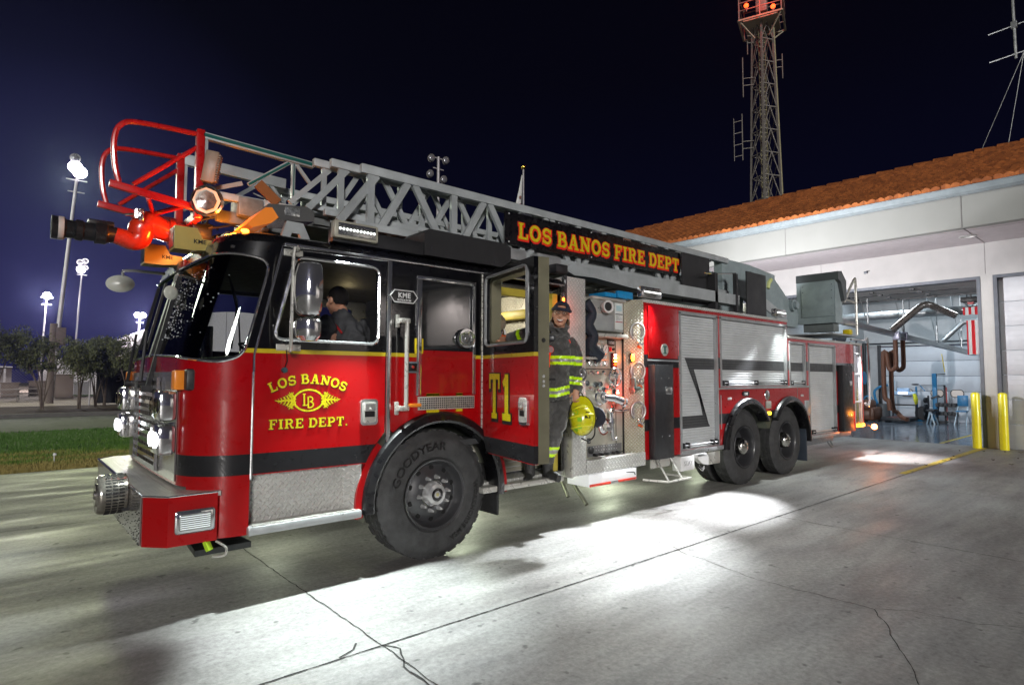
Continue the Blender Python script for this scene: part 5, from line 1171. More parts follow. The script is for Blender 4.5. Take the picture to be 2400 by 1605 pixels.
mb = MB(); mb.lathe([(.001, 0), (.03, 0), (.045, .01), (.05, .03), (.035, .04)], (1.20, .38, 2.03), (0, 1, 0), 16); mb.build('belt_guide', CHR, cs)
mb = MB(); mb.bar((1.20, .36, 2.0), (1.16, .33, 1.70), .06, .01); mb.build('seat_belt', emi('belt_orange', (.9, .12, .01), .25, (.8, .12, .01)), cs)
lamp('dome_lamp', 'POINT', (1.05, .9, 2.35), 22, (1, .92, .72), .06, parent=TR)
lamp('cab_dome_lamp', 'POINT', (-.1, 1.3, 2.38), 1.0, (1, .80, .4), .06, parent=TR)
# rear cab post with red lamps
mb = MB(); mb.box(1.66, 1.70, -.004, .30, .60, 2.52); mb.build('cab_post', BLK, TR)
mb = MB(); mb.box(1.655, 1.69, -.03, -.004, 2.16, 2.46, .008); rl = mb.build('strip_light', CHR, TR)
mb = MB(); mb.box(1.66, 1.686, -.04, -.03, 2.20, 2.40, .005); mb.build('lens', emi('red_amber_glow', (1, .16, .02), 9), rl)
lamp('strip_lamp', 'POINT', (1.68, -.12, 2.25), 2.2, (1, .08, .02), .03, parent=rl)
# ---- open crew door
H0 = Vector((.612, -.005, 0)); dd = Vector((-.2215, -.9752, 0)); dn = Vector((.9752, -.2215, 0))
dm = lambda u, v, d: H0+dd*u+dn*d+Vector((0, 0, v))
do = rpoly([(.0, 1.10), (.10, .90), (.16, .885), (.955, .885), (.955, 2.53), (.0, 2.53)], .012)
dw = rpoly([(.085, 1.85), (.85, 1.85), (.85, 2.475), (.085, 2.475)], .06)
crew_door = panel('crew_door', CABP, do, [dw], dm, TR, .14, .04)
ring('window_frame', dw, dm, .014, ALU, crew_door, off=-.004)
panel('door_inner', OLV, do, [rpoly([(.115, 1.88), (.82, 1.88), (.82, 2.445), (.115, 2.445)], .05)], lambda u, v, d: dm(u, v, .042+d), crew_door, None, .10)
mb = MB()
mb.prism(rrect(.02, .09, 1.86, 2.46, .01), .05, .12, lambda u, v, d: dm(.075+(u-.02)*.35, v, d)); mb.build('window_channel', mat('grey_channel', (.20, .24, .24), .4, .3), crew_door)
mb = MB()
for v in (1.50, 1.535, 1.575): mb.lathe([(.001, 0), (.012, 0), (.016, .006)], dm(.957, v, .09), -dd, 10)
mb.build('latch_bolts', CHR, crew_door)
mb = MB(); mb.lathe([(.001, 0), (.018, 0), (.02, .004)], dm(.957, 1.86, .09), -dd, 12); mb.bar(dm(.958, 1.55, .14), dm(.962, 1.55, .19), .018, .018); mb.build('door_stop', LBK, crew_door)
latch(crew_door, lambda u, v, d: dm(u, v, -d), .735, .875, 1.185, 1.405)
def T1(grow, m, d0, nm):
    f = lambda u, v, d, W_: dm(.155+u/W_*.43, 1.20+v*.40, -.003-d0-d)
    slabtext(nm, 'T1', m, f, crew_door, grow)
slabtext('door_number_outline', 'T1', LBK, lambda u, v, d, W_: dm(.16+u/W_*.43, 1.19+v*.40, -.0025-d), crew_door, .05)
slabtext('door_number', 'T1', LET, lambda u, v, d, W_: dm(.155+u/W_*.43, 1.20+v*.40, -.006-d), crew_door, 0)
# ================================================================ pump panel
mb = MB(); mb.box(1.745, 2.05, .0, .45, .52, 2.64, .004); ts = mb.build('tread_plate_column', DPXZ, TR)
mb = MB(); mb.box(1.735, 1.758, -.006, .05, .52, 2.65, .003); mb.build('column_edge', CHR, ts)
mb = MB(); mb.lathe([(.001, -.01), (.03, -.012), (.034, -.004), (.055, -.006), (.06, -.014), (.075, -.014), (.08, -.004), (.085, 0)], (1.98, 0, 1.60), (0, 1, 0), 28); mb.lathe([(.001, -.03), (.022, -.03), (.022, 0)], (1.98, 0, 1.60), (0, 1, 0), 16); mb.build('intake_cap', CHR, TR)
mb = MB(); mb.box(1.72, 1.745, -.10, .02, .53, 1.32, .004); mb.build('hinged_panel_edge', STL, TR)
mb = MB(); mb.box(2.06, 2.83, .12, .30, .55, 2.46); bd = mb.build('pump_panel', mat('panel_stainless', (.44, .43, .36), .36, .35, var=.12, rvar=.1), TR)
mb = MB(); mb.box(2.06, 2.83, .114, .119, 1.655, 1.665); mb.box(2.70, 2.705, .114, .119, .69, 2.0); mb.build('panel_seams', SAT, bd)
mb = MB(); mb.prism([(2.835, .125), (3.095, .0), (3.095, .4), (2.835, .4)], .56, 2.50, pl2); dpl = mb.build('tread_plate_return', diamond('tread_plate_olive', 'X', 'Z', (.44, .42, .30), 24, .24), TR)
mb = MB(); mb.box(2.825, 2.838, .10, .135, .66, 2.48); mb.build('panel_gap', LBK, TR)
mb = MB(); mb.prism([(2.055, .525), (3.095, .525), (3.095, .68), (2.055, .665)], -.008, .12); mb.build('kick_plate', DPXZ, TR)
mb = MB()
for z in (2.11, 1.64, 1.17):
    c = Vector((3.005, .035, z)); ax = Vector((-.43, -.9, 0)).normalized(); a, b_, d = frame_z(ax)
    mb2 = MB(); pts = [c+ax*.02+a*(.092*math.cos(R(t)))+Vector((0, 0, 1))*(.105*math.sin(R(t))) for t in range(-65, 246, 12)]
    mb2.tube(pts, .013, 8); mb2.tube([c+ax*.012+a*(.062*math.cos(R(t)))+Vector((0, 0, 1))*(.07*math.sin(R(t))) for t in range(150, 221, 10)], .012, 6)
    mb2.tube([c+ax*.012+a*(.062*math.cos(R(t)))+Vector((0, 0, 1))*(.07*math.sin(R(t))) for t in range(-40, 41, 10)], .012, 6)
    hr = mb2.build('wrench_ring', mat('ring_grey', (.33, .33, .32), .4, .6), TR)
    mb2 = MB(); mb2.ball(c+Vector((-.005, -.03, -.115)), .026, 12, (1, .7, .8)); mb2.tube([c+Vector((-.01, -.03, -.12)), c+Vector((.03, -.05, -.16)), c+Vector((.07, -.04, -.13))], .011, 8); mb2.build('ring_latch', CHR, hr)
    mb2 = MB(); mb2.bar(c+Vector((-.01, -.03, -.17)), c+Vector((.04, -.03, -.19)), .03, .02); mb2.build('ring_tab', mat('orange_tab', (.7, .12, .02), .4), hr)
mb = MB(); mb.box(2.88, 2.93, .025, .06, 1.74, 1.86, .02); al = mb.build('amber_lamp', SAT, TR)
mb = MB(); mb.ball((2.905, .02, 1.80), .028, 12, (1, .5, 1.6)); mb.build('lens', emi('amber_hot', (1, .22, .01), 22), al)
lamp('amber_lamp_light', 'POINT', (2.90, -.05, 1.80), 2.2, (1, .16, .02), .03, parent=al)
mb = MB(); mb.box(2.88, 3.02, -.01, .04, 1.42, 1.46, .006); mb.box(2.90, 2.93, -.01, .05, 1.38, 1.56, .006); mb.build('valve_bracket', mat('bracket_teal', (.18, .24, .22), .35, .5), TR)
# upper control box
mb = MB(); mb.box(2.20, 2.76, .04, .13, 2.09, 2.45, .012); ub = mb.build('control_box', mat('box_steel', (.50, .50, .47), .36, .6), TR)
mb = MB(); mb.box(2.20, 2.79, .02, .14, 2.445, 2.48, .01); mb.build('box_lid', STL, ub)
mb = MB(); mb.box(2.24, 2.58, .034, .041, 2.10, 2.28, .003); mb.build('box_door', mat('grey_plate', (.28, .29, .29), .5), ub)
sg = MB(); sg.box(2.60, 2.74, .034, .041, 2.12, 2.43, .001); sgn = sg.build('instruction_sign', mat('sign_white', (.62, .64, .62), .5), ub)
for z0, z1, m_ in ((2.34, 2.40, mat('sign_blue', (.25, .48, .55), .5)), (2.295, 2.305, LBK), (2.205, 2.215, mat('sign_red', (.40, .03, .05), .5))):
    mb = MB(); 
    if z1-z0 > .03:
        for i in range(6): mb.box(2.62, 2.72, .0325, .034, z0+i*.0105, z0+i*.0105+.006)
    else: mb.box(2.605, 2.735, .0325, .034, z0, z1)
    mb.build('sign_print', m_, sgn)
mb = MB()
for i in range(7): mb.box(2.615, 2.65+(i*37 % 5)*.018, .0325, .034, 2.225+i*.0095, 2.229+i*.0095)
mb.build('sign_print', mat('print_grey', (.2, .22, .22), .6), sgn)
mb = MB(); mb.box(2.52, 2.59, .034, .041, 2.335, 2.41, .004); op = mb.build('outlet_plate', STL, ub)
mb = MB()
for x in (2.535, 2.56):
    for z in (2.35, 2.38): mb.box(x, x+.016, .032, .035, z, z+.02)
mb.build('outlet_sockets', LBK, op)
mb = MB(); mb.lathe([(.001, .02), (.05, .02), (.052, 0), (.070, -.004), (.072, .02), (.06, .07), (.03, .09)], (2.37, -.06, 2.36), (.25, 1, 0), 28); spk = mb.build('speaker', mat('white_ring', (.60, .61, .60), .4), TR)
mb = MB(); mb.lathe([(.001, .010), (.05, .012)], (2.37, -.062, 2.36), (.25, 1, 0), 24); mb.build('speaker_mesh', RUB, spk)
mb = MB(); mb.box(2.27, 2.80, .0, .13, 2.02, 2.065, .008); mb.build('tray', STL, TR)
BLU = mat('blue_plastic', (.01, .22, .48), .4)
mb = MB(); mb.box(2.44, 2.92, .04, .30, 2.49, 2.545, .01); mb.box(2.62, 2.90, .00, .05, 2.49, 2.575, .012); mb.build('blue_case', BLU, TR)
mb = MB(); mb.tube([(2.12, .06, 2.40), (2.20, .03, 2.28), (2.14, .05, 2.15), (2.20, .02, 2.02), (2.16, .03, 1.90), (2.30, .02, 1.80)], [.06, .05, .07, .06, .075, .08], 10, smooth=4); mb.box(2.10, 2.33, -.02, .12, 1.80, 1.86, .02); mb.build('hanging_jacket', mat('navy_cloth', (.012, .018, .03), .8), TR)
mb = MB(); mb.box(2.06, 2.34, -.02, .12, 1.765, 1.79, .004); mb.build('shelf', STL, TR)
mb = MB(); mb.box(2.555, 2.68, .110, .120, 1.935, 2.005); dsp = mb.build('digital_display', LBK, bd)
text('display_digits', '1150', WHT, .05, lambda x, y, z: (2.617+x, .1085-z, 1.952+y), dsp, .0005)
WF = mat('gauge_white', (.62, .63, .60), .35)
def gauge(x, z, r, par=bd, needle=True):
    mb = MB(); mb.lathe([(r*1.15, 0), (r*1.15, -.014), (r, -.018), (r*.94, -.010)], (x, .118, z), (0, 1, 0), 20); g = mb.build('gauge', CHR, par)
    mb = MB(); mb.lathe([(.0001, -.010), (r*.95, -.010)], (x, .118, z), (0, 1, 0), 20); mb.build('gauge_face', WF, g)
    if needle: mb = MB(); mb.bar((x-r*.3, .106, z-r*.4), (x+r*.4, .106, z+r*.6), .004, .003); mb.build('needle', LBK, g)
gauge(2.39, 1.89, .05); gauge(2.515, 1.89, .05)
for x in (2.26, 2.35, 2.525): gauge(x, 1.725, .032)
gauge(2.44, 1.725, .026, needle=False); gauge(2.51, 1.80, .024)
mb = MB(); mb.box(2.575, 2.62, .10, .12, 1.87, 1.92, .006); mb.build('red_switch', mat('switch_red', (.6, .01, .02), .3), bd)
mb = MB(); mb.cyl((2.66, .10, 1.895), (2.66, .12, 1.895), .016, 12); mb.build('black_knob', LBK, bd)
mb = MB()
for x, z in ((2.34, 1.98), (2.40, 1.98), (2.40, 1.80), (2.47, 1.965)): mb.box(x-.02, x+.02, .112, .12, z-.014, z+.014, .002)
mb.build('small_plates', STL, bd)
# level gauge with lit segments
mb = MB(); mb.box(2.605, 2.70, .085, .12, 1.675, 1.85, .012); lg = mb.build('level_gauge', mat('gauge_housing', (.10, .008, .008), .25), TR)
for i, (c, s) in enumerate((((1, .5, .4), 9), ((1, .75, .3), 14), ((1, .8, .1), 12), ((.9, .08, .01), 5))):
    mb = MB(); mb.box(2.635, 2.68, .078, .086, 1.818-i*.038, 1.838-i*.038, .003); mb.build('gauge_segment', emi('segment_glow_%s' % 'abcd'[i], c, s), lg)
lamp('level_gauge_light', 'POINT', (2.65, -.0, 1.76), .5, (1, .2, .05), .03, parent=lg)
# levers and valves
mb = MB()
for x, z in ((2.22, 1.60), (2.31, 1.60), (2.42, 1.60), (2.20, 1.42), (2.32, 1.40), (2.54, 1.43), (2.64, 1.44)):
    mb.tube([(x+.02, .12, z), (x+.015, .06, z+.01), (x-.03, .04, z+.03)], [.01, .012, .017], 8)
mb.build('lever', CHR, bd)
for x, z in ((2.18, 1.50), (2.325, 1.485), (2.405, 1.49), (2.47, 1.425), (2.66, 1.50)):
    mb = MB(); mb.lathe([(.03, 0), (.034, -.02), (.028, -.035), (.001, -.038)], (x, .12, z), (0, 1, 0), 16); mb.build('knob', mat('blue_chrome', (.45, .52, .58), .12, 1), bd)
mb = MB(); mb.lathe([(.105, 0), (.112, .008), (.105, .016), (.097, .008)], (2.60, .03, 1.57), (0, 1, 0), 28, True); mb.lathe([(.001, -.01), (.03, -.01), (.035, .05), (.04, .09)], (2.60, .03, 1.57), (0, 1, 0), 14)
for k in range(3):
    a = R(30+120*k); mb.bar((2.60, .035, 1.57), (2.60+.1*math.cos(a), .038, 1.57+.1*math.sin(a)), .016, .012)
mb.build('valve_wheel', CHR, bd)
mb = MB(); mb.box(2.67, 2.71, .09, .12, 1.52, 1.63, .004); mb.build('rocker_switches', LBK, bd)
mb = MB(); mb.lathe([(.09, 0), (.09, -.03), (.07, -.04), (.065, -.09), (.05, -.10), (.001, -.10)], (2.39, .12, 1.34), (0, 1, 0), 24); mb.tube([(2.40, .03, 1.34), (2.50, -.02, 1.33), (2.60, -.06, 1.29)], [.035, .04, .045], 14); mb.lathe([(.052, 0), (.052, -.03)], (2.61, -.065, 1.285), (-.9, .3, .35), 16); mb.build('discharge_valve', CHR, bd)
mb = MB(); mb.lathe([(.045, 0), (.045, -.02), (.03, -.03), (.001, -.03)], (2.62, .12, 1.19), (0, 1, 0), 16); mb.tube([(2.64, .09, 1.19), (2.72, .03, 1.18), (2.80, .01, 1.19)], .015, 8); mb.build('crank', mat('copper_chrome', (.6, .5, .46), .15, 1), bd)
mb = MB(); mb.tube([(2.53, .10, 1.19), (2.53, .05, 1.16), (2.53, .04, 1.0), (2.54, .03, .85)], [.02, .024, .026, .02], 10, smooth=3); mb.ball((2.58, .02, .87), .022, 10); mb.lathe([(.09, 0), (.092, -.03), (.07, -.05), (.055, -.06), (.05, -.12), (.001, -.13)], (2.45, .12, 1.01), (0, 1, 0), 24); mb.build('intake_valve', CHR, bd)
mb = MB(); mb.lathe([(.094, -.028), (.098, -.035), (.09, -.045)], (2.45, .12, 1.01), (0, 1, 0), 24); mb.build('valve_ring', mat('valve_red', (.25, .06, .04), .4), bd)
mb = MB(); mb.box(2.64, 2.74, .112, .12, 1.255, 1.35, .002); stk = mb.build('sticker', mat('sign_white', (.62, .64, .62), .5), bd)
mb = MB(); mb.box(2.642, 2.738, .110, .112, 1.32, 1.348); mb.build('sticker_band', mat('sticker_blue', (.02, .08, .45), .4), stk)
mb = MB(); mb.box(2.65, 2.73, .08, .12, 1.37, 1.43, .01); rl = mb.build('red_lamp', SAT, TR)
mb = MB(); mb.box(2.665, 2.715, .072, .082, 1.375, 1.395, .004); mb.box(2.675, 2.705, .072, .082, 1.405, 1.42, .004); mb.build('lens', emi('red_hot', (1, .12, .08), 25), rl)
lamp('red_lamp_light', 'POINT', (2.72, .0, 1.39), 3.2, (1, .05, .02), .02, parent=rl)
mb = MB(); mb.box(2.62, 2.67, .112, .12, 1.03, 1.09); mb.box(2.20, 2.25, .112, .12, .83, .89); mb.build('port_labels', LBK, bd)
text('port_numbers', '2', WHT, .045, lambda x, y, z: (2.645+x, .111-z, 1.043+y), bd, .0005); text('port_numbers', '1', WHT, .045, lambda x, y, z: (2.225+x, .111-z, .843+y), bd, .0005)
mb = MB()
for i in range(10):
    for z in (.745, .785): mb.cyl((2.30+i*.045, .112, z), (2.30+i*.045, .12, z), .005, 6)
mb.build('indicator_dots', WHT, bd)
mb = MB(); mb.box(2.20, 2.80, .114, .119, .68, .80); mb.build('drain_plate', mat('drain_grey', (.2, .2, .2), .5, .4), bd)
mb = MB(); mb.lathe([(.04, 0), (.04, -.02), (.03, -.025), (.001, -.025)], (2.245, .114, .755), (0, 1, 0), 18)
for i in range(5): mb.cyl((2.30+i*.10, .06, .70), (2.30+i*.10, .12, .70), .016, 10); mb.bar((2.30+i*.10, .07, .70), (2.35+i*.10, .06, .71), .01)
mb.build('drain_knobs', LBK, bd)
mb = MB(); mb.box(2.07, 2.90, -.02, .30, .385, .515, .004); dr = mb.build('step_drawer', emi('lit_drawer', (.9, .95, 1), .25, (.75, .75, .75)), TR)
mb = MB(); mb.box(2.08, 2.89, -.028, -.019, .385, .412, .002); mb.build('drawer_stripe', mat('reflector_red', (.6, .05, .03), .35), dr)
mb = MB(); mb.box(2.42, 2.55, -.036, -.019, .383, .414, .004); mb.build('drawer_latch', CHR, dr)
mb = MB(); mb.tube([(2.50, -.0, .50), (2.85, -.025, .47), (2.87, -.026, .44)], .006, 6); mb.build('drawer_cable', LBK, dr)
mb = MB(); mb.tube([(2.32, .5, .40), (2.28, .2, .14)], .025, 10); mb.tube([(2.17, .5, .42), (2.14, .35, .22)], .022, 10); mb.build('drain_pipe', mat('pipe_olive', (.17, .17, .13), .4, .6), TR)
mb = MB(); mb.tube([(3.02, -.02, .36), (3.25, -.22, .335), (3.72, -.22, .335), (3.60, .05, .36)], .013, 8)
for x in (3.28, 3.56): mb.bar((x, -.04, .57), (x, -.20, .34), .03, .008)
mb.box(3.20, 3.60, -.01, .01, .47, .575, .003); mb.build('fold_down_step', STL, TR)
for x, z in ((3.30, 2.05), ):
    pass
# ================================================================ rear body
bw = [(3.10, .585)]+[(4.93, .60)]+archp(5.60, .54, .725, 175, 38, 14)+[(6.28, 1.0)]+archp(6.99, .54, .725, 142, 3, 14)+[(7.72, .545), (9.86, .545), (9.86, 2.215), (6.975, 2.215), (6.975, 2.475), (3.10, 2.475)]
shut = [('tall', 3.855, 4.775, .635, 2.42), ('wide', 4.86, 6.935, 1.435, 2.42), ('slim', 7.03, 7.64, 1.425, 2.155), ('rear', 7.775, 8.94, .575, 2.155)]
body = panel('body_side', BODYP, bw, [[(x0, z0), (x1, z0), (x1, z1), (x0, z1)] for _, x0, x1, z0, z1 in shut], XZ(0), TR, None, .05)
mb = MB(); mb.box(3.10, 3.86, .35, 2.2, 1.0, 2.47); mb.box(3.84, 6.97, .08, .35, 1.3, 2.47); mb.box(6.97, 9.86, .08, .35, 1.3, 2.2); mb.box(7.75, 9.8, .08, .35, .6, 1.3); mb.box(3.85, 4.85, .08, .35, .6, 1.3); mb.box(3.10, 6.97, 2.2, 2.5, .6, 2.47); mb.box(6.97, 10.25, 2.2, 2.5, .6, 2.2); mb.build('body_shell', mat('shell_red', (.3, .006, .008), .5), TR)
SLAT = mat('shutter_aluminium', (.64, .66, .67), .40, .25, var=.10, scale=2.5, rvar=.08)
SLATD = mat('charcoal_film', (.045, .046, .05), .5, var=.1)
def shutter(x0, x1, z0, z1):
    b = bmesh.new(); p = .0355; n = int((z1-z0)/p); rows = []
    for i in range(n):
        z = z0+.03+i*(z1-z0-.03)/n; h = (z1-z0-.03)/n
        for dz, y in ((.0, .052), (h*.10, .040), (h*.5, .037), (h*.90, .040)): rows.append([b.verts.new((x, y, z+dz)) for x in (x0+.02, x1-.02)])
    for A, B in zip(rows, rows[1:]): b.faces.new((A[0], A[1], B[1], B[0]))
    me = bpy.data.meshes.new('roller_shutter'); bmesh.ops.recalc_face_normals(b, faces=b.faces); b.to_mesh(me); b.free(); s = link('roller_shutter', me, SLAT, TR)
    mb = MB()
    for a, b_, c, d in ((x0-.012, x0+.028, z0, z1), (x1-.028, x1+.012, z0, z1), (x0-.012, x1+.012, z1-.028, z1+.012)): mb.box(a, b_, -.012, .05, c, d, .004)
    mb.build('shutter_frame', ALU, s)
    mb = MB(); mb.tube([(x0+.05, -.02, z0+.055), (x1-.05, -.02, z0+.055)], .010, 8); mb.box(x0+.01, x1-.01, .0, .04, z0, z0+.03, .004); mb.build('lift_bar', ALU, s)
    mb = MB()
    for x in ((x0+.05, x0+.16, x1-.16, x1-.05) if x1-x0 > .7 else (x0+.08, x1-.08)): mb.box(x-.012, x+.012, -.03, .03, z0+.02, z0+.09, .003)
    if x1-x0 > 1.5: x = (x0+x1)/2; mb.box(x-.012, x+.012, -.03, .03, z0+.02, z0+.09, .003)
    mb.build('lift_brackets', SAT, s)
    return s
S = {}
for nm, x0, x1, z0, z1 in shut: S[nm] = shutter(x0, x1, z0, z1)
def film(par, polys):
    """charcoal stripe laid slat by slat over the shutter"""
    b = bmesh.new()
    for P in polys: b.faces.new([b.verts.new((x, .0335, z)) for x, z in P])
    me = bpy.data.meshes.new('stripe'); b.to_mesh(me); b.free()
    m = MC.get('stripe_film')
    if not m:
        m = mat('stripe_film', (.05, .052, .056), .42, .2, var=.1); N, L, p = nodes(m)
        tc = N.new('ShaderNodeTexCoord').outputs['Object']; sx = N.new('ShaderNodeSeparateXYZ'); L.new(tc, sx.inputs[0])
        s_ = mth(N, L, 'PINGPONG', mth(N, L, 'MULTIPLY', sx.outputs['Z'], 1/.0355), .5)
        g = mth(N, L, 'LESS_THAN', s_, .07); mx = N.new('ShaderNodeMixRGB'); L.new(g, mx.inputs[0])
        old = p.inputs['Base Color'].links[0].from_socket; L.new(old, mx.inputs[1]); mx.inputs[2].default_value = (.14, .14, .135, 1); L.new(mx.outputs[0], p.inputs['Base Color'])
    link('stripe', me, m, par)
film(S['tall'], [[(4.02, 1.825), (4.745, 1.825), (4.745, 1.675), (4.235, 1.675)], [(4.02, 1.825), (4.235, 1.675), (4.435, 1.06), (4.62, .905), (4.60, .90)], [(3.885, 1.06), (4.34, 1.06), (4.435, 1.06), (4.60, .90), (3.885, .90)]])
film(S['wide'], [[(4.89, 1.825), (6.905, 1.825), (6.905, 1.675), (4.89, 1.675)]]); film(S['slim'], [[(7.06, 1.82), (7.61, 1.82), (7.61, 1.675), (7.06, 1.675)]]); film(S['rear'], [[(7.805, 1.82), (8.91, 1.82), (8.91, 1.675), (7.805, 1.675)]])
# plain door with emblem, latch boxes, deck edges
mb = MB(); mb.box(3.175, 3.80, -.014, -.001, 1.80, 2.44, .006); rd = mb.build('body_door', BODYQ, TR)
mb = MB(); mb.lathe([(.078, 0), (.078, -.006), (.070, -.008)], (3.50, -.014, 1.91), (0, 1, 0), 32); em = mb.build('round_emblem', STL, rd)
mb = MB(); mb.lathe([(.001, -.006), (.070, -.006)], (3.50, -.014, 1.91), (0, 1, 0), 32); mb.build('emblem_face', mat('emblem_grey', (.50, .50, .46), .4, .3), em)
mb = MB(); mb.box(3.485, 3.515, -.026, -.0205, 1.865, 1.955); mb.box(3.46, 3.54, -.026, -.0205, 1.945, 1.96); mb.box(3.465, 3.535, -.026, -.0205, 1.86, 1.872); mb.build('emblem_mark', mat('emblem_green', (.02, .10, .08), .4), em)
mb = MB(); mb.box(3.16, 3.82, -.012, -.001, 1.765, 1.785, .003); mb.build('rub_strip', ALU, TR)
def black_box(x0, x1, z0, z1):
    mb = MB(); mb.box(x0, x1, -.10, -.001, z0, z1, .006); h = mb.build('equipment_box', SAT, TR)
    w_ = x1-x0; cx = x0+.68*w_; cz = z0+.72*(z1-z0)
    mb = MB(); mb.box(cx-.07, cx+.07, -.125, -.10, cz-.045, cz+.05, .02); mb.build('box_latch', CHR, h)
    mb = MB()
    for x in (x0+.35*w_, x0+.75*w_):
        for z in (z0+.24*(z1-z0), z0+.86*(z1-z0)): mb.lathe([(.001, -.004), (.008, -.004), (.013, 0)], (x, -.10, z), (0, 1, 0), 8)
    mb.build('box_bolts', CHR, h)
black_box(3.175, 3.56, .585, 1.72); black_box(9.02, 9.50, .575, 1.80)
mb = MB(); mb.box(3.08, 6.985, -.014, .40, 2.475, 2.515, .004); mb.box(6.97, 10.30, -.014, .40, 2.215, 2.255, .004); mb.build('deck_edge', DPXZ, TR)
mb = MB(); mb.box(3.1, 6.98, .40, 2.5, 2.47, 2.505); mb.box(6.97, 10.3, .40, 2.5, 2.21, 2.245); mb.build('deck', mat('deck_grey', (.12, .12, .12), .6), TR)
mb = MB(); mb.box(4.79, 7.76, -.016, .0, 1.398, 1.420, .004); mb.box(4.84, 7.75, -.010, .0, 1.42, 1.432); mb.build('rub_rail', ALU, TR)
mb = MB(); mb.box(3.84, 4.90, -.02, .06, .575, .632, .004); mb.build('sill', ALU, TR); mb = MB(); mb.box(7.76, 9.0, -.02, .06, .52, .572, .004); mb.build('sill', ALU, TR)
mb = MB()
for k in range(2): pass
for cx in (5.60, 6.99):
    flare(cx, .54, .635, 178 if cx < 6 else 146, 34 if cx < 6 else -4, -.06, .10, .095, n=24, m=MC['flare_black'])
liner(5.60, .70, .8, 180, 20); liner(6.99, .70, .8, 160, -10)
# small lamps, badge between the rear wheels
mb = MB(); mb.prism(rpoly([(5.43, 1.33), (5.47, 1.365), (5.62, 1.365), (5.66, 1.33), (5.62, 1.295), (5.47, 1.295)], .02), -.014, -.001); bb = mb.build('maker_badge', BLK, TR)
text('badge_lettering', 'KME', WHT, .05, lambda x, y, z: (5.545+x, -.0155-z, 1.313+y), bb, .001, .001)
mb = MB(); mb.lathe([(.001, -.014), (.05, -.014), (.06, -.008), (.075, -.006), (.08, 0)], (6.235, 0, 1.295), (0, 1, 0), 20); mb.build('fuel_cap', CHR, TR)
mb = MB(); mb.box(6.15, 6.31, -.03, -.001, 1.09, 1.205, .012); mb.build('vent_cover', STL, TR)
mb = MB(); mb.box(6.19, 6.29, -.04, -.001, .99, 1.045, .016); am = mb.build('side_marker', emi('marker_lit', (1, .55, .03), 4), TR)
mb = MB()
for x in (5.03, 7.42): mb.box(x, x+.11, -.01, -.001, 1.25, 1.285, .004)
mb.build('reflectors', mat('grey_reflector', (.45, .42, .42), .3), TR)
mb = MB(); mb.box(4.84, 4.852, -.012, -.002, .85, 1.32); mb.box(7.30, 7.308, -.006, -.001, 1.2, 1.4); mb.box(7.56, 7.74, -.02, -.001, .92, 1.18, .006); mb.build('access_trim', ALU, TR)
sl_ = scene_light(3.03, 3.44, 2.535, 2.67, .02, TR, CHR, 2., 320, (2.6, -1.3, 0))
lamp('scene_lamp', 'SPOT', (3.2, -.13, 2.56), 1350, (.92, .99, 1), .06, (1.75, -.70, 0), 50, .9, sl_)
sl_ = scene_light(6.52, 6.90, 2.545, 2.67, .02, TR, CHR, 2., 260, (7, -1.2, 0))
lamp('scene_lamp', 'SPOT', (6.55, -.13, 2.56), 2300, (.94, .97, 1), .06, (4.0, -.40, 0), 30, .9, sl_)
lamp('tail_lamp', 'SPOT', (9.95, -.12, 2.30), 1000, (1, .98, .97), .06, (10.6, -.25, 0), 56, .9, TR)
# jack housings and the step under the tall shutter
LITW = mat('jack_white', (.70, .70, .70), .4, rvar=.1)
mb = MB(); mb.box(3.80, 4.12, -.03, .10, .375, .56, .01); mb.box(4.12, 4.42, -.03, .05, .52, .57, .01); mb.prism(rpoly([(4.20, .56), (4.40, .57), (4.46, .52), (4.46, .40), (4.33, .42), (4.20, .50)], .02), -.03, .05); jk = mb.build('jack_housing', LITW, TR)
text('jack_lettering', 'STAY', mat('etched_grey', (.3, .3, .3), .5), .085, lambda x, y, z: (3.97+x, -.032-z, .44+y), jk, .001)
mb = MB(); mb.box(4.47, 4.75, -.02, .0, .42, .56, .003); mb.box(4.47, 4.75, -.03, .15, .40, .42, .004); mb.box(4.74, 4.75, -.03, .15, .42, .56); mb.build('jack_step', STL, TR)
mb = MB(); mb.tube([(4.24, -.02, .42), (4.28, -.06, .36), (4.34, -.03, .40)], .007, 6, smooth=3); mb.tube([(4.20, -.03, .40), (4.24, -.07, .35), (4.30, -.04, .38)], .007, 6, smooth=3); mb.build('jack_cable', CHR, jk)
mb = MB(); mb.box(7.72, 8.90, .05, .25, .40, .52, .006); mb.box(8.9, 9.9, .1, .9, .44, .54, .006); mb.tube([(8.60, .05, .42), (8.64, .0, .33), (8.72, .0, .33), (8.74, .05, .42)], .014, 8, smooth=3); mb.build('rear_undercarriage', mat('under_grey', (.16, .17, .18), .5, .4), TR)
# tail: stainless corner, grab rail
mb = MB(); mb.box(9.862, 10.24, .01, .06, .62, 2.20, .006); tc_ = mb.build('tail_corner_plate', mat('mirror_steel', (.72, .70, .74), .16, 1, var=.05), TR)
mb = MB(); mb.box(9.86, 9.885, -.006, .02, .60, 2.2); mb.box(10.20, 10.25, -.01, .05, .58, 2.22, .004); mb.box(9.87, 10.21, -.004, .02, 2.04, 2.06); mb.box(9.87, 10.21, -.004, .02, 1.63, 1.66); mb.box(9.87, 10.21, -.004, .02, 1.08, 1.11); mb.build('corner_frame', ALU, tc_)
mb = MB(); mb.box(10.25, 10.33, .0, 2.5, .60, 2.22, .01); mb.build('tail_panel', mat('tail_red', (.5, .03, .01), .35, coat=.5), TR)
mb = MB(); mb.box(9.9, 10.34, -.012, .0, .60, .66, .004); rm = mb.build('rear_marker', emi('rear_amber', (1, .32, .02), 5), TR)
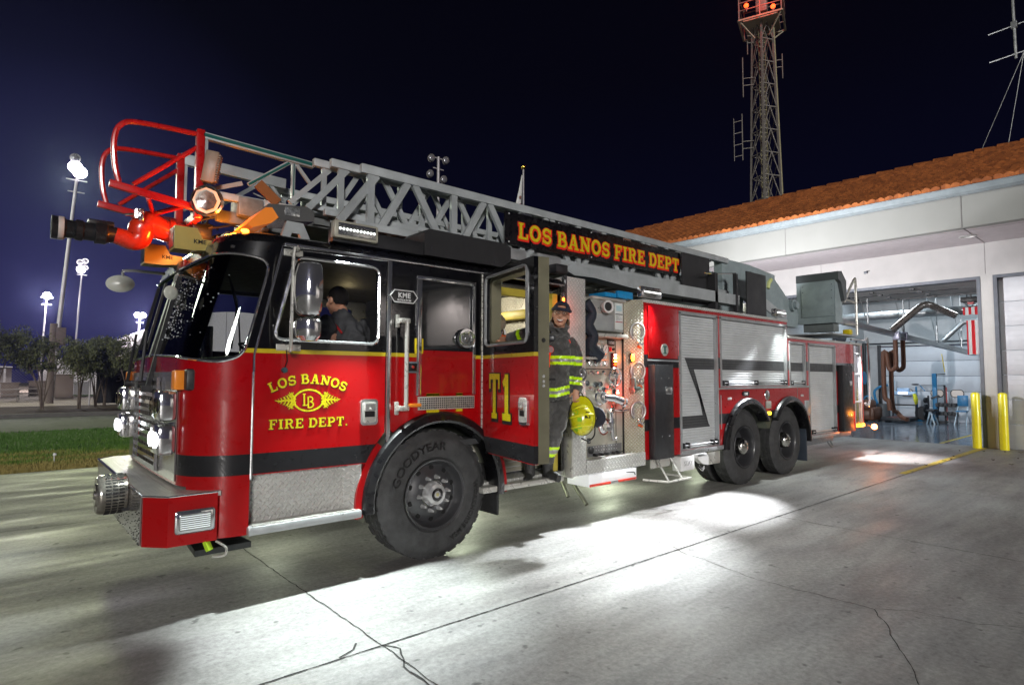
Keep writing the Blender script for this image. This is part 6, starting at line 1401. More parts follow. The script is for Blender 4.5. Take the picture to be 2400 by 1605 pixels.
lamp('rear_marker_light', 'POINT', (9.75, -.22, .85), 5, (1, .3, .03), .04, parent=rm)
mb = MB(); mb.tube([(9.7, -.02, 2.31), (10.35, -.04, 2.31), (10.50, -.06, 2.28), (10.50, -.06, 1.10), (10.36, -.02, 1.06)], .022, 10, smooth=3); mb.tube([(9.95, -.03, 2.25), (9.95, -.03, 2.31)], .018, 8); mb.build('grab_rail', CHR, TR)
mb = MB(); mb.tube([(10.33, .05, .64), (10.75, -.02, .58)], .010, 6); wk = mb.build('whip_marker', SAT, TR)
mb = MB(); mb.ball((10.80, -.03, .57), .055, 12); mb.build('lens', emi('orange_hot', (1, .30, .06), 30), wk)
lamp('whip_light', 'POINT', (10.84, -.10, .50), 10, (1, .20, .03), .05, parent=wk)
mb = MB(); mb.box(7.60, 7.64, .0, .62, .16, .70, .01); mb.build('mud_flap', mat('flap_blue_black', (.03, .04, .055), .5), TR)
for cx in (5.58, 6.985):
    Wr = empty('wheel'); Wr.parent = TR
    r_ = .548
    for y_, w_ in ((.035, .28), (.36, .28), (2.0, .45)):
        mb = MB(); tyre(mb, cx, y_, r_, w_, .292)
        if y_ < 1: treads(mb, cx, y_, r_, .28, 54)
        mb.build('tyre', TYR, Wr)
    mb = MB(); mb.lathe([(.292, .06), (.300, .045), (.292, .038), (.280, .05), (.270, .10), (.262, .15), (.255, .215), (.22, .225), (.13, .215), (.13, .19)], (cx, 0, r_), (0, 1, 0), 48); rm_ = mb.build('rim', mat('black_rim', (.040, .040, .043), .38, .1, coat=.25), Wr)
    mb = MB(); mb.lathe([(.13, .22), (.128, .10), (.115, .055), (.09, .03), (.05, .012), (.001, .005)], (cx, 0, r_), (0, 1, 0), 28); mb.build('hub_cap', mat('dull_chrome', (.55, .54, .50), .2, 1), rm_)
    for k in range(10):
        mb = MB(); a = R(36*k); mb.cyl((cx+.168*math.cos(a), .185, r_+.168*math.sin(a)), (cx+.168*math.cos(a), .22, r_+.168*math.sin(a)), .016, 8); mb.build('lug_nut', SAT, rm_)
mb = MB(); mb.cyl((5.58, .6, .55), (5.58, 2.0, .55), .08, 12); mb.cyl((6.985, .6, .55), (6.985, 2.0, .55), .08, 12); mb.cyl((.15, .4, .52), (.15, 2.2, .52), .07, 12); mb.build('axles', SAT, TR)
# ================================================================ ladder
def section(name, y0, y1, x0, x1, zt, zb, rt_, rb, bay, dw_, m=LAD, ph=0, ends=True, par=TR, fly=False):
    root = None
    for y in (y0, y1):
        mb = MB(); mb.bar((x0, y, zt), (x1, y, zt), .055, rt_, .006); mb.bar((x0-.05, y, zb), (x1, y, zb), .06, rb, .006)
        x = x0+.10; k = 0
        while x+bay < x1:
            mb.bar((x, y, zt-rt_/2), (x, y, zb), dw_*.55, dw_)
            mb.bar((x+.06, y, zt-rt_*.4), (x-.30+.0, y, zb), dw_*.5, dw_) if k == 0 else None
            mb.bar((x+bay*.42, y, zt-rt_*.4), (x+.10, y, zb), dw_*.5, dw_)
            mb.bar((x+bay*.50, y, zt-rt_*.4), (x+bay-.16, y, zb), dw_*.5, dw_)
            x += bay; k += 1
        o = mb.build('ladder_truss', m, root or par); root = root or o
        o.name = name if o is root else 'ladder_truss'
    mb = MB(); x = x0+.1
    while x < x1: mb.tube([(x, y0, zb+.02), (x, y1, zb+.02)], .018, 8); x += .34
    mb.build('rungs', mat('rung_grey', (.25, .25, .24), .6, .3), root)
    return root
base = section('ladder_base_section', .55, 1.95, -.36, 6.1, 3.455, 2.93, .085, .07, .93, .07)
sec2 = section('ladder_second_section', .655, 1.845, -.60, 6.0, 3.475, 3.02, .075, .06, .86, .055)
sec3 = section('ladder_third_section', .745, 1.755, -.72, 5.9, 3.475, 3.07, .07, .05, .78, .045)
GRN = mat('green_rail_stripe', (.01, .10, .09), .4)
for y in (.90, 1.60):
    mb = MB(); mb.bar((-1.60, y, 3.53), (-.66, y, 3.50), .05, .055 if y < 1 else .10, .004); mb.bar((-1.50, y, 3.06), (3, y, 3.06), .05, .06, .004)
    mb.bar((-.86, y, 3.49), (-1.22, y, 3.20), .022, .035); mb.bar((-.84, y, 3.49), (-.84, y, 3.07), .025, .03); mb.bar((-.83, y, 3.49), (-.68, y, 3.32), .022, .03); mb.bar((-1.57, y, 3.50), (-1.57, y, 3.06), .04, .05)
    mb.bar((-1.27, y, 3.20), (-1.60, y, 3.06), .022, .035)
    fy = mb.build('ladder_fly_section', LAD, TR)
    if y > 1: continue
    mb = MB(); mb.bar((-1.58, y-.027, 3.532), (-.67, y-.027, 3.502), .006, .026); mb.bar((-.88, y-.014, 3.47), (-1.22, y-.014, 3.20), .004, .018); mb.bar((-.84, y-.016, 3.47), (-.84, y-.016, 3.10), .012, .006); mb.build('green_stripe', GRN, fy)
mb = MB()
for i in range(12): mb.tube([(-1.5+i*.34, .9, 3.07), (-1.5+i*.34, 1.6, 3.07)], .016, 8)
mb.build('fly_rungs', LADD, TR)
mb = MB(); mb.box(-.95, 5.8, .95, 1.55, 2.95, 3.0); mb.tube([(-.9, 1.15, 3.02), (5.5, 1.15, 3.02)], .05, 8); mb.tube([(-.9, 1.4, 3.05), (5.5, 1.4, 3.05)], .04, 8); mb.build('waterway', LADD, TR)
mb = MB()
q = random.Random(2)
for i in range(30):
    x = -.7+i*.2; mb.box(x, x+.05+q.random()*.1, .6+q.random()*.15, .8, 2.92+q.random()*.05, 2.97+q.random()*.1)
for i in range(16): x = .9+i*.3; mb.bar((x, .7, 2.88), (x+.18, .7, 3.05), .03, .04); mb.box(x+.05, x+.13, .62, .68, 2.86, 2.94)
mb.build('ladder_hydraulics', LADD, TR)
# beam carrying the ladder over the pump
mb = MB(); mb.prism([(2.0, 2.80), (2.15, 2.86), (6.0, 2.86), (6.0, 2.70), (3.3, 2.70), (2.55, 2.75), (2.20, 2.74)], .30, .50); mb.build('ladder_cradle', LAD, TR)
mb = MB(); mb.box(1.05, 1.45, .30, .42, 2.80, 2.92, .004); mb.box(1.62, 1.98, .30, .44, 2.76, 2.92, .01); mb.build('cradle_parts', ALU, TR)
mb = MB(); mb.box(1.60, 1.78, .0, .12, 2.67, 2.76, .012); mb.build('roof_camera', SAT, TR)
mb = MB(); mb.box(1.45, 2.1, .3, 2.2, 2.55, 2.66); mb.box(2.1, 3.1, .5, 2.3, 2.3, 2.5); mb.build('pump_house_top', SAT, TR)
# banner with the town lettering
bn_ = panel('ladder_banner', BLK, [(1.31, 3.01), (4.65, 3.035), (4.65, 3.385), (1.31, 3.375)], [], XZ(.50), TR, None, .012)
bf = lambda dx, dz, g: (lambda u, v, d, W_: (1.50+dx+u/W_*3.13, .499-d, 3.095+dz+v*.185))
slabtext('banner_lettering_outline', 'LOS BANOS FIRE DEPT', LRD, bf(.006, -.008, 0), bn_, .085)
slabtext('banner_lettering', 'LOS BANOS FIRE DEPT', LET, bf(0, 0, 0), bn_, .0, .0045)
mb = MB()
for x, z in ((1.37, 3.35), (1.37, 3.04), (2.72, 3.36), (2.72, 3.05)): mb.cyl((x, .492, z), (x, .5, z), .008, 8)
mb.build('banner_bolts', WHT, bn_)
mb = MB()
for i in range(7): x = 1.55+i*.6; mb.box(x, x+.16, .495, .52, 3.375, 3.395)
mb.build('banner_clips', CHR, bn_)
GP = mat('graphite_panel', (.035, .035, .038), .42, .2, var=.2, scale=1.5)
mb = MB(); mb.box(4.655, 5.40, .46, .475, 2.66, 3.385); mb.build('ladder_side_plate', GP, TR)
mb = MB(); mb.box(6.21, 6.86, .28, .30, 2.52, 3.27); mb.build('locker_panel', GP, TR); mb = MB(); mb.box(5.88, 5.93, .28, .34, 2.52, 3.19); mb.box(5.93, 5.97, .30, .32, 2.52, 3.17); mb.box(5.28, 5.36, .30, .42, 2.52, 3.14); gp2 = mb.build('locker_panels', GP, TR)
mb = MB(); mb.tube([(5.0, .30, 3.10), (5.34, .34, 3.13), (5.92, .31, 3.20)], .012, 6); mb.build('locker_rail', CHR, gp2)
# turret
mb = MB(); mb.box(5.9, 7.0, .75, 1.75, 2.5, 3.3, .02); mb.prism([(5.95, 3.49), (6.85, 3.49), (7.80, 3.42), (7.80, 3.34), (8.75, 2.78), (8.70, 2.52), (7.75, 2.52), (6.9, 2.90), (5.95, 2.90)], .56, .70)
mb.prism([(5.95, 3.49), (6.85, 3.49), (7.80, 3.42), (7.80, 3.34), (8.75, 2.78), (8.70, 2.52), (7.75, 2.52), (6.9, 2.90), (5.95, 2.90)], 1.80, 1.94); tu = mb.build('turret', TUR, TR, ang=20)
mb = MB(); mb.cyl((8.45, .50, 2.92), (8.45, .56, 2.92), .11, 20); mb.cyl((8.45, .44, 2.92), (8.45, .5, 2.92), .07, 16); mb.cyl((6.85, .50, 3.30), (6.85, .58, 3.30), .08, 16); mb.build('pivot_pin', TUR, tu)
mb = MB(); mb.bar((7.0, .545, 2.98), (8.2, .545, 2.62), .01, .18); mb.build('turret_rib', LAD, tu)
mb = MB(); mb.cyl((7.8, 1.25, 2.25), (7.8, 1.25, 2.56), .55, 28); mb.box(7.2, 8.6, .7, 1.8, 2.5, 2.62, .02); mb.build('turntable', SAT, TR)
mb = MB(); mb.tube([(7.50, .555, 3.15), (7.53, .55, 3.25), (7.62, .55, 3.32)], .04, 6); sl = mb.build('reflective_sticker', mat('sticker_lime', (.55, .6, .25), .5), tu)
mb = MB(); mb.prism([(9.25, .08), (9.60, .08), (9.60, .62), (9.25, .80)], 2.62, 3.45, pl2); cbx = mb.build('turntable_console', TUR, TR)
for v in cbx.data.vertices: pass
mb = MB(); mb.prism([(9.24, 3.45), (9.24, 3.60), (9.42, 3.62), (9.64, 3.45), (9.64, 3.10), (9.54, 3.05), (9.38, 3.40)], .01, .80); mb.build('console_hood', mat('console_hood_grey', (.07, .08, .085), .45), cbx)
mb = MB(); mb.box(9.235, 9.25, .10, .70, 2.75, 3.40, .004); cpn = mb.build('console_panel', TUR, cbx)
mb = MB()
for z in (2.80, 2.95, 3.1, 3.25, 3.36):
    for y in (.13, .67): mb.cyl((9.228, y, z), (9.236, y, z), .008, 6)
mb.build('panel_screws', CHR, cpn)
mb = MB(); mb.prism([(9.30, .14), (9.56, .14), (9.56, .6), (9.30, .7)], 2.46, 2.62, pl2); mb.build('console_foot', mat('foot_grey', (.14, .16, .16), .5), cbx)
mb = MB(); mb.box(8.9, 10.1, .0, 1.6, 2.375, 2.405, .004); mb.build('turntable_deck', ALU, TR)
mb = MB(); mb.box(9.78, 9.95, .02, .16, 2.41, 2.52, .03); mb.build('yellow_pedal', YELR, TR)
mb = MB(); mb.tube([(9.75, .1, 3.05), (9.95, .02, 3.42), (10.02, .0, 3.50), (10.10, .0, 3.47), (10.10, .0, 2.42)], .024, 10, smooth=3); mb.tube([(9.75, .1, 3.12), (10.1, .0, 3.05)], .02, 8); mb.tube([(9.75, .1, 2.62), (10.1, .0, 2.62)], .02, 8); mb.build('console_rail', STL, TR)
mb = MB(); mb.tube([(8.3, 1.6, 3.22), (9.4, 1.6, 3.22)], .016, 8); mb.tube([(8.5, 1.6, 2.90), (9.3, 1.6, 2.90)], .016, 8); mb.box(8.8, 9.1, 1.5, 1.7, 2.6, 3.1, .01); mb.build('turntable_rail', STL, TR)
wl = MB(); wl.box(7.2, 7.4, 1.95, 2.1, 2.62, 2.74, .01); wlo = wl.build('deck_work_light', SAT, TR)
lamp('deck_work_lamp', 'SPOT', (8.6, 2.2, 3.0), 2200, (.98, .97, 1), .08, (13.2, 1.6, 4.9), 120, .8, wlo)
# ---- ladder tip: red cage, monitor, lamps
def cage(y):
    mb = MB()
    mb.tube([(-1.60, y, 3.53), (-2.02, y, 3.51), (-2.14, y, 3.46), (-2.18, y, 3.34), (-2.17, y, 3.15), (-2.14, y, 3.02)], .020, 10, smooth=4)
    mb.bar((-2.20, y, 3.00), (-1.60, y, 2.92), .045, .055, .006)
    mb.bar((-1.60, y, 3.57), (-1.60, y, 2.84), .06, .06, .006)
    mb.tube([(-1.62, y, 3.42), (-2.05, y, 3.02)], .018, 8)
    return mb.build('tip_cage', RTUBE, TR)
cage(.90); cage(1.60)
mb = MB(); mb.tube([(-1.95, .9, 2.94), (-1.85, 1.25, 2.90), (-1.95, 1.6, 2.94)], .018, 8); mb.tube([(-1.62, .9, 2.96), (-1.90, 1.25, 2.88)], .02, 8); mb.tube([(-1.62, 1.6, 2.96), (-1.90, 1.25, 2.88)], .02, 8); mb.bar((-1.60, .9, 2.86), (-1.60, 1.6, 2.86), .05, .06); mb.build('cage_brace', RTUBE, TR)
MON = mat('monitor_red', (.55, .03, .008), .25, coat=.6)
mb = MB(); mb.tube([(-1.45, 1.25, 2.78), (-1.70, 1.25, 2.77), (-1.80, 1.25, 2.79), (-1.88, 1.25, 2.81), (-1.93, 1.25, 2.76), (-1.94, 1.25, 2.69), (-1.99, 1.25, 2.655), (-2.05, 1.25, 2.67), (-2.11, 1.25, 2.685)], [.085, .085, .095, .105, .10, .085, .075, .07, .065], 20, smooth=4)
mb.lathe([(.085, 0), (.11, .004), (.11, .04), (.085, .045)], (-1.74, 1.25, 2.77), (1, 0, 0), 24); mb.box(-1.92, -1.82, 1.2, 1.3, 2.83, 2.91, .01); mon = mb.build('water_monitor', MON, TR)
mb = MB(); mb.lathe([(.062, 0), (.068, -.06), (.075, -.07), (.085, -.08), (.085, -.15), (.070, -.155), (.068, -.22), (.080, -.23), (.08, -.27), (.068, -.28), (.07, -.33), (.085, -.34), (.088, -.42), (.07, -.42), (.06, -.36)], (-2.09, 1.25, 2.685), (1, 0, 0), 28)
mb.box(-2.29, -2.12, 1.20, 1.30, 2.74, 2.78, .008); mb.build('nozzle', mat('nozzle_black', (.012, .012, .013), .3), mon)
mb = MB(); mb.lathe([(.0875, -.345), (.089, -.35), (.089, -.375), (.0875, -.38)], (-2.09, 1.25, 2.685), (1, 0, 0), 28); mb.build('nozzle_band', mat('band_white', (.5, .48, .46), .5), mon)
mb = MB(); mb.cyl((-1.98, 1.16, 2.83), (-1.98, 1.16, 2.90), .022, 10); mb.tube([(-2.06, 1.16, 2.84), (-1.98, 1.16, 2.86)], .012, 8); mb.box(-1.97, -1.94, 1.1, 1.2, 2.80, 2.90, .006); mb.build('monitor_motor', CHR, mon)
mb = MB(); mb.box(-1.45, -1.2, .95, 1.0, 2.86, 2.96, .01); mb.box(-1.2, -.9, 0.95, 1.05, 2.84, 2.98, .01); mb.box(-1.30, -1.10, .86, 1.10, 2.92, 3.08, .01); mb.box(-1.12, -1.05, .85, 1.65, 2.75, 3.02, .01); mb.build('tip_frame', mat('tip_steel', (.20, .21, .21), .5, .2, var=.3, scale=12), TR)
mb = MB(); q = random.Random(11)
for i in range(26):
    x = -1.62+q.random()*.55; y = .95+q.random()*.5; z = 2.66+q.random()*.2
    mb.tube([(x, y, z), (x+q.uniform(-.1, .1), y+q.uniform(-.1, .1), z+q.uniform(-.06, .08)), (x+q.uniform(-.2, .2), y, z+.05)], .009, 6, smooth=2)
mb.box(-1.6, -1.45, 1.05, 1.25, 2.72, 2.84, .01); mb.box(-1.35, -1.1, 1.0, 1.3, 2.68, 2.80, .01); mb.build('tip_hoses', SAT, TR)
mb = MB(); mb.tube([(-1.16, .95, 3.15), (-1.05, .9, 3.10), (-1.02, .88, 3.0)], .008, 5); mb.build('tip_cable', SAT, TR)
mb = MB(); mb.lathe([(.001, .12), (.08, .10), (.12, .04), (.125, 0), (.11, -.01)], (-1.56, .80, 2.97), Vector((.45, .8, .1)), 24); sl = mb.build('round_spotlight', mat('spotlight_shell', (.45, .44, .40), .18, .9), TR)
mb = MB(); mb.lathe([(.001, .004), (.09, -.004), (.105, -.008)], (-1.56, .80, 2.97), Vector((.45, .8, .1)), 8); mb.build('lens_ring', mat('ring_white', (.6, .6, .55), .3), sl); mb = MB(); mb.lathe([(.001, -.004), (.07, -.010), (.078, -.012)], (-1.56, .80, 2.97), Vector((.45, .8, .1)), 8); mb.build('lens', mat('faceted_lens', (.40, .38, .36), .12, .8, var=.5, scale=40), sl)
mb = MB(); mb.box(-.05, .05, -.05, .03, -.14, .12, .01, Matrix.Translation((-1.53, .82, 3.26)) @ Matrix.Rotation(R(-25), 4, 'Z') @ Matrix.Rotation(R(8), 4, 'Y')); fh = mb.build('flood_head', mat('peach_housing', (.24, .17, .12), .45), TR)
mb = MB()
for i in range(12): mb.box(.03, .065, -.045, .03, -.12+i*.019, -.113+i*.019, 0, Matrix.Translation((-1.53, .82, 3.26)) @ Matrix.Rotation(R(-25), 4, 'Z') @ Matrix.Rotation(R(8), 4, 'Y'))
mb.build('cooling_fins', mat('peach_housing', (.24, .17, .12), .45), fh)
mb = MB(); mb.bar((-1.15, .87, 3.22), (-.98, .87, 3.08), .02, .09); mb.build('rust_plate', mat('rusty_brown', (.20, .08, .02), .6), TR)
# light bar on its feet
mb = MB(); mb.prism([(-1.38, 2.72), (-1.24, 2.90), (-.94, 2.93), (-.88, 2.90), (-.88, 2.82), (-1.0, 2.80), (-1.22, 2.78), (-1.36, 2.70)], .30, .62); lb = mb.build('light_bar', mat('smoke_lens', (.10, .10, .10), .12), TR)
mb = MB(); mb.box(-1.12, -1.0, .292, .30, 2.83, 2.90, .002); mb.build('light_bar_grid', mat('lens_grid', (.5, .52, .52), .2, .7, var=.5, scale=60), lb)
mb = MB(); mb.prism([(-1.40, 2.71), (-1.37, 2.75), (-1.27, 2.86), (-1.22, 2.87), (-1.17, 2.80), (-1.22, 2.75), (-1.36, 2.69)], .285, .66); mb.build('amber_dome', emi('amber_dome_glow', (1, .22, .02), .25, (.6, .2, .03)), lb)
mb = MB(); mb.prism([(-1.16, 2.60), (-1.10, 2.79), (-.97, 2.79), (-.88, 2.60), (-.95, 2.60), (-1.0, 2.70), (-1.06, 2.70), (-1.09, 2.60)], .30, .34); mb.build('light_bar_foot', LAD, lb)
lamp('amber_bar_light', 'POINT', (-1.47, .55, 2.74), 13, (1, .27, .02), .05, parent=lb)
lamp('amber_bar_light', 'POINT', (-1.56, 1.02, 2.63), 16, (1, .22, .02), .05, parent=lb)
# ================================================================ PEOPLE
def bake(name, mb, voxel, m, parent, smooth=4, fold=0, fs=9, recolor=None, xf=None, mono=.5):
    bmesh.ops.recalc_face_normals(mb.b, faces=mb.b.faces)
    me = bpy.data.meshes.new(name); mb.b.to_mesh(me); mb.b.free(); o = bpy.data.objects.new(name, me); col.objects.link(o)
    r = o.modifiers.new('r', 'REMESH'); r.mode = 'VOXEL'; r.voxel_size = voxel
    s = o.modifiers.new('s', 'SMOOTH'); s.factor = .6; s.iterations = smooth
    dg = bpy.context.evaluated_depsgraph_get(); m2 = bpy.data.meshes.new_from_object(o.evaluated_get(dg)); bpy.data.objects.remove(o)
    if fold:
        nn_ = [v.normal.copy() for v in m2.vertices]
        for v, nv in zip(m2.vertices, nn_):
            p = v.co*fs; f = .6*noise.noise(Vector((p.x, p.y, p.z*.7)))-.8*abs(noise.noise(Vector((p.x*1.2+p.z*.9, p.y*1.3, p.z*1.1-p.x*.6))+Vector((3, 1, 7))))+.2
            v.co += nv*f*fold
    m2.materials.clear(); ms = m if isinstance(m, (list, tuple)) else [m]
    ob = link(name, m2, ms, parent)
    if recolor:
        for f in m2.polygons: f.material_index = recolor(f.center)
    if xf:
        for v in m2.vertices: v.co = xf(v.co)
    m2.shade_smooth(); return ob
SKIN = mat('skin', (.50, .25, .16), .5, var=.08, scale=12); SKIN.node_tree.nodes['Principled BSDF'].inputs['Subsurface Weight'].default_value = .08
HAIR = mat('brown_hair', (.10, .06, .03), .6, var=.4, scale=60); HAIRD = mat('black_hair', (.012, .010, .009), .85, var=.4, scale=70, bump=.8, bscale=160, spec=.15)
TURN = mat('turnout_black', (.062, .060, .058), .85, var=.35, scale=14, bump=.5, bscale=120, sheen=.3)
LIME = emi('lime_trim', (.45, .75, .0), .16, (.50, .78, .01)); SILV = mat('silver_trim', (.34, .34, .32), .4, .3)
P0 = Vector((1.5, -.05, 0)); RR = Vector((.70, -.7141, 0)); FF = Vector((-.7141, -.70, 0))
def G(p):
    x, y, z = p[0], p[1], p[2]; t = min(1, max(0, (z-2.03)/.08))*R(9)          # the head tips to one side
    if t and abs(x-.07) < .25: dx, dz = x-.07, z-2.07; x, z = .07+dx*math.cos(t)+dz*math.sin(t)-.012, 2.07+dz*math.cos(t)-dx*math.sin(t)
    return P0+RR*x+FF*y+Vector((0, 0, z))
PE = thing('person', 'smiling person in black turnout gear, lime stripes, backward cap and glasses on the step', 'person', (0, 0, 0))
def tb(mb, pts, rr, n=14, sm=4): mb.tube(pts, rr, n, smooth=sm)
def head(mb, c, s=1.0):
    x, y, z = c
    mb.ball((x, y-.015*s, z+.025*s), .092*s, 22, (.86, 1.02, 1.08)); mb.ball((x, y+.012*s, z-.035*s), .076*s, 20, (.90, .95, 1.13))
    mb.ball((x, y+.035*s, z-.095*s), .040*s, 16, (1.05, .9, .75))                       # chin
    mb.ball((x, y+.086*s, z-.006*s), .015*s, 12, (.8, 1.0, 1.9)); mb.ball((x, y+.095*s, z-.024*s), .0155*s, 12, (1.2, .9, .8))     # nose
    for k in (-1, 1):
        mb.ball((x+k*.030*s, y+.066*s, z+.030*s), .020*s, 12, (1.3, .7, .5)); mb.ball((x+k*.043*s, y+.052*s, z-.035*s), .028*s, 12, (.9, .8, .9))
        mb.ball((x+k*.082*s, y-.015*s, z-.005*s), .026*s, 12, (.4, .8, 1.25))                       # ears
    mb.ball((x, y+.078*s, z-.068*s), .022*s, 12, (1.5, .5, .5))
def hand(mb, w_, d, n_, sp, s=1., curl=.5, thumb=1):
    """wrist w_, pointing d, palm normal n_, spread axis sp"""
    w_ = Vector(w_); d = Vector(d).normalized(); n_ = Vector(n_).normalized(); sp = Vector(sp).normalized()
    mb.tube([w_-d*.02, w_+d*.03*s, w_+d*.075*s, w_+d*.095*s], [(.020*s, .026*s), (.019*s, .036*s), (.016*s, .040*s), (.013*s, .036*s)], 12)
    for i, (o_, l) in enumerate(((-.030, .062), (-.010, .072), (.010, .068), (.029, .052))):
        b0 = w_+d*.085*s+sp*o_*s; a = curl; p1 = b0+(d*math.cos(a*.4)+n_*math.sin(a*.4))*l*.45*s; p2 = p1+(d*math.cos(a*1.3)+n_*math.sin(a*1.3))*l*.32*s; p3 = p2+(d*math.cos(a*2.1)+n_*math.sin(a*2.1))*l*.28*s
        mb.tube([b0-d*.01, b0, p1, p2, p3], [.010*s, .0105*s, .0095*s, .009*s, .0075*s], 8)
    b0 = w_+d*.03*s+sp*(-.034*thumb)*s; mb.tube([b0, b0+(d*.5-sp*.6*thumb+n_*.4)*.035*s, b0+(d*.85-sp*.55*thumb+n_*.8)*.052*s], [.013*s, .0115*s, .009*s], 8)
HC = (.072, .035, 2.200)
mb = MB(); head(mb, HC, 1.0)
tb(mb, [(.07, -.02, 1.95), (.072, .0, 2.05), (.076, .01, 2.13)], [(.062, .062), (.054, .056), (.052, .055)], 14, 3)
tb(mb, [(.05, -.02, 1.45), (.06, -.02, 1.7), (.07, -.02, 1.95)], [(.12, .10), (.13, .10), (.07, .07)], 12, 3)
tb(mb, [(.18, -.02, 1.87), (.222, -.005, 1.62), (.230, .05, 1.50), (.228, .075, 1.44)], [.030, .026, .024, .026], 10, 3)
hand(mb, (.228, .075, 1.435), (.05, .1, -1), (-.2, 1, .2), (1, .15, 0), .95, .85, 1)
tb(mb, [(-.06, -.02, 1.88), (-.26, -.05, 1.93), (-.45, -.02, 1.90)], [.045, .04, .028], 10, 3)
body_ = bake('body', mb, .0055, SKIN, PE, 3, xf=G)
GA = lambda u, v, d: None
# fore-arm and hand reaching round the door: laid straight in world axes
mb = MB(); hw = dm(.20, 1.90, .16)
hand(mb, dm(.235, 1.905, .13), dm(.0, 1.885, .10)-dm(.235, 1.905, .13), (0, 0, -1), dn, 1.0, .35, -1); bake('hand', mb, .0045, SKIN, body_, 2)
mb = MB(); x, y, z = HC
for k in (-1, 1): mb.ball((x+k*.030, y+.079, z+.013), .0100, 12, (1.15, .7, .58))
ob = mb.build('eyes', mat('eye_white', (.5, .48, .45), .2), body_)
for v in ob.data.vertices: v.co = G(v.co)
mb = MB()
for k in (-1, 1): mb.ball((x+k*.030+.001, y+.0865, z+.012), .0058, 10, (1, .5, 1))
ob = mb.build('irises', mat('iris_dark', (.02, .012, .008), .2), body_)
for v in ob.data.vertices: v.co = G(v.co)
mb = MB(); mb.tube([(x-.037, y+.066, z-.048), (x-.018, y+.086, z-.064), (x+.0, y+.0905, z-.068), (x+.018, y+.086, z-.064), (x+.037, y+.066, z-.048)], [(.004, .003), (.006, .010), (.006, .012), (.006, .010), (.004, .003)], 8, smooth=3)
ob = mb.build('mouth', mat('lips', (.30, .06, .05), .4), body_)
for v in ob.data.vertices: v.co = G(v.co)
mb = MB(); mb.tube([(x-.029, y+.080, z-.053), (x-.014, y+.0915, z-.062), (x, y+.0965, z-.0645), (x+.014, y+.0915, z-.062), (x+.029, y+.080, z-.053)], [(.003, .003), (.004, .0065), (.004, .008), (.004, .0065), (.003, .003)], 8, smooth=3)
ob = mb.build('teeth', mat('teeth', (.75, .72, .66), .3), body_)
for v in ob.data.vertices: v.co = G(v.co)
mb = MB()
for k in (-1, 1):
    mb.tube([(x+k*.033+.024*math.cos(R(t)), y+.098-.012*abs(math.cos(R(t)))*(1 if math.cos(R(t))*k > 0 else .2), z+.011+.019*math.sin(R(t))) for t in range(0, 361, 24)], .0028, 6)
    mb.tube([(x+k*.057, y+.088, z+.018), (x+k*.084, y+.03, z+.016), (x+k*.088, y-.02, z+.01)], .0028, 6)
mb.tube([(x-.010, y+.099, z+.016), (x+.010, y+.099, z+.016)], .0028, 6)
ob = mb.build('eyeglasses', mat('glasses_tortoise', (.05, .03, .02), .25), body_)
for v in ob.data.vertices: v.co = G(v.co)
# cap worn backwards, hair
b = bmesh.new(); mbc = MB(); mbc.ball((x, y-.012, z+.040), .101, 24, (.90, 1.04, 1.0)); bm_ = mbc.b
dele = [v for v in bm_.verts if v.co.z < z+.048 or (abs(v.co.x-x) < .032 and v.co.y > y+.04 and v.co.z < z+.088 and v.co.z > z+.058)]
bmesh.ops.delete(bm_, geom=dele, context='VERTS')
mbc.tube([(x-.09*math.cos(R(t)), y-.012+.104*math.sin(R(t)), z+.050) for t in range(-10, 191, 12)], (.013), 8)
mbc.tube([(x+.085, y-.06, z+.05), (x+.05, y-.13, z+.04), (x, y-.16, z+.035), (x-.05, y-.13, z+.04), (x-.085, y-.06, z+.05)], [.008, (.010, .02), (.010, .03), (.010, .02), .008], 8, smooth=3)
ob = mbc.build('cap', mat('navy_cap', (.016, .018, .035), .8, bump=.3), body_)
for v in ob.data.vertices: v.co = G(v.co)
ob.modifiers.new('s', 'SOLIDIFY').thickness = .004
mb = MB(); q = random.Random(6)
mb.ball((x, y-.050, z+.016), .088, 18, (.90, .80, 1.0))
for k in (-1, 1):
    for i in range(16):
        a = Vector((x+k*(.060+q.random()*.02), y-.055-q.random()*.04, z-.01-q.random()*.03)); mb.tube([a, a+Vector((k*.014, -.01, -.035)), a+Vector((k*q.uniform(.005, .03), q.uniform(-.02, .02), -.07-q.random()*.025))], [.012, .010, .004], 6, smooth=2)
bake('hair', mb, .006, HAIR, body_, 2, .004, 60, xf=G)
# jacket
def jcol(c):
    if c.x < -.26 or (c.x < -.14 and c.z > 1.80): # reaching sleeve
        return 0
    if c.x > .165 and c.z < 1.66 and c.y > -.2:   # hanging sleeve bands
        z = c.z+.12*(c.x-.2)
        return 1 if 1.545 < z < 1.575 or 1.495 < z < 1.525 else 2 if 1.525 <= z <= 1.545 else 0
    z = c.z+.04*(abs(c.x-.04))
    if 1.755 < z < 1.785 or 1.695 < z < 1.725: return 1
    if 1.725 <= z <= 1.755: return 2
    zz = c.z-.25*max(0, c.x-.04)
    if 1.43 < zz < 1.46 or 1.37 < zz < 1.40: return 1
    if 1.40 <= zz <= 1.43: return 2
    return 0
mb = MB()
tb(mb, [(.045, -.01, 1.345), (.045, -.01, 1.36), (.05, -.01, 1.45), (.055, -.01, 1.58), (.055, -.01, 1.72), (.06, -.01, 1.87), (.065, -.01, 1.965), (.07, -.005, 2.02)], [(.170, .125), (.178, .13), (.170, .128), (.160, .125), (.170, .13), (.178, .125), (.145, .105), (.088, .085)], 22, 3)
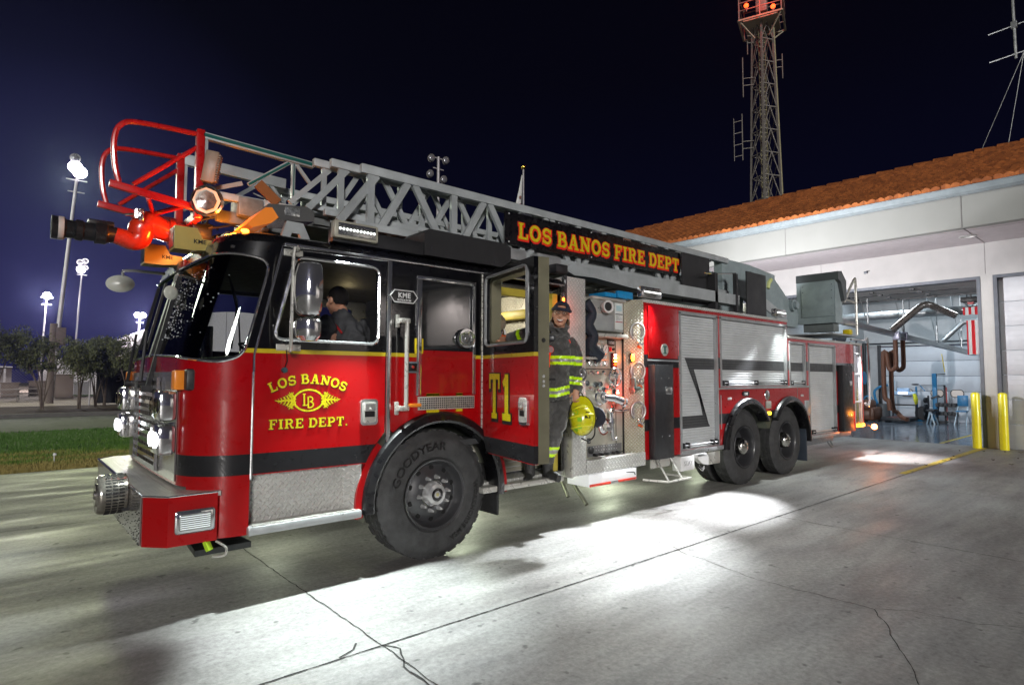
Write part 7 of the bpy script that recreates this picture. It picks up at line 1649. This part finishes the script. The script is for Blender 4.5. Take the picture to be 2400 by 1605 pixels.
tb(mb, [(.15, -.02, 1.93), (.205, -.01, 1.86), (.222, .0, 1.72), (.228, .0, 1.58), (.232, .03, 1.48), (.236, .05, 1.435)], [.070, .074, .066, .060, .062, .066], 14, 3)
tb(mb, [(-.02, -.02, 1.93), (-.13, -.03, 1.97), (-.24, -.04, 1.98)], [.085, .078, .07], 14, 3)
tb(mb, [(.07-.08*math.cos(R(t)), -.0+.075*math.sin(R(t)), 2.070-.035*math.sin(R(t))) for t in range(-60, 241, 30)], [(.016, .045)]*11, 10, 1)
jk_ = bake('jacket', mb, .0075, [TURN, LIME, SILV], PE, 3, .042, 11, jcol, G)
mb = MB(); e0 = G((-.20, -.04, 1.97)); e1 = dm(.62, 1.98, .30); e2 = dm(.27, 1.915, .14)
tb(mb, [e0, e0.lerp(e1, .6), e1.lerp(e2, .4), e2], [.06, .062, .055, .045], 14, 4)
ob = bake('sleeve', mb, .0075, [TURN, LIME, SILV], jk_, 3, .008, 14)
ax_ = (e2-e1)
for f in ob.data.polygons:
    t_ = (f.center-e1).dot(ax_)/ax_.length_squared; f.material_index = 1 if (.28 < t_ < .40 or .56 < t_ < .66) else 2 if .40 <= t_ <= .56 else 0
mb = MB(); mb.box(.045, .052, .108, .126, 1.36, 1.96, .002); mb.box(-.035, .0, .115, .135, 1.87, 1.94, .01); mb.box(.09, .17, .104, .124, 1.79, 1.87, .01)
ob = mb.build('jacket_flap', TURN, jk_)
for v in ob.data.vertices: v.co = G(v.co)
mb = MB(); mb.tube([(.11, .03, 1.99), (.15, .06, 1.94), (.17, .075, 1.91)], [.012, .02, .012], 8); ob = mb.build('red_tab', emi('red_fabric', (.8, .05, .02), .1, (.75, .04, .02)), jk_)
for v in ob.data.vertices: v.co = G(v.co)
# trousers and boots
mb = MB()
tb(mb, [(.045, -.02, 1.42), (.045, -.02, 1.34)], [(.15, .11), (.15, .11)], 16, 1)
tb(mb, [(.10, -.02, 1.36), (.085, .0, 1.22), (.045, .03, 1.06), (.005, .0, .92), (-.035, -.03, .80), (-.055, -.035, .71)], [.095, .088, .074, .070, .064, .068], 16, 3)
tb(mb, [(-.02, -.02, 1.36), (-.06, .0, 1.22), (-.12, .02, 1.05), (-.16, .0, .92), (-.20, -.02, .80), (-.225, -.02, .70)], [.095, .088, .076, .070, .064, .066], 16, 3)
def tcol(c):
    z = c.z
    return 1 if (.765 < z < .795 or .835 < z < .865) else 2 if .795 <= z <= .835 else 0
bake('trousers', mb, .0075, [TURN, LIME, SILV], PE, 3, .042, 10, tcol, G)
for (ax, ay, tx, ty, dz) in ((-.055, -.035, .06, .11, 0), (-.235, .0, -.27, .17, -.03)):
    mb = MB(); tb(mb, [(ax, ay, .74), (ax, ay, .66), (ax, ay, .60+dz)], [.055, .055, .05], 14, 2)
    tb(mb, [(ax-.02, ay-.03, .585+dz), (ax*.6+tx*.4, ay*.6+ty*.4, .585+dz), (tx, ty, .565+dz)], [(.042, .046), (.042, .046), (.030, .040)], 14, 3)
    bake('boot', mb, .006, mat('boot_leather', (.030, .030, .030), .6, var=.3, bump=.5, bscale=60), PE, 3, .004, 30, xf=G)
# things clipped to or held by the person
T = thing('flashlight', 'red right-angle flashlight clipped to the front of the turnout jacket', 'flashlight'); FR = emi('flashlight_red', (.9, .03, .0), .25, (.8, .03, .01))
def gb(mbx, nm, m, par):
    o_ = mbx.build(nm, m, par)
    for v in o_.data.vertices: v.co = G(v.co)
    return o_
mb = MB(); mb.tube([(-.045, .15, 1.82), (-.055, .155, 1.76), (-.065, .15, 1.67)], [.030, .028, .034], 12); gb(mb, 'barrel', FR, T)
mb = MB(); mb.lathe([(.001, .02), (.034, .02), (.038, 0), (.034, -.035), (.001, -.035)], (-.03, .175, 1.84), (.5, 1, 0), 18); gb(mb, 'lamp_head', FR, T)
mb = MB(); mb.lathe([(.001, .028), (.028, .026), (.034, .018)], (-.03, .175, 1.84), (.5, 1, 0), 16); gb(mb, 'lens', mat('flash_lens', (.35, .2, .2), .1), T)
mb = MB(); mb.box(-.075, -.035, .16, .19, 1.775, 1.795, .004); mb.tube([(-.045, .15, 1.87), (-.03, .13, 1.93)], .008, 6); gb(mb, 'clip', SAT, T)
T = thing('radio_microphone', 'black shoulder microphone hanging below the collar on the jacket', 'microphone')
mb = MB(); mb.box(-.065, .02, .13, .165, 1.925, 1.985, .014); gb(mb, 'microphone', mat('mic_black', (.02, .022, .028), .4), T)
mb = MB(); mb.tube([(.02, .14, 1.95), (.05, .15, 1.90), (.10, .13, 1.86)], .006, 6, smooth=3); gb(mb, 'cord', SAT, T)
T = thing('turnout_helmet', 'bright yellow ribbed helmet with lime patches hanging from the hand', 'helmet')
HY = mat('helmet_yellow', (.62, .58, .01), .3, coat=.6, var=.05); HR = mat('helmet_rib_yellow', (.80, .78, .02), .3, coat=.6, var=.04); cx, cy, cz = .288, .135, 1.165
mb = MB(); mb.lathe([(.118, 0), (.117, .03), (.104, .075), (.075, .110), (.035, .128), (.001, .131)], (0, 0, 0), (0, 1, 0), 36)
for v in mb.b.verts: v.co = Vector((v.co.x*.98, v.co.y, v.co.z*1.30))
for v in mb.b.verts: v.co += Vector((cx-.01, cy, cz-.02))
sh_ = gb(mb, 'shell', HY, T)
mb = MB(); rows = []
for k in range(48):
    a = 2*math.pi*k/48; sx_ = .128+.012*max(0, -math.sin(a)); sz = .215 if math.sin(a) > 0 else .175
    rows.append([mb.b.verts.new((cx-.01+.112*math.cos(a), cy+.005, cz-.02+.148*math.sin(a))), mb.b.verts.new((cx+sx_*math.cos(a), cy-.03-.02*abs(math.sin(a)), cz+sz*math.sin(a))), mb.b.verts.new((cx+(sx_-.002)*math.cos(a), cy-.042-.02*abs(math.sin(a)), cz+(sz-.002)*math.sin(a)))])
for A, B in zip(rows, rows[1:]+rows[:1]):
    for i in range(2): mb.b.faces.new((A[i], A[i+1], B[i+1], B[i]))
gb(mb, 'brim', HY, T)
mb = MB(); mb.tube([(cx+.132*math.cos(R(t)), cy-.036-.02*abs(math.sin(R(t))), cz+(.217 if t < 180 else .177)*math.sin(R(t))) for t in range(0, 361, 10)], .006, 6, cap=False); gb(mb, 'brim_edge', LBK, T)
mb = MB()
for (u0, u1) in (((-.115, .02), (.115, .06)), ((-.10, -.08), (.11, -.05)), ((-.085, .10), (.06, .13))):
    P_ = []
    for k in range(11):
        f = k/10; u = u0[0]+(u1[0]-u0[0])*f; v = u0[1]+(u1[1]-u0[1])*f+.02*math.sin(math.pi*f); d = 1-(u/.118)**2-(v/.155)**2; P_.append((cx-.01+u, cy+.131*math.sqrt(max(.02, d))+.007, cz-.02+v))
    mb.tube(P_, .010, 8)
gb(mb, 'ribs', HR, sh_)
mb = MB()
def onsh(u, v, e_=.012): d = 1-(u/.118)**2-(v/.155)**2; return (cx-.01+u, cy+.131*math.sqrt(max(.02, d))+e_, cz-.02+v)
for (u, v) in ((-.055, .085), (-.02, .015), (-.02, -.055), (-.06, -.09)):
    b0 = [mb.b.verts.new(onsh(u+a, v+c)) for a, c in ((-.022, -.018), (.016, -.022), (.026, .004), (.004, .024), (-.022, .016))]; mb.b.faces.new(b0)
gb(mb, 'lime_patches', mat('lime_patch', (.25, .55, .02), .4), sh_)
mb = MB(); mb.b.faces.new([mb.b.verts.new(onsh(u, v, .013)) for u, v in ((.03, .03), (.085, .025), (.08, .085), (.04, .09))]); gb(mb, 'front_patch', LBK, sh_)
mb = MB(); mb.tube([(cx+.10, cy-.06, cz+.09), (cx+.17, cy-.08, cz+.05), (cx+.19, cy-.08, cz-.02), (cx+.13, cy-.07, cz-.08)], [(.02, .03), (.03, .05), (.03, .05), (.02, .03)], 12, smooth=3); gb(mb, 'ear_flap', mat('flap_navy', (.012, .013, .025), .8), T)
mb = MB(); mb.tube([(cx+.125, cy-.04, cz-.05), (cx+.12, cy-.04, cz-.17), (cx+.06, cy-.04, cz-.225), (cx-.01, cy-.04, cz-.20)], .008, 6, smooth=4); gb(mb, 'chin_strap', LBK, T)
mb = MB(); mb.tube([(cx-.02, cy-.05, cz+.16), (cx-.03, cy-.05, cz+.24), (cx+.0, cy-.05, cz+.24), (cx+.02, cy-.05, cz+.17)], .007, 6, smooth=3); gb(mb, 'hang_loop', LBK, T)
# ---- driver in the cab, seen from the side and behind
DV = thing('person', 'driver with short black hair in a dark coat seated behind the near cab window', 'person')
D0 = Vector((-.50, .50, 0)); ang = R(72)
DX = Vector((-math.cos(ang), math.sin(ang), 0)); DY = Vector((math.sin(ang), math.cos(ang), 0))       # forward, to the far side
GD = lambda p: D0+DY*p[0]+DX*p[1]+Vector((0, 0, p[2]))
hc = (0, .115, 2.235)
mb = MB(); head(mb, hc)
tb(mb, [(0, -.02, 1.98), (0, .03, 2.08), (0, .07, 2.16)], [(.065, .065), (.056, .06), (.055, .06)], 14, 3)
tb(mb, [(0, -.10, 1.3), (0, -.08, 1.6), (0, -.03, 1.95)], [(.13, .10), (.14, .10), (.08, .07)], 12, 3)
tb(mb, [(-.17, -.04, 1.93), (-.22, .02, 1.72), (-.10, .30, 1.74)], [.045, .04, .028], 10, 3); hand(mb, (-.08, .34, 1.76), (.3, 1, .3), (1, 0, 0), (0, .3, 1), 1, 1.1)
tb(mb, [(.17, -.04, 1.93), (.22, .02, 1.72), (.10, .30, 1.78)], [.045, .04, .028], 10, 3); hand(mb, (.08, .34, 1.80), (-.3, 1, .3), (-1, 0, 0), (0, .3, 1), 1, 1.1)
db = bake('body', mb, .006, SKIN, DV, 3, xf=GD)
mb = MB(); mb.ball((0, hc[1]-.019, hc[2]+.028), .0955, 28, (.87, 1.03, 1.07)); mb.ball((0, hc[1]-.050, hc[2]-.01), .070, 20, (1, .8, 1.0))
ob = mb.build('hair', HAIRD, db)
bm_ = bmesh.new(); bm_.from_mesh(ob.data); bmesh.ops.delete(bm_, geom=[v for v in bm_.verts if v.co.z < hc[2]-.045+.75*max(0, v.co.y-hc[1]+.055)+.010*noise.noise(v.co*60)], context='VERTS'); bm_.to_mesh(ob.data); bm_.free()
for v in ob.data.vertices: v.co = GD(v.co)
mb = MB()
tb(mb, [(0, -.12, 1.30), (0, -.11, 1.50), (0, -.09, 1.75), (0, -.06, 1.90), (0, -.03, 2.0), (0, .0, 2.06)], [(.19, .13), (.20, .14), (.21, .135), (.18, .11), (.10, .085), (.078, .078)], 20, 3)
for k in (-1, 1):
    tb(mb, [(k*.14, -.06, 1.97), (k*.21, -.05, 1.90), (k*.25, -.02, 1.80), (k*.24, .05, 1.74), (k*.17, .17, 1.74), (k*.11, .27, 1.77)], [.07, .078, .075, .072, .062, .05], 14, 3)
bake('coat', mb, .0085, mat('dark_coat', (.045, .046, .050), .8, var=.3, scale=12, bump=.4), DV, 3, .04, 9, xf=lambda p: GD((p[0]-.05, p[1]+.02, p[2]+.06)))
mb = MB(); mb.tube([(-.13, .02, 2.03), (-.17, -.06, 2.00), (-.16, -.13, 1.93)], .010, 6, smooth=3); ob = mb.build('red_strap', mat('strap_red', (.35, .01, .01), .6), DV)
for v in ob.data.vertices: v.co = GD(v.co)

# ================================================================ NIGHT AIR
hz = MB(); hz.box(-152, 222, -62, 172, -1.2, 40); ho = hz.build('haze', None, smooth=False); ho['kind'] = 'stuff'; ho['label'] = 'thin night haze that glows round the ball-park floodlights'
hm = bpy.data.materials.new('haze'); hm.use_nodes = True; N = hm.node_tree.nodes; L = hm.node_tree.links; N.clear()
o_ = N.new('ShaderNodeOutputMaterial'); pv = N.new('ShaderNodeVolumePrincipled'); L.new(pv.outputs[0], o_.inputs['Volume'])
pv.inputs['Density'].default_value = .00036; pv.inputs['Anisotropy'].default_value = .84; pv.inputs['Color'].default_value = (.42, .46, 1, 1); ho.data.materials.append(hm)
